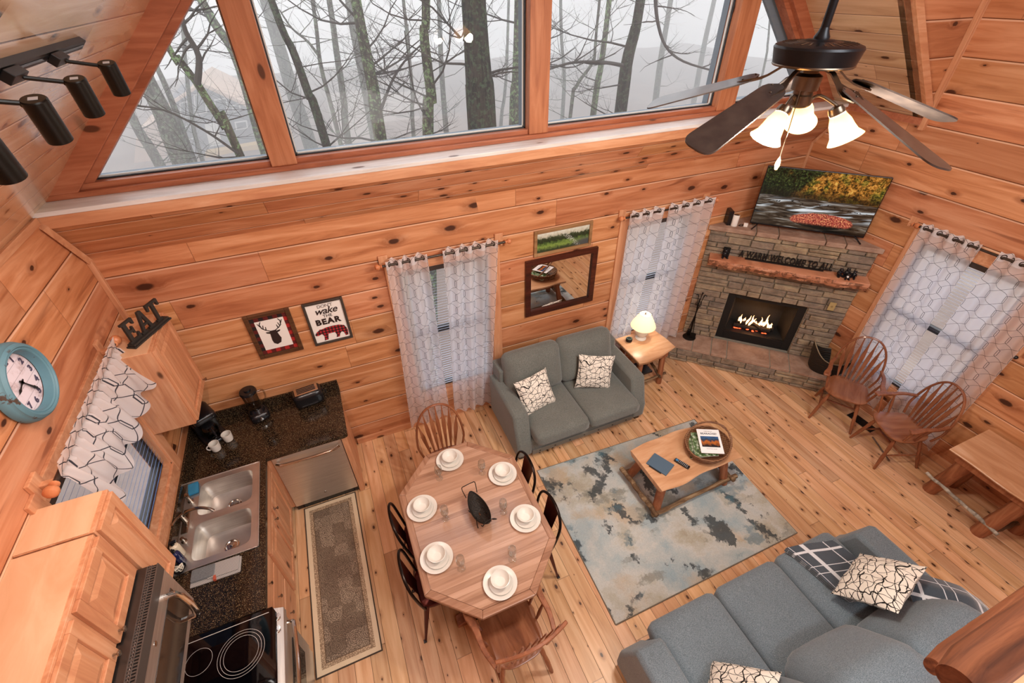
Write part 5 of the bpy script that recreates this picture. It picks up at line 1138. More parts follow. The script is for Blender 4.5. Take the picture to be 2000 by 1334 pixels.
for fn, nm in ((thrseat, 'seat_fold'), (thrback, 'back_fold')):
    for k in range(3):
        b = MB(); e = .012*(2-k); f_ = lambda u, v, k=k, fn=fn: fn(u, v, k)
        lo = lambda u, v, f_=f_: (f_(u, v)[0]+.004, f_(u, v)[1], f_(u, v)[2]-.014)
        b.grid(f_, 20, 20); b.grid(lambda u, v: lo(1-u, v), 20, 20)
        for g_ in (lambda u, v: f_(u, 0) if v < .5 else lo(u, 0), lambda u, v: lo(u, 1) if v < .5 else f_(u, 1), lambda u, v: lo(0, u) if v < .5 else f_(0, u), lambda u, v: f_(1, u) if v < .5 else lo(1, u)): b.grid(g_, 20, 1)
        b.M = Matrix.Identity(4); b.build(nm, THR, t, smooth=60)
# ------------------------------------------------------------------ coffee table and what lies on it
def liveslab(x0, x1, y0, y1, z0, z1, seed, longx=True, amp=.018, n=22):
    R = random.Random(seed); ph = [R.uniform(0, 6) for _ in range(4)]
    wv = lambda s, p: amp*(math.sin(s*6+p)+.5*math.sin(s*14+2*p))
    top = []
    if longx:
        top = [(x0+(x1-x0)*i/n, y0+wv(i/n, ph[0])) for i in range(n+1)]+[(x1-(x1-x0)*i/n, y1+wv(i/n, ph[1])) for i in range(n+1)]
    else:
        top = [(x0+wv(i/n, ph[0]), y1-(y1-y0)*i/n) for i in range(n+1)]+[(x1+wv(i/n, ph[1]), y0+(y1-y0)*i/n) for i in range(n+1)]
    cx, cy_ = (x0+x1)/2, (y0+y1)/2
    sc2 = lambda P, k: [(p[0] if longx else cx+(p[0]-cx)*(1-k/(x1-x0)*2), cy_+(p[1]-cy_)*(1-k/(y1-y0)*2) if longx else p[1]) for p in P]
    b = MB(); b.ring_loft([[(p[0], p[1], z0) for p in sc2(top, .04)], [(p[0], p[1], z0+.4*(z1-z0)) for p in sc2(top, .012)], [(p[0], p[1], z1-.008) for p in top], [(p[0], p[1], z1) for p in sc2(top, .006)]]); return b
def logleg(parent, p0, p1, r, mt=None):
    R = random.Random(int(p0[0]*1000+p0[1]*77)); P = slat_pts(p0, p1, 8); b = MB(); b.tube(P, [r*(1+R.uniform(-.06, .06)) for _ in P], 14); return b.build('leg', mt or W_log, parent, smooth=60)
def stick(parent, p0, p1, r, seed=0, nm='branch_stretcher', mt=None):
    R = random.Random(seed); P = slat_pts(p0, p1, 10); P = [p+Vector((0, 0, R.uniform(-.006, .006)))+Vector((R.uniform(-.006, .006), R.uniform(-.006, .006), 0)) for p in P]
    b = MB(); b.tube(smooth_path(P, 2), [r*(1+R.uniform(-.15, .15)) for _ in range(21)], 9); return b.build(nm, mt or W_bark, parent, smooth=60)
t = thing('coffee_table', 'rustic live-edge coffee table on log legs in the middle of the rug', 'table', (2.70, 2.03, 0))
liveslab(2.21, 3.18, 1.765, 2.295, .395, .45, 5, True, .014).build('tabletop', W_slabX, t, smooth=50)
b = MB(); b.box(2.27, 3.12, 1.86, 1.89, .33, .395); b.box(2.27, 3.12, 2.17, 2.20, .33, .395); b.build('apron', W_log, t, smooth=0, bev=.004)
for sx in (0, 1):
    for sy in (0, 1): logleg(t, (2.33 if sx == 0 else 3.06, 1.88 if sy == 0 else 2.17, .40), (2.25 if sx == 0 else 3.12, 1.80 if sy == 0 else 2.26, .010), .042)
stick(t, (2.20, 1.72, .10), (2.19, 2.33, .11), .024, 1); stick(t, (3.16, 1.74, .11), (3.17, 2.32, .10), .022, 2); stick(t, (2.18, 1.765, .065), (3.24, 1.78, .09), .022, 3); stick(t, (2.2, 2.29, .07), (3.2, 2.29, .08), .02, 4)
NB = plain('blue_grey_cover', '4c6377', .6)
t = thing('notebook', 'slate blue notebook with a pen on the coffee table', 'notebook', (2.375, 2.015, .45)); T0 = T_((2.375, 2.015, .451)) @ Rz(.42)
b = MB(); b.cbox((0, 0, .006), (.165, .215, .012), T0); b.build('cover', NB, t, smooth=0, bev=.001)
b = MB(); b.tube([T0 @ Vector((-.092, -.06, .007)), T0 @ Vector((-.092, .07, .007))], .0045, 8); b.build('pen', BLK, t)
t = thing('remote_control', 'black remote control with coloured buttons on the coffee table', 'remote', (2.572, 1.935, .45)); T0 = T_((2.572, 1.935, .451)) @ Rz(.42)
b = MB(); b.rbox((0, 0, .010), (.045, .155, .019), .008, M=T0); b.build('body', BLK, t)
b = MB()
for i in range(3):
    for j in range(7): b.cbox(((i-1)*.012, -.055+j*.015, .0205), (.007, .006, .002), T0)
b.build('buttons', plain('button_grey', '9aa0a6', .5), t, smooth=0)
b = MB(); b.lathe([(.014, .0195), (.014, .0215), (0, .0215)], T0 @ T_((0, .055, 0)), 16); b.build('ring_button', plain('button_blue', '3f7fae', .4), t)
WICK = weave('wicker', '6a432a', 'b48862', 55)
t = thing('wicker_basket', 'round wicker basket with an arched handle holding magazines', 'basket', (2.91, 1.985, .45)); T0 = T_((2.905, 1.985, .451)) @ Rz(.35)
b = MB(); b.M = T0
def oval(a, b_, z, k=36): return [(a*math.cos(2*PI*i/k), b_*math.sin(2*PI*i/k), z) for i in range(k)]
b.ring_loft([oval(.12, .10, .0), oval(.18, .15, .006), oval(.215, .185, .05), oval(.235, .205, .10), oval(.228, .198, .10), oval(.20, .17, .05), oval(.16, .13, .014), oval(.02, .02, .012)], True, False); b.build('body', WICK, t, smooth=60)
b = MB(); b.M = T0
for zz_, q in ((.103, .234), (.085, .234), (.06, .225), (.04, .214), (.02, .2)):
    P = [Vector(p) for p in oval(q, q-.03, zz_, 48)]; P = [p+Vector((0, 0, .003*math.sin(i*2.1))) for i, p in enumerate(P)]; b.tube(P+[P[0]], .0085 if zz_ > .09 else .006, 7)
b.build('coil', WICK, t, smooth=60)
b = MB(); b.M = T0; b.M = Matrix.Identity(4); hp_ = [Vector((2.905, 1.985, .545))+Vector((-.7, .7, 0))*.215*math.cos(a)+Vector((.115, .085, .17))*math.sin(a) for a in [PI*i/18 for i in range(19)]]
for ph in (0, PI): b.tube([p+Vector((.006*math.cos(i*.9+ph), 0, .006*math.sin(i*.9+ph))) for i, p in enumerate(hp_)], .0075, 7)
b.build('handle', WICK, t, smooth=60)
def covermat(name, kind):
    n = NT(name); P = n.xyz(n.tc('UV')); u, v = P[0], P[1]; a = n.noise(n.tc('UV'), 7, 4)
    if kind == 0:
        pic = n.ramp(n.m('ADD', v, n.m('MULTIPLY', a, .3)), [(.45, '20242c'), (.6, 'b86a2e'), (.68, '2c3a4c'), (.95, '3f6fa8')]); m_ = n.m('MULTIPLY', n.m('MULTIPLY', n.m('GREATER_THAN', u, .1), n.m('LESS_THAN', u, .9)), n.m('MULTIPLY', n.m('GREATER_THAN', v, .25), n.m('LESS_THAN', v, .70)))
        c = n.mix(m_, 'eeeef0', pic)
    else: c = n.ramp(a, [(.35, '27331f'), (.5, '5f7a4a'), (.62, 'b4bfae'), (.7, 'e6e6e2')])
    return n.done(n.bsdf(c, .25))
PAPER = plain('paper', 'e9e6de', .7)
for i, (dx, dy, dz, rz, ry, kd, lb) in enumerate(((-.070, .03, .070, -.50, -.38, 1, 'magazine with a dark woodland cover leaning in the wicker basket'), (-.030, .012, .088, -.50, -.20, 1, 'pale magazine tucked behind the front one in the wicker basket'), (.015, -.005, .128, -.50, -.05, 0, 'front magazine with a night cabin photograph in the wicker basket'))):
    M = T_((2.905+dx, 1.985+dy, .451+dz)) @ Rz(rz) @ Matrix.Rotation(.12, 4, 'X') @ Matrix.Rotation(ry, 4, 'Y')
    t = thing('magazine', lb, 'magazine', (2.905+dx, 1.985+dy, .451+dz-.02), group='magazines in the wicker basket')
    b = MB(); b.cbox((0, 0, 0), (.215, .275, .007), M); b.build('pages', PAPER, t, smooth=0)
    b = MB(); b.M = M; b.grid(lambda u, v: (-.1075+.215*u, -.1375+.275*v, .0042), 1, 1); cv = b.build('cover', covermat('cover_%d' % i, kd), t, smooth=0)
    if kd == 0:
        b = MB(); text_mesh(b, 'BEARADISE!', .030, M @ T_((0, .085, .0048)), .0006, bold=.0006); text_mesh(b, 'CABIN RENTAL', .012, M @ T_((0, .113, .0048)), .0005); text_mesh(b, 'VACATION GUIDE', .012, M @ T_((0, -.09, .0048)), .0005); b.build('cover_lettering', plain('cover_ink', '4a4f57', .5), cv, smooth=0)
# ------------------------------------------------------------------ side table, lamp
t = thing('side_table', 'live-edge pine side table on log legs right of the loveseat', 'table', (3.25, 3.48, 0))
b = MB(); b.ring_loft([[(x, y, .545) for x, y in ((2.965, 3.74), (2.97, 3.24), (3.08, 3.225), (3.30, 3.25), (3.52, 3.33), (3.53, 3.5), (3.50, 3.74))], [(x, y, .592) for x, y in ((2.95, 3.745), (2.955, 3.225), (3.08, 3.205), (3.31, 3.235), (3.555, 3.31), (3.555, 3.5), (3.515, 3.745))], [(x, y, .60) for x, y in ((2.955, 3.74), (2.96, 3.235), (3.08, 3.215), (3.31, 3.245), (3.545, 3.318), (3.545, 3.5), (3.51, 3.74))]]); b.build('tabletop', W_slabX, t, smooth=0)
for x, y in ((3.04, 3.30), (3.42, 3.36), (3.05, 3.68), (3.44, 3.68)): logleg(t, (x, y, .55), (x+(.03 if x > 3.2 else -.02), y-.02, 0), .036)
b = MB(); b.box(3.02, 3.45, 3.30, 3.33, .48, .545); b.build('apron', W_log, t, smooth=0)
stick(t, (3.40, 3.28, .16), (3.50, 3.72, .17), .02, 7); stick(t, (3.0, 3.31, .14), (3.52, 3.33, .15), .018, 8); stick(t, (3.02, 3.3, .16), (3.02, 3.7, .16), .018, 9)
tag(MB().box(3.10, 3.36, 3.40, 3.62, .165, .19).build('dark_book', BLK, smooth=0), 'dark flat book lying on the branch shelf under the side table', 'book')
LX, LY = 3.255, 3.625
t = thing('table_lamp', 'lit white table lamp with a cream shade on the side table', 'lamp', (LX, LY, .601)); T0 = T_((LX, LY, .601))
b = MB(); b.lathe([(.066, 0), (.068, .008), (.052, .022), (.040, .030), (.048, .042), (.070, .07), (.083, .105), (.080, .135), (.058, .165), (.030, .180), (.026, .19), (.034, .196), (.034, .204), (.012, .212), (.010, .26)], T0, 32); b.build('base', WHITE, t)
def shade_m(name, c, s_, alpha=.0, ec='ffe4c0'):
    n = NT(name); d = n.n.new('ShaderNodeBsdfDiffuse'); d.inputs[0].default_value = hexc(c); tl = n.n.new('ShaderNodeBsdfTranslucent'); tl.inputs[0].default_value = hexc(c); e = n.n.new('ShaderNodeEmission'); e.inputs[0].default_value = hexc(ec); e.inputs[1].default_value = s_
    m1 = n.n.new('ShaderNodeMixShader'); m1.inputs[0].default_value = .6; n.l.new(d.outputs[0], m1.inputs[1]); n.l.new(tl.outputs[0], m1.inputs[2]); a = n.n.new('ShaderNodeAddShader'); n.l.new(m1.outputs[0], a.inputs[0]); n.l.new(e.outputs[0], a.inputs[1]); return n.done(a.outputs[0])
b = MB(); b.lathe([(.155, .195), (.140, .235), (.110, .295), (.068, .372), (.065, .372), (.107, .295), (.137, .235), (.152, .197)], T0, 40, caps=False); b.build('lamp_shade', shade_m('cream_shade', 'f6eedc', .25), t)
b = MB(); b.lathe([(.008, .36), (.012, .378), (.006, .388), (.008, .398), (0, .402)], T0, 12); b.tube([T0 @ Vector((-.066, 0, .37)), T0 @ Vector((.066, 0, .37))], .002, 5); b.build('finial', NICKEL, t)
b = MB(); b.ell((0, 0, .28), (.026, .026, .036), M=T0); b.build('bulb', emitter('lamp_bulb', 'ffd9a8', 6), t)
light('table_lamp_bulb', 'POINT', (LX, LY, .601+.30), 6, (1, .84, .64), .04)
b = MB(); b.lathe([(.036, 0), (.040, .004), (.040, .038), (.036, .044), (0, .044)], T_((3.085, 3.635, .601)), 28); t = tag(b.build('smart_speaker', BLKM), 'small black round puck speaker beside the lamp', 'speaker'); WM[t.name] = Matrix.Identity(4)
b = MB(); b.lathe([(.031, .0445), (.031, .046), (.028, .046), (.028, .0445)], T_((3.085, 3.635, .601)), 28, caps=False); b.build('light_ring', plain('ring_teal', '5f8f86', .4), t)
# ------------------------------------------------------------------ console table at the right
t = thing('console_table', 'rustic live-edge console table on thick log legs against the right wall', 'table', (5.07, .45, 0))
liveslab(4.80, 5.40, -.30, .955, .66, .705, 9, False, .014).build('tabletop', W_slabY, t, smooth=50)
b = MB(); b.box(4.86, 4.90, -.24, .89, .58, .66); b.box(5.30, 5.34, -.24, .89, .58, .66); b.build('apron', W_log, t, smooth=0, bev=.005)
for (p0, p1) in (((4.93, .80, .66), (5.02, .90, 0)), ((4.93, .36, .66), (4.95, .42, 0)), ((5.27, .80, .66), (5.30, .86, 0)), ((4.93, -.12, .66), (4.97, -.2, 0)), ((5.27, .3, .66), (5.30, .30, 0))):
    logleg(t, p0, p1, .062)
stick(t, (4.905, .985, .245), (4.885, .32, .18), .017, 12, mt=wood('pale_stick', ['6d6358', '9c9284', 'c9bfae'], 0, rough=.9)); stick(t, (4.93, .37, .12), (5.33, .30, .13), .022, 13)
# small things on the floor by the window
t = thing('floor_register', 'dark metal floor register under the chair by the right curtains', 'vent', (5.25, 1.75, 0))
b = MB(); b.box(5.18, 5.30, 1.66, 1.96, .001, .006); b.build('frame', BLKM, t, smooth=0)
b = MB()
for i in range(14): b.box(5.19, 5.29, 1.672+i*.02, 1.68+i*.02, .006, .010)
b.build('grille', BLKM, t, smooth=0)
b = MB(); b.tube([(5.13, 1.60, .012), (4.98, 1.30, .012)], .008, 8); tag(b.build('metal_rod', NICKEL), 'thin silver rod lying on the floor under the angled armchair', 'rod')
t = thing('wall_plaque', 'small wooden wall plaque with a black knob right of the right window', 'plaque', (5.44, 1.12, 1.5))
b = MB(); b.box(5.43, 5.458, .98, 1.21, 1.42, 1.60); b.build('board', W_pineZ, t, smooth=0, bev=.004)
b = MB(); b.ell((5.415, 1.165, 1.455), (.018, .018, .018)); b.build('knob', BLK, t)
b = MB(); b.box(5.415, 5.43, 1.06, 1.14, 1.48, 1.57); b.build('carved_block', W_log, t, smooth=0, bev=.004)
# loft rail in front of the camera's right foot
t = thing('loft_railing', 'hewn log loft railing crossing the lower right corner', 'railing', (1.5, -.06, 2.5))
def hewn(nm, x0, x1, y, z, ry, rz_, seed, drop=0):
    R = random.Random(seed); b = MB(); rings = []
    for i in range(29):
        k = i/28; x = x0+(x1-x0)*k; zc = z+drop*k; s_ = .75 if i in (0, 28) else 1
        rings.append([(x, y+ry*s_*math.cos(2*PI*j/24)*(1+.05*math.sin(3*j*PI/12+seed+k*2)+.02*math.sin(k*23+j)), zc+rz_*s_*math.sin(2*PI*j/24)*(1+.06*math.sin(2*j*PI/12+seed+k*3))) for j in range(24)])
    b.ring_loft(rings); return b.build(nm, W_rail, t, smooth=50)
hewn('lower_rail', 1.335, 3.4, -.045, 2.56, .030, .045, 1)
hewn('top_rail', 1.05, 3.0, -.075, 2.93, .050, .055, 3)
b = MB(); b.tube([(1.9, -.065, 2.2), (1.9, -.07, 2.93)], .05, 12); b.build('post', W_rail, t)
b = MB(); b.tube([(2.6, -.065, 2.2), (2.6, -.07, 2.93)], .05, 12); b.build('post', W_rail, t)
b = MB(); b.box(1.0, 5.4, -.35, -.12, 2.2, 2.42); struct(b.build('floor_loft_edge', W_pineX, smooth=0))
# ------------------------------------------------------------------ corner fireplace; local x runs along the face, -y towards the room
FM = T_((4.22, 3.885, 0)) @ Rz(-PI/4)
FP = thing('fireplace', 'corner fireplace of stacked tan ledge stone with raised hearth', 'fireplace', (4.6, 3.5, 0))
def FMB(): b = MB(); b.M = FM.copy(); return b
OX0, OX1, OZ0, OZ1 = .43, 1.345, .25, 1.03
b = FMB(); SW = 1.754
def slab_poly(x0, x1, z0, z1, y0=.015, y1=.09):
    l0 = max(x0, y0); l1 = max(x0, y1); r0 = min(x1, SW-y0); r1 = min(x1, SW-y1)
    b.add([(l0, y0, z0), (r0, y0, z0), (r1, y1, z0), (l1, y1, z0), (l0, y0, z1), (r0, y0, z1), (r1, y1, z1), (l1, y1, z1)], [(0, 3, 2, 1), (4, 5, 6, 7), (0, 1, 5, 4), (1, 2, 6, 5), (2, 3, 7, 6), (3, 0, 4, 7)])
slab_poly(0, OX0, .0, 1.80); slab_poly(OX1, SW, .0, 1.80); slab_poly(OX0, OX1, OZ1, 1.80); slab_poly(OX0, OX1, 0, OZ0)
b.build('mortar_core', M_mortar, FP, smooth=0)
def stones(mb, x0, x1, z0, z1, seed, hole=None, yb=.02, hmin=.045, hmax=.10, yoff=0, left=0, right=0):
    R = random.Random(seed); z = z0
    while z < z1-.02:
        h = R.uniform(hmin, hmax)
        if z+h > z1-.03: h = z1-z
        x = x0
        while x < x1-.01:
            L = R.uniform(.12, .36)*(1.15 if h > .075 else .9)
            if x+L > x1-.08: L = x1-x
            segs = [(x, x+L)]
            if hole and z+h*.5 > hole[2] and z+h*.5 < hole[3]:
                o = []
                for a, c in segs:
                    if c <= hole[0] or a >= hole[1]: o.append((a, c))
                    else:
                        if a < hole[0]-.02: o.append((a, hole[0]))
                        if c > hole[1]+.02: o.append((hole[1], c))
                segs = o
            for a, c in segs:
                hs = [(z, z+h)] if R.random() > .16 or h < .085 else [(z, z+h*.5), (z+h*.5, z+h)]
                for za, zb in hs:
                    g = .0035; p = R.uniform(.004, .028); ch = .008
                    j = [R.uniform(-.004, .004) for _ in range(8)]
                    a1, c1_, z1_, z2 = a+g, c-g, za+g, zb-g
                    if c1_-a1 < .015: continue
                    mb.add([(a1, yb+yoff, z1_), (c1_, yb+yoff, z1_), (c1_, yb+yoff, z2), (a1, yb+yoff, z2),
                            (a1+ch*.2, -p+ch+yoff, z1_+ch*.2), (c1_-ch*.2, -p+ch+yoff, z1_+ch*.2), (c1_-ch*.2, -p+ch+yoff, z2-ch*.2), (a1+ch*.2, -p+ch+yoff, z2-ch*.2),
                            (a1+ch, -p+yoff+j[0], z1_+ch), (c1_-ch, -p+yoff+j[1], z1_+ch), (c1_-ch, -p+yoff+j[2], z2-ch), (a1+ch, -p+yoff+j[3], z2-ch)],
                           [(0, 1, 5, 4), (1, 2, 6, 5), (2, 3, 7, 6), (3, 0, 4, 7), (4, 5, 9, 8), (5, 6, 10, 9), (6, 7, 11, 10), (7, 4, 8, 11), (8, 9, 10, 11), (3, 2, 1, 0)])
            x += L
        z += h
b = FMB(); stones(b, .0, 1.75, .245, 1.80, 11, (OX0-.001, OX1+.001, OZ0-.01, OZ1-.02)); b.build('stone_face', M_stone, FP, smooth=0)
# hearth
b = FMB(); b.prism([(-.35, -.352), (2.10, -.352), (1.754, .0), (0, 0)], 0, .20); b.build('hearth_core', M_mortar, FP, smooth=0)
b = FMB(); stones(b, -.355, 2.11, .0, .203, 21, None, .015, .035, .07, yoff=-.36); b.build('hearth_face', M_stone, FP, smooth=0)
JX = [-.37, .16, .40, .60, 1.13, 1.36, 2.12]
for a, c in zip(JX, JX[1:]):
    f = lambda x, y: x
    a0, c0 = a+.006, c-.006
    bl = max(a0, -.0+0) if a0 < 0 else a0; br = c0 if c0 < 1.75 else 1.75
    yb_ = -.001
    b = FMB(); b.add([(x, y, z) for z in (.203, .243) for x, y in ((a0, -.375), (c0, -.375), (br, yb_), (bl if a0 >= 0 else 0.0, yb_))], [(0, 3, 2, 1), (4, 5, 6, 7), (0, 1, 5, 4), (1, 2, 6, 5), (2, 3, 7, 6), (3, 0, 4, 7)])
    b.build('hearth_slab', M_slab, FP, smooth=0, bev=.005)
b = FMB(); b.prism([(-.36, -.362), (2.11, -.362), (1.754, .0), (0, 0)], .2, .236); b.build('hearth_mortar', M_mortar, FP, smooth=0)
JC = [-.03, .50, .74, 1.22, 1.42, 1.784]
for a, c in zip(JC, JC[1:]):
    a0, c0 = a+.005, c-.005
    def dep(x): return min(x, SW-x)
    mid_ = [(x, dep(x)-.002) for x in ((c0, .877, a0) if a0 < .877 < c0 else (c0, a0))]
    P = [(a0, -.045), (c0, -.045)]+[(x, max(y, -.03)) for x, y in mid_]
    b = FMB(); b.prism(P, 1.80, 1.855); b.build('cap_slab', M_slab, FP, smooth=0, bev=.008)
b = FMB(); b.prism([(.02, .0), (1.734, .0), (.877, .85)], 1.76, 1.842); b.build('cap_mortar', M_mortar, FP, smooth=0)
# near-black firebox, surround, logs, fire
FIREBLK = plain('firebox_black', '0c0b0b', .6); FBP = plain('firebox_panel', '1c1a18', .8, noise=.3); CHAR = plain('charred_log', '16110e', .9, bumpy=.02)
b = FMB()
for a in ((OX0, OX0+.09, OZ0, OZ1), (OX1-.09, OX1, OZ0, OZ1), (OX0+.09, OX1-.09, OZ1-.12, OZ1), (OX0+.09, OX1-.09, OZ0, OZ0+.13)): b.box(a[0], a[1], .035, .06, a[2], a[3])
b.build('firebox_surround', FIREBLK, FP, smooth=0, bev=.002)
b = FMB(); x0, x1, z0, z1 = OX0+.09, OX1-.09, OZ0+.13, OZ1-.12
b.add([(x0, .06, z0), (x1, .06, z0), (x1-.07, .36, z0), (x0+.07, .36, z0), (x0, .06, z1), (x1, .06, z1), (x1-.07, .36, z1-.03), (x0+.07, .36, z1-.03)], [(0, 1, 2, 3), (3, 2, 6, 7), (1, 5, 6, 2), (0, 3, 7, 4)]); b.build('firebox_lining', FBP, FP, smooth=0)
b = FMB(); b.add([(x0, .06, z1), (x1, .06, z1), (x1-.07, .36, z1-.03), (x0+.07, .36, z1-.03)], [(0, 1, 2, 3)]); b.build('firebox_top', FIREBLK, FP, smooth=0)
for i, (p0, p1, r) in enumerate((((.62, .13, .43), (1.08, .15, .43), .032), ((.66, .22, .44), (1.12, .20, .44), .034), ((.70, .14, .49), (1.05, .24, .47), .026), ((.80, .20, .52), (.98, .11, .45), .022))):
    R = random.Random(i+3); P = slat_pts(p0, p1, 8); b = FMB(); b.tube(P, [r*(1+R.uniform(-.15, .15)) for _ in P], 9); b.build('fire_log', CHAR, FP, smooth=50)
FLM = emitter('flame', 'ffb070', 5.5, '000000'); EMB = emitter('ember', 'ff5a30', 2.2, '000000')
R = random.Random(8)
b = FMB()
for k in range(16):
    x = .68+.40*k/15+R.uniform(-.01, .01); y = .15+R.uniform(-.03, .05); h = R.uniform(.07, .18)*(1.3 if k in (4, 5, 6, 12, 13) else .8); l = R.uniform(-.03, .03)
    P = [Vector((x+l*t_*t_+.008*math.sin(t_*6+k), y, .47+h*t_)) for t_ in (0, .15, .35, .6, .8, 1)]
    b.tube(P, [.008, .018, .019, .012, .006, .001], 8, flat=.7)
b.build('flames', FLM, FP, smooth=60)
b = FMB()
for k in range(16): b.ell((.64+.40*R.random(), .09+.05*R.random(), .40+.02*R.random()), (.018, .01, .006), 8, 5)
b.build('embers', EMB, FP)
FQ = FM @ Vector((.88, .12, .56)); light('fire_glow', 'POINT', FQ, 1.5, (1, .5, .22), .06)
b = FMB(); b.box(1.53, 1.60, -.034, -.026, 1.005, 1.115); ou = b.build('outlet_cover', plain('stone_outlet', 'b39c6a', .6), FP, smooth=0, bev=.002)
b = FMB(); b.lathe([(.014, 0), (.014, .002), (0, .002)], T_((1.565, -.034, 1.06)) @ Matrix.Rotation(PI/2, 4, 'X'), 12); b.build('outlet_switch', plain('outlet_tan', '8f7a50', .5), ou)
# mantel shelf
t = thing('mantel_shelf', 'live-edge cedar mantel beam across the fireplace', 'shelf', tuple(FM @ Vector((.9, -.1, 1.4))))
n_ = 40; R = random.Random(5); rings = []
for i in range(n_+1):
    x = .07+1.69*i/n_; w1 = .010*math.sin(i*.7)+R.uniform(-.006, .006); w2 = .010*math.sin(i*.5+2)+R.uniform(-.008, .008)
    rings.append([(x, -.001, 1.395), (x, -.001, 1.50), (x, -.185, 1.50), (x, -.200+w1*.3, 1.492), (x, -.205+w1, 1.462), (x, -.185+w2, 1.425), (x, -.165+w1, 1.395+w2*.5)])
b = FMB(); b.ring_loft(rings)
def mantel_m():
    n = NT('cedar_live_edge'); P = n.tc(); g = n.noise(n.mapp(P, (3, 3, 22)), 1, 5, 1); a = n.noise(P, 16, 5, .4, .7)
    c = n.ramp(g, [(.3, 'a8684a'), (.5, 'c28462'), (.7, 'd49c7c')]); nz = n.xyz(n.n.new('ShaderNodeNewGeometry').outputs['Normal'])[2]
    edge = n.m('MULTIPLY', n.step(nz, .5, .2), n.step(a, .46, .56)); c = n.mix(n.m('MULTIPLY', edge, .7), c, '4a2c1a')
    return n.done(n.bsdf(c, .6, bump=n.bump(n.m('MULTIPLY', a, n.step(nz, .6, .2)), .7, .02)))
b.build('beam', mantel_m(), t, smooth=30)
t = thing('word_sign', 'black cut-out sign reading A WARM WELCOME TO ALL on the mantel', 'sign', tuple(FM @ Vector((.9, -.05, 1.502))))
b = FMB(); b.box(.47, 1.31, -.062, -.035, 1.501, 1.516); b.build('base', BLKM, t, smooth=0)
b = FMB(); text_mesh(b, 'A WARM WELCOME TO ALL', .118, T_((.89, -.052, 1.560)) @ Matrix.Rotation(PI/2, 4, 'X') @ Matrix.Scale(.60, 4, (1, 0, 0)), .010, bold=.0042, spacing=1.12); b.build('lettering', BLKM, t, smooth=0)
def bear(mb, M, s=1, rear=False):
    old = mb.M; mb.M = mb.M @ M @ Matrix.Scale(s, 4)
    mb.ell((0, 0, .040), (.028, .024, .036)); mb.ell((0, -.012, .088), (.020, .020, .019)); mb.ell((0, -.032, .083), (.009, .012, .008), 8, 6)
    for q in (-1, 1):
        mb.ell((q*.014, -.006, .105), (.007, .004, .007), 8, 5); mb.tube([(q*.020, -.008, .062), (q*.030, -.026, .052), (q*.020, -.042, .050)], [.010, .009, .008], 8)
        mb.tube([(q*.016, -.010, .018), (q*.026, -.036, .012), (q*.026, -.050, .014)], [.014, .012, .010], 8)
    mb.M = old
BEARM = plain('black_bear_resin', '15151a', .35, bumpy=.01)
t = thing('bear_figurine', 'small black bear figurine with a square plaque at the left end of the mantel', 'figurine', tuple(FM @ Vector((.235, -.09, 1.502)))); b = FMB(); bear(b, T_((.235, -.09, 1.500)) @ Rz(.2), 1.05); b.build('bear', BEARM, t, smooth=60)
b = FMB(); b.box(.205, .285, -.060, -.052, 1.50, 1.62); b.build('plaque', BLKM, t, smooth=0)
t = thing('bear_figurine', 'black figurine of a cluster of tumbling bears at the right end of the mantel', 'figurine', tuple(FM @ Vector((1.53, -.12, 1.502))))
for dx, dy, rz, s_ in ((-.075, 0, .5, .95), (0, .02, 0, 1.0), (.07, .005, -.5, .9), (.0, -.045, .1, .7)):
    b = FMB(); bear(b, T_((1.53+dx, -.105+dy, 1.500)) @ Rz(rz), s_); b.build('bear', BEARM, t, smooth=60)
b = FMB(); b.ell((1.53, -.165, 1.535), (.014, .012, .014)); b.build('light_ball', WHITEP, t)
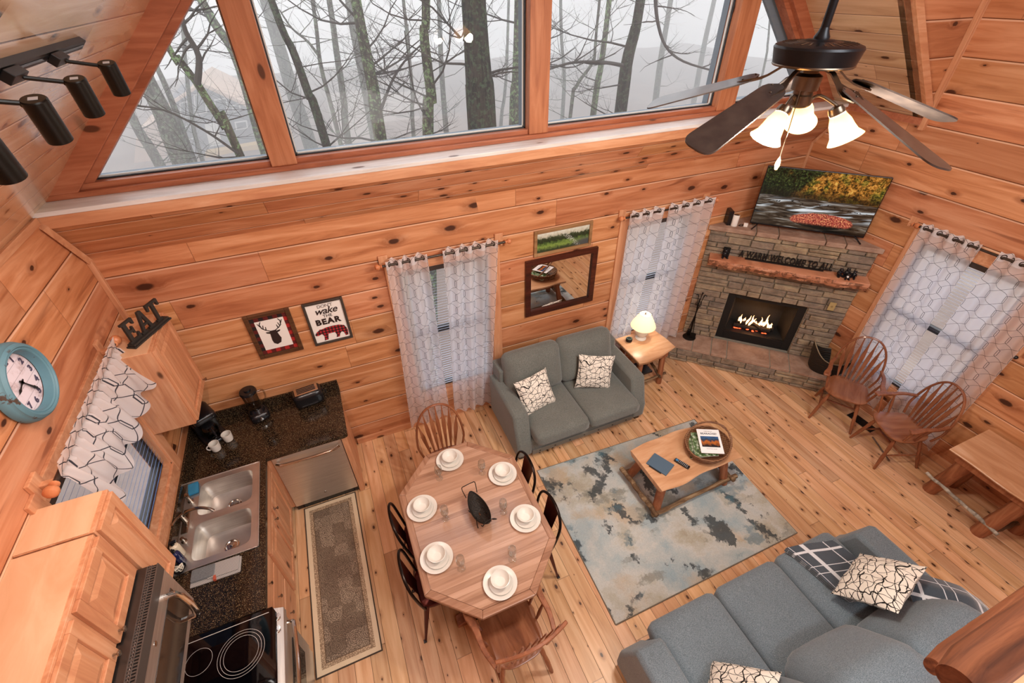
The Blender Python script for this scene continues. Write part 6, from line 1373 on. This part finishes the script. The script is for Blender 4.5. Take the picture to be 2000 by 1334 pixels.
# television and the boxes beside it
def tvm():
    n = NT('river_screen'); P = n.tc('UV'); X = n.xyz(P); u, v = X[0], X[1]
    Q = n.comb(n.m('MULTIPLY', u, 1.75), v)
    a = n.noise(Q, 9, 6, .3, .65); b = n.noise(Q, 26, 7, .6, .72); c3 = n.noise(n.mapp(Q, (1, 1, 1), (4, 2, 0)), 3.2, 4)
    fol = n.ramp(n.m('ADD', n.m('MULTIPLY', b, .6), n.m('MULTIPLY', a, .4)), [(.40, '14100a'), (.46, '4a3612'), (.51, '9a6024'), (.57, 'c88a3c'), (.64, 'd8b45c')]); fol = n.mix(n.m('MULTIPLY', n.step(n.noise(Q, 5, 4), .48, .6), .6), fol, n.ramp(b, [(.38, '1c2410'), (.5, '5a6022'), (.62, 'a89a3c')]))
    grn = n.ramp(b, [(.40, '090c07'), (.52, '1c2614'), (.66, '565f2e')])
    fol = n.mix(n.step(n.m('SUBTRACT', n.m('ADD', c3, -.08), n.m('ADD', u, n.m('MULTIPLY', v, -.15))), .0, .25), fol, grn)
    fol = n.mix(n.m('MULTIPLY', n.step(v, .74, .58), .8), fol, '1d170c'); fol = n.mix(n.m('MULTIPLY', n.step(n.noise(n.comb(n.m('MULTIPLY', u, 60), n.m('MULTIPLY', v, 5)), 1, 3, .5), .58, .66), .7), fol, '15110b')
    wv = n.noise(n.comb(n.m('MULTIPLY', u, 3.2), n.m('MULTIPLY', v, 17)), 1.5, 4, 1.2); wv2 = n.noise(n.comb(n.m('MULTIPLY', u, 2), n.m('MULTIPLY', n.m('SUBTRACT', v, n.m('MULTIPLY', u, .25)), 9)), 1.6, 3, .6)
    wat = n.ramp(wv, [(.3, '15100c'), (.48, '3a2c20'), (.6, '665a4e'), (.75, '9c9a98')]); foam = n.m('MULTIPLY', n.step(n.m('ABSOLUTE', n.m('SUBTRACT', v, .36)), .20, .02), n.step(wv2, .50, .68)); wat = n.mix(foam, wat, 'd5dade')
    wat = n.mix(n.m('MULTIPLY', n.step(n.noise(Q, 22, 3), .60, .64), n.step(n.m('ABSOLUTE', n.m('SUBTRACT', v, .43)), .08, .03)), wat, '17130e')
    img = n.mix(n.step(n.m('ADD', v, n.m('MULTIPLY', a, .05)), .545, .565), wat, fol)
    dx = n.m('DIVIDE', n.m('SUBTRACT', u, .60), .28); dy = n.m('DIVIDE', n.m('SUBTRACT', v, .165), .14)
    rd = n.m('SQRT', n.m('ADD', n.m('MULTIPLY', dx, dx), n.m('MULTIPLY', dy, dy))); rd = n.m('ADD', rd, n.m('MULTIPLY_ADD', a, .3, -.15))
    leaf = n.ramp(n.noise(Q, 44, 5, .4, .8), [(.40, '1c0e0c'), (.46, '8a2624'), (.53, 'b85848'), (.62, 'e8b070')]); leaf = n.mix(n.step(n.m('ADD', v, n.m('MULTIPLY', b, .05)), .155, .10), leaf, '17140f')
    img = n.mix(n.step(rd, 1.0, .93), img, leaf)
    img = n.mix(n.m('MULTIPLY', n.step(v, .07, .02), n.step(u, .45, .7)), img, '0d0b08')
    return n.done(n.bsdf('050505', .12, spec=.5, emis=img, estr=.85))
t = thing('television', 'large flat television showing an autumn river, on top of the fireplace', 'television', tuple(FM @ Vector((.98, .06, 1.856))))
TX0, TX1, TZ0, TZ1 = .41, 1.575, 1.90, 2.565
b = FMB(); b.box(TX0, TX1, .085, .12, TZ0, TZ1); b.box(TX0+.25, TX1-.25, .12, .16, TZ0+.05, TZ1-.25); b.build('case', BLK, t, smooth=0, bev=.003)
b = FMB(); b.grid(lambda u, v: (TX0+.008+(TX1-TX0-.016)*u, .0835, TZ0+.018+(TZ1-TZ0-.026)*v), 1, 1); b.build('screen', tvm(), t, smooth=0)
for x, q in ((.50, -1), (1.49, 1)):
    b = FMB(); b.tube([(x+q*.06, .0, 1.861), (x, .08, 1.905)], .008, 6); b.tube([(x+q*.05, .17, 1.861), (x, .10, 1.905)], .008, 6); b.build('stand_foot', BLK, t)
t = thing('media_box', 'black upright media box on the fireplace cap by the back wall', 'box', tuple(FM @ Vector((.145, .08, 1.856)))); b = FMB(); b.M = FM @ T_((.165, .095, 1.943)) @ Rz(.35); b.rbox((0, 0, 0), (.055, .14, .172), .008); b.build('case', BLK, t, smooth=0)
t = thing('wifi_router', 'white oval router tower in front of the black media box', 'router', tuple(FM @ Vector((.245, .03, 1.856)))); b = FMB(); b.M = FM @ T_((.245, .035, 1.857)); b.ring_loft([[(.036*math.cos(a)*s_, .026*math.sin(a)*s_, z) for a in [2*PI*i/24 for i in range(24)]] for z, s_ in ((0, .95), (.004, 1), (.135, 1), (.138, .97))]); b.build('body', WHITEP, t)
b = FMB(); b.M = FM @ T_((.245, .035, 1.857)); b.ring_loft([[(.032*math.cos(a), .022*math.sin(a), z) for a in [2*PI*i/24 for i in range(24)]] for z in (.136, .1395)]); b.build('top_grille', BLK, t)
t = thing('power_adapter', 'small pale plug adapter beside the television foot', 'adapter', tuple(FM @ Vector((.365, .07, 1.856)))); b = FMB(); b.box(.35, .395, .05, .08, 1.857, 1.90); b.build('body', WHITEP, t, smooth=0, bev=.003)
b = FMB(); b.tube(smooth_path([(.37, .085, 1.865), (.33, .10, 1.862), (.30, .06, 1.862), (.33, .045, 1.868), (.36, .09, 1.866)], 5), .004, 6); b.build('cable', BLK, t)
# fire tools, basket
t = thing('fire_tool_set', 'wrought iron fire tools on a round stand at the left of the hearth', 'fire tools', tuple(FM @ Vector((.10, -.12, .245))))
b = FMB(); b.lathe([(.0, .244), (.085, .244), (.088, .250), (.080, .256), (.02, .262), (.010, .27), (.008, .86), (.006, .88)], T_((.10, -.115, 0)), 24); b.build('stand', IRON, t)
b = FMB(); P = [Vector((.10, -.115, .80))+Vector((.035*math.cos(a), .035*math.sin(a)*.6, .03*math.sin(a*2))) for a in [2*PI*i/24 for i in range(25)]]; b.tube(P, .004, 6); b.build('hook_ring', IRON, t)
for nm, dx, dy, hd in (('poker', .045, -.02, 0), ('shovel', -.035, -.03, 1), ('brush', .015, .035, 2)):
    b = FMB(); p0 = Vector((.10+dx*.8, -.115+dy, .93)); p1 = Vector((.10-dx*1.1, -.115+dy*1.1, .30)); b.tube([p0, p1], .005, 7); b.tube([p0, p0+Vector((dx*.3, 0, .03)), p0+Vector((dx*.8, 0, .015))], .008, 7)
    if hd == 1: b.rbox(tuple(p1), (.075, .012, .10), .012)
    if hd == 2: b.rbox(tuple(p1), (.05, .035, .09), .014)
    if hd == 0: b.tube([p1, p1+Vector((.03, 0, -.03)), p1+Vector((.04, 0, .0))], .005, 6)
    b.build(nm, IRON, t, smooth=50)
t = thing('log_basket', 'dark woven basket with a swooping rim on the right of the hearth', 'basket', tuple(FM @ Vector((1.76, -.20, .245))))
def lb(s_, z, lift=0): return [(s_*.245*math.cos(2*PI*i/40), s_*.165*math.sin(2*PI*i/40), z+lift*(.5+.5*math.cos(4*PI*i/40))**1.3) for i in range(40)]
b = FMB(); b.M = FM @ T_((1.765, -.195, .245)) @ Rz(.1); b.ring_loft([lb(.72, 0), lb(.85, .05), lb(.97, .17, .10), lb(1.05, .22, .18), lb(1.0, .215, .18), lb(.92, .16, .10), lb(.80, .05), lb(.65, .012), lb(.05, .01)], True, False); b.build('body', weave('black_weave', '0e0b09', '3a2f25', 60), t, smooth=60)
b = FMB(); b.M = FM @ T_((1.765, -.195, .245)) @ Rz(.1); P = [Vector(p) for p in lb(1.03, .222, .18)]; b.tube(P+[P[0]], .006, 6); b.build('rim_cord', plain('rim_cord', '8f8068', .8), t)
# ------------------------------------------------------------------ wall mirror and landscape above the loveseat
t, c = framed('wall_mirror', 'dark framed wall mirror above the loveseat', 'mirror', 1.75, 2.62, 1.20, 1.90, .062, wood('mahogany', ['2a120c', '431d14', '5a2a1c'], 0, rough=.3), th=.035, content='mirror_glass', cmat=plain('mirror_silver', 'e8e8e8', .01, 1))
def landm():
    n = NT('landscape_print'); P = n.tc('UV'); X = n.xyz(P); Q = n.comb(n.m('MULTIPLY', X[0], 3.2), X[1]); a = n.noise(Q, 6, 5, .3, .65); v = n.m('ADD', X[1], n.m('MULTIPLY_ADD', a, .5, -.25))
    c = n.ramp(v, [(.1, '33402a'), (.28, '7d9a4a'), (.40, '4f6b34'), (.52, '1d2a1b'), (.68, '39462c'), (.78, 'b9bcab'), (.95, 'd9dcd2')]); s_ = n.step(n.m('ABSOLUTE', n.m('SUBTRACT', n.m('SUBTRACT', X[0], .62), n.m('MULTIPLY', n.m('SUBTRACT', .5, X[1]), .4))), .07, .03)
    c = n.mix(n.m('MULTIPLY', s_, n.step(n.noise(Q, 18, 3), .5, .58)), c, 'c9d0cf'); return n.done(n.bsdf(n.mix(n.m('MULTIPLY', n.step(X[1], .5, .2), n.step(X[0], .6, .9)), c, '4a4f50'), .4))
framed('picture', 'long framed landscape with a waterfall, hung just above the mirror', 'picture', 1.845, 2.525, 1.93, 2.215, .035, wood('tan_frame', ['7a5a3a', '96724d', 'ad8a63'], 0), content='print', cmat=landm())
# ------------------------------------------------------------------ sheer curtains
SHEER = sheer('sheer_trellis', 5, 7.0, .64, 'f8fafe', .019); RODM = plain('bronze_rod_dark', '4a4038', .35, .7)
def curtain(label, fr, u0t, u1t, u0b, u1b, z1, z0, waves=4, amp=.034, seed=0, group=None):
    R = random.Random(seed); ph = R.uniform(0, 1)
    def fn(u, v):
        k = 1-v; a0 = u0t+(u0b-u0t)*k; a1 = u1t+(u1b-u1t)*k
        uu = u+.012*math.sin(u*11+ph)*k
        w_ = math.sin(uu*2*PI*waves+PI/2)
        z = z0+(z1-z0)*v+(.006*math.cos(uu*4*PI*waves) if v > .965 else 0)+(.02*math.sin(u*9+ph) if v < .02 else 0)
        return fr(a0+(a1-a0)*u+.006*math.sin(k*5+u*7), amp*w_*(1-.35*k*math.sin(u*5+ph)**2)+.012*math.sin(k*4+ph+u*3)*k, z)
    t = thing('sheer_curtain', label, 'curtain', tuple(Vector(fn(.5, 0))), group=group)
    b = MB(); b.grid(fn, 96, 60); b.build('sheer_cloth', SHEER, t, smooth=80)
    for i in range(2*waves):
        u = (i+.5)/(2*waves); p = Vector(fn(u, .983)); q = Vector(fn(u+.004, .983)); p.z = z0+(z1-z0)*.981
        M = along(p, p+(Vector(fn(u+.001, .983))-Vector(fn(u-.001, .983))).cross(Vector((0, 0, 1))))
        b = MB(); b.M = M; b.ring_loft([[(r_*math.cos(a), r_*math.sin(a), z) for a in [2*PI*j/16 for j in range(16)]] for r_, z in ((.017, -.003), (.024, -.002), (.024, .002), (.017, .003))], True, False); b.build('grommet', RODM, t)
    return t
def rod(label, fr, u0, u1, z=2.215):
    t = thing('curtain_rod', label, 'curtain rod', tuple(Vector(fr((u0+u1)/2, 0, z))), group='bronze curtain rods with pine finials')
    b = MB(); b.tube([fr(u0, 0, z), fr(u1, 0, z)], .0115, 12); b.build('rod', RODM, t)
    for u, s in ((u0, -1), (u1, 1)):
        b = MB(); b.lathe(fin, along(fr(u-s*.005, 0, z), fr(u+s, 0, z)) @ Matrix.Scale(.82, 4), 18); b.build('finial', FINW, t)
        a = Vector(fr(u-s*.045, -.105, z-.04)); c = Vector(fr(u-s*.015, .0, z+.02)); lo = [min(a[i], c[i]) for i in range(3)]; hi = [max(a[i], c[i]) for i in range(3)]
        b = MB(); a = Vector(fr(u-s*.045, -.105, z-.035)); c = Vector(fr(u-s*.022, -.012, z-.013)); lo = [min(a[i], c[i]) for i in range(3)]; hi = [max(a[i], c[i]) for i in range(3)]; b.box(lo[0], hi[0], lo[1], hi[1], lo[2], hi[2])
        a = Vector(fr(u-s*.075, -.105, z-.06)); c = Vector(fr(u+s*.01, -.085, z+.055)); lo = [min(a[i], c[i]) for i in range(3)]; hi = [max(a[i], c[i]) for i in range(3)]; b.box(lo[0], hi[0], lo[1], hi[1], lo[2], hi[2]); b.build('bracket', W_pineZ, t, smooth=0, bev=.004)
fb = lambda u, d, z: (u, 3.78-d, z)
fr_ = lambda u, d, z: (5.40-d*.7, u, z)
rod('dark curtain rod over the window between the kitchen pictures and the mirror', fb, .31, 1.495)
curtain('sheer trellis curtain, left panel of the window nearest the dining table', fb, .345, .715, .265, .735, 2.262, .10, 3, seed=1)
curtain('sheer trellis curtain, right panel of the window nearest the dining table', fb, .865, 1.405, .795, 1.255, 2.262, .12, 4, seed=2)
rod('dark curtain rod over the window between the mirror and the fireplace', fb, 2.85, 4.045)
curtain('sheer trellis curtain behind the table lamp, left panel', fb, 2.895, 3.33, 2.85, 3.16, 2.262, .12, 3, seed=3)
curtain('sheer trellis curtain beside the fireplace, right panel of its window', fb, 3.39, 4.025, 3.36, 3.98, 2.262, .30, 4, seed=4)
rod('dark curtain rod over the window in the right wall', fr_, 2.46, 1.26)
curtain('sheer trellis curtain on the right wall, panel nearest the fireplace', fr_, 2.37, 1.85, 2.36, 1.83, 2.262, .12, 4, seed=5)
curtain('sheer trellis curtain on the right wall, panel behind the angled armchair', fr_, 1.71, 1.15, 1.76, 1.19, 2.262, .12, 4, seed=6)
# ------------------------------------------------------------------ ceiling fan
FC = (1.905, 1.475); FMET = plain('fan_gunmetal', '23262b', .38, .5); FPEW = plain('fan_pewter', '75695c', .3, .9)
t = thing('ceiling_fan', 'five-blade dark ceiling fan with three lit bell shades', 'ceiling fan', (FC[0], FC[1], 3.9))
FT = T_((FC[0], FC[1], 0))
b = MB(); b.tube([(FC[0], FC[1], 3.99), (FC[0], FC[1], RZ-.03)], .0155, 14); b.lathe([(.028, 4.005), (.028, 4.015), (.020, 4.03), (.017, 4.04), (.0155, 4.045)], FT, 20); b.build('downrod', FMET, t)
b = MB(); b.lathe([(.06, RZ-.14), (.075, RZ-.10), (.075, RZ-.04)], FT, 20); b.build('canopy', FMET, t)
b = MB(); b.lathe([(.05, 3.920), (.140, 3.922), (.147, 3.928), (.156, 3.972), (.158, 3.980), (.154, 3.988), (.135, 3.995), (.07, 4.001), (.055, 4.002), (.05, 4.006), (.03, 4.008), (0, 4.008)], FT, 56); hs = b.build('motor_housing', FMET, t)
b = MB()
for i in range(30):
    a = 2*PI*i/30; M = FT @ Rz(a); b.M = M; b.add([(.082, -.0025, 3.9985), (.132, -.004, 3.9945), (.132, .004, 3.9945), (.082, .0025, 3.9985), (.082, -.0025, 4.001), (.132, -.004, 3.9965), (.132, .004, 3.9965), (.082, .0025, 4.001)], [(4, 5, 6, 7), (0, 1, 5, 4), (2, 3, 7, 6), (1, 2, 6, 5), (3, 0, 4, 7)])
b.build('vent_slots', BLK, hs, smooth=0)
b = MB(); b.lathe([(.120, 3.917), (.145, 3.919), (.149, 3.924), (.147, 3.928)], FT, 56, caps=False); b.build('trim_ring', FPEW, hs)
b = MB(); b.lathe([(.03, 3.925), (.034, 3.895), (.044, 3.89), (.052, 3.885), (.050, 3.835), (.038, 3.832), (.037, 3.82), (.043, 3.815), (.043, 3.782), (.034, 3.772), (.016, 3.767), (0, 3.765)], FT, 32); lk = b.build('light_kit', FPEW, t)
def bladem():
    n = NT('fan_blade_finish'); P = n.tc(); g = n.noise(n.mapp(P, (6, 6, 6)), 3, 5); return n.done(n.bsdf(n.ramp(g, [(.3, '332f30'), (.7, '4c4440')]), .3, spec=.6, coat=.4))
BL = bladem()
for k in range(5):
    a = math.radians(119.6+72*k); M = FT @ Rz(a); b = MB(); b.M = M
    r0, r1 = .185, .645; zc = lambda r: 3.868-(r-.185)*.34; pit = -.24
    prof = []
    nn_ = 26
    up = []; dn = []
    for i in range(nn_+1):
        q = i/nn_; r = r0+(r1-r0)*q; q = 1-(1-q)**1.6 if i > nn_//2 else q*(1-.5**1.6)/.5; r = r0+(r1-r0)*q; w_ = .046+.020*q
        if q < .12: w_ *= math.sqrt(max(.05, 1-((.12-q)/.12)**2))
        if q > .86: w_ *= max(.03, 1-((q-.86)/.1401)**3.2)**(1/3.2)
        up.append((r, w_)); 
    rings = [[(r, w_, zc(r)+pit*w_+h) if j == 0 else (r, -w_, zc(r)-pit*w_+h) for h in (.003, -.003) for j in ((0, 1) if h > 0 else (1, 0))] for r, w_ in up]
    b.ring_loft(rings); bl = b.build('blade', BL, t, smooth=40)
    b = MB(); b.M = M; b.strip([(.07, 0, 3.918), (.11, 0, 3.905), (.15, 0, 3.875), (.18, .0, 3.860), (.215, .0, 3.850), (.26, 0, 3.836)], [.014, .010, .010, .022, .034, .018], (0, 1, .2), .006)
    for r, y in ((.205, .025), (.205, -.025), (.245, 0)): b.ell((r, y, zc(r)+pit*y+.004), (.005, .005, .003), 8, 5)
    b.build('blade_iron', FPEW, bl, smooth=50)
SHM = shade_m('lit_frosted_shade', 'ffe9c4', .75, ec='ffc878')
for ang, rr, zz_ in ((28, .10, 3.785), (306, .135, 3.775), (190, .095, 3.775)):
    a = math.radians(ang); d = Vector((math.cos(a), math.sin(a), 0)); c0 = Vector((FC[0], FC[1], 3.80)); e = Vector((FC[0], FC[1], zz_))+d*rr
    b = MB(); b.tube(smooth_path([c0+d*.035, c0+d*.065+Vector((0, 0, .018)), e+Vector((0, 0, .012)), e], 4), .006, 8); b.lathe([(.010, -.012), (.026, -.006), (.030, .010), (.028, .022)], along(e, e+d*.7+Vector((0, 0, -1))), 20); arm_ = b.build('lamp_arm', FPEW, t)
    b = MB(); b.lathe([(.026, .012), (.030, .030), (.040, .055), (.044, .080), (.050, .105), (.066, .130), (.064, .131), (.047, .106), (.041, .08), (.037, .056), (.027, .031)], along(e, e+d*.7+Vector((0, 0, -1))), 32, caps=False); b.build('glass_shade', SHM, t, smooth=70)
    p = along(e, e+d*.7+Vector((0, 0, -1))) @ Vector((0, 0, .075)); b = MB(); b.ell(tuple(p), (.018, .018, .018)); b.build('bulb', emitter('fan_bulb_%d' % ang, 'ffe2b8', 7), t)
    q = along(e, e+d*.7+Vector((0, 0, -1))) @ Vector((0, 0, .155)); light('fan_bulb_light_%d' % ang, 'POINT', q, 50, (1, .88, .74), .05)
b = MB(); ch = [Vector((FC[0]-.045, FC[1]-.02, 3.84)), Vector((FC[0]-.05, FC[1]-.03, 3.72)), Vector((FC[0]-.045, FC[1]-.03, 3.585))]; b.tube(ch, .0022, 6); b.build('pull_chain', FPEW, t)
b = MB(); b.lathe([(.002, 0), (.009, -.02), (.011, -.035), (.006, -.055), (0, -.06)], T_(ch[2]), 12); b.build('pull_knob', plain('pull_knob_wood', 'c9a06a', .4), t)
# ------------------------------------------------------------------ track lights on the left slope
t = thing('track_light_rail', 'black track light rail on the left ceiling slope', 'track light', (-.72, 1.8, 4.03))
SL = Matrix(((.7071, 0, -.7071, 0), (0, 1, 0, 0), (.7071, 0, .7071, 0), (0, 0, 0, 1)))           # local x up the slope, -z into the room... normal (-,+)
def sl(x, y, h): "x: world x on the slope, h: distance off the ceiling into the room"; return Vector((x+.7071*h, y, ZT+(x-XL)-.7071*h))
def slbox(mb, x, y, h0, h1, wx, wy):
    c = []
    for h in (h0, h1):
        for yy in (y-wy/2, y+wy/2):
            for q in (-wx/2, wx/2): p = sl(x, yy, h); c.append((p.x+q*.7071, p.y, p.z+q*.7071))
    mb.add(c, [(0, 2, 3, 1), (4, 5, 7, 6), (0, 1, 5, 4), (2, 6, 7, 3), (0, 4, 6, 2), (1, 3, 7, 5)])
TXX = -.735
b = MB(); slbox(b, TXX, 1.62, .0, .022, .036, 1.98); b.build('rail', BLKM, t, smooth=0)
b = MB(); slbox(b, TXX, 1.62, .022, .024, .010, 1.94); b.build('rail_channel', BLK, t, smooth=0)
TH = plain('track_head_black', '1d1b18', .35, .6)
for i, y in enumerate((2.30, 1.925, 1.595, 1.275)):
    lb_ = ['farthest black spot head, nearest the gable window', 'second black spot head from the gable window end of the track', 'third black spot head from the gable window end of the track', 'black spot head cut by the left edge of the photo'][i]
    t = thing('track_spotlight', lb_, 'spotlight', tuple(sl(TXX, y, .03)), group='spot heads on the ceiling track')
    b = MB(); slbox(b, TXX, y-.05, .024, .05, .032, .10); b.build('adapter', BLKM, t, smooth=0, bev=.002)
    p0 = sl(TXX, y-.03, .05); hc = Vector((-.600, y+.015, 3.985)); b = MB(); b.tube([p0, hc+Vector((-.022, -.004, -.008))], .006, 8); b.ell(tuple(hc+Vector((-.022, -.004, -.01))), (.009, .009, .009)); b.build('arm', TH, t)
    A_ = hc; B_ = hc+Vector((-.004, .028, -.105))
    b = MB(); b.lathe([(0, .0), (.026, .0), (.0285, .003), (.0285, .106), (.026, .107), (.025, .095), (0, .094)], along(A_, B_), 28); hd = b.build('head', TH, t)
    b = MB(); b.lathe([(.0245, .096), (0, .0961)], along(A_, B_), 20, caps=False); b.build('lens', emitter('spot_lens_%d' % i, 'ffdcb0', 8), hd)
    b = MB(); b.M = along(A_, B_); b.box(-.010, .010, -.008, .008, -.0008, .0001); b.build('rating_sticker', plain('sticker_%d' % i, 'c9c9cc', .5), hd, smooth=0)
    light('track_spot_light_%d' % i, 'SPOT', B_+Vector((0, .004, -.008)), 22, (1, .78, .68), .025, aim=(-.75, y+.25, 0), spot=2.5, blend=.9)
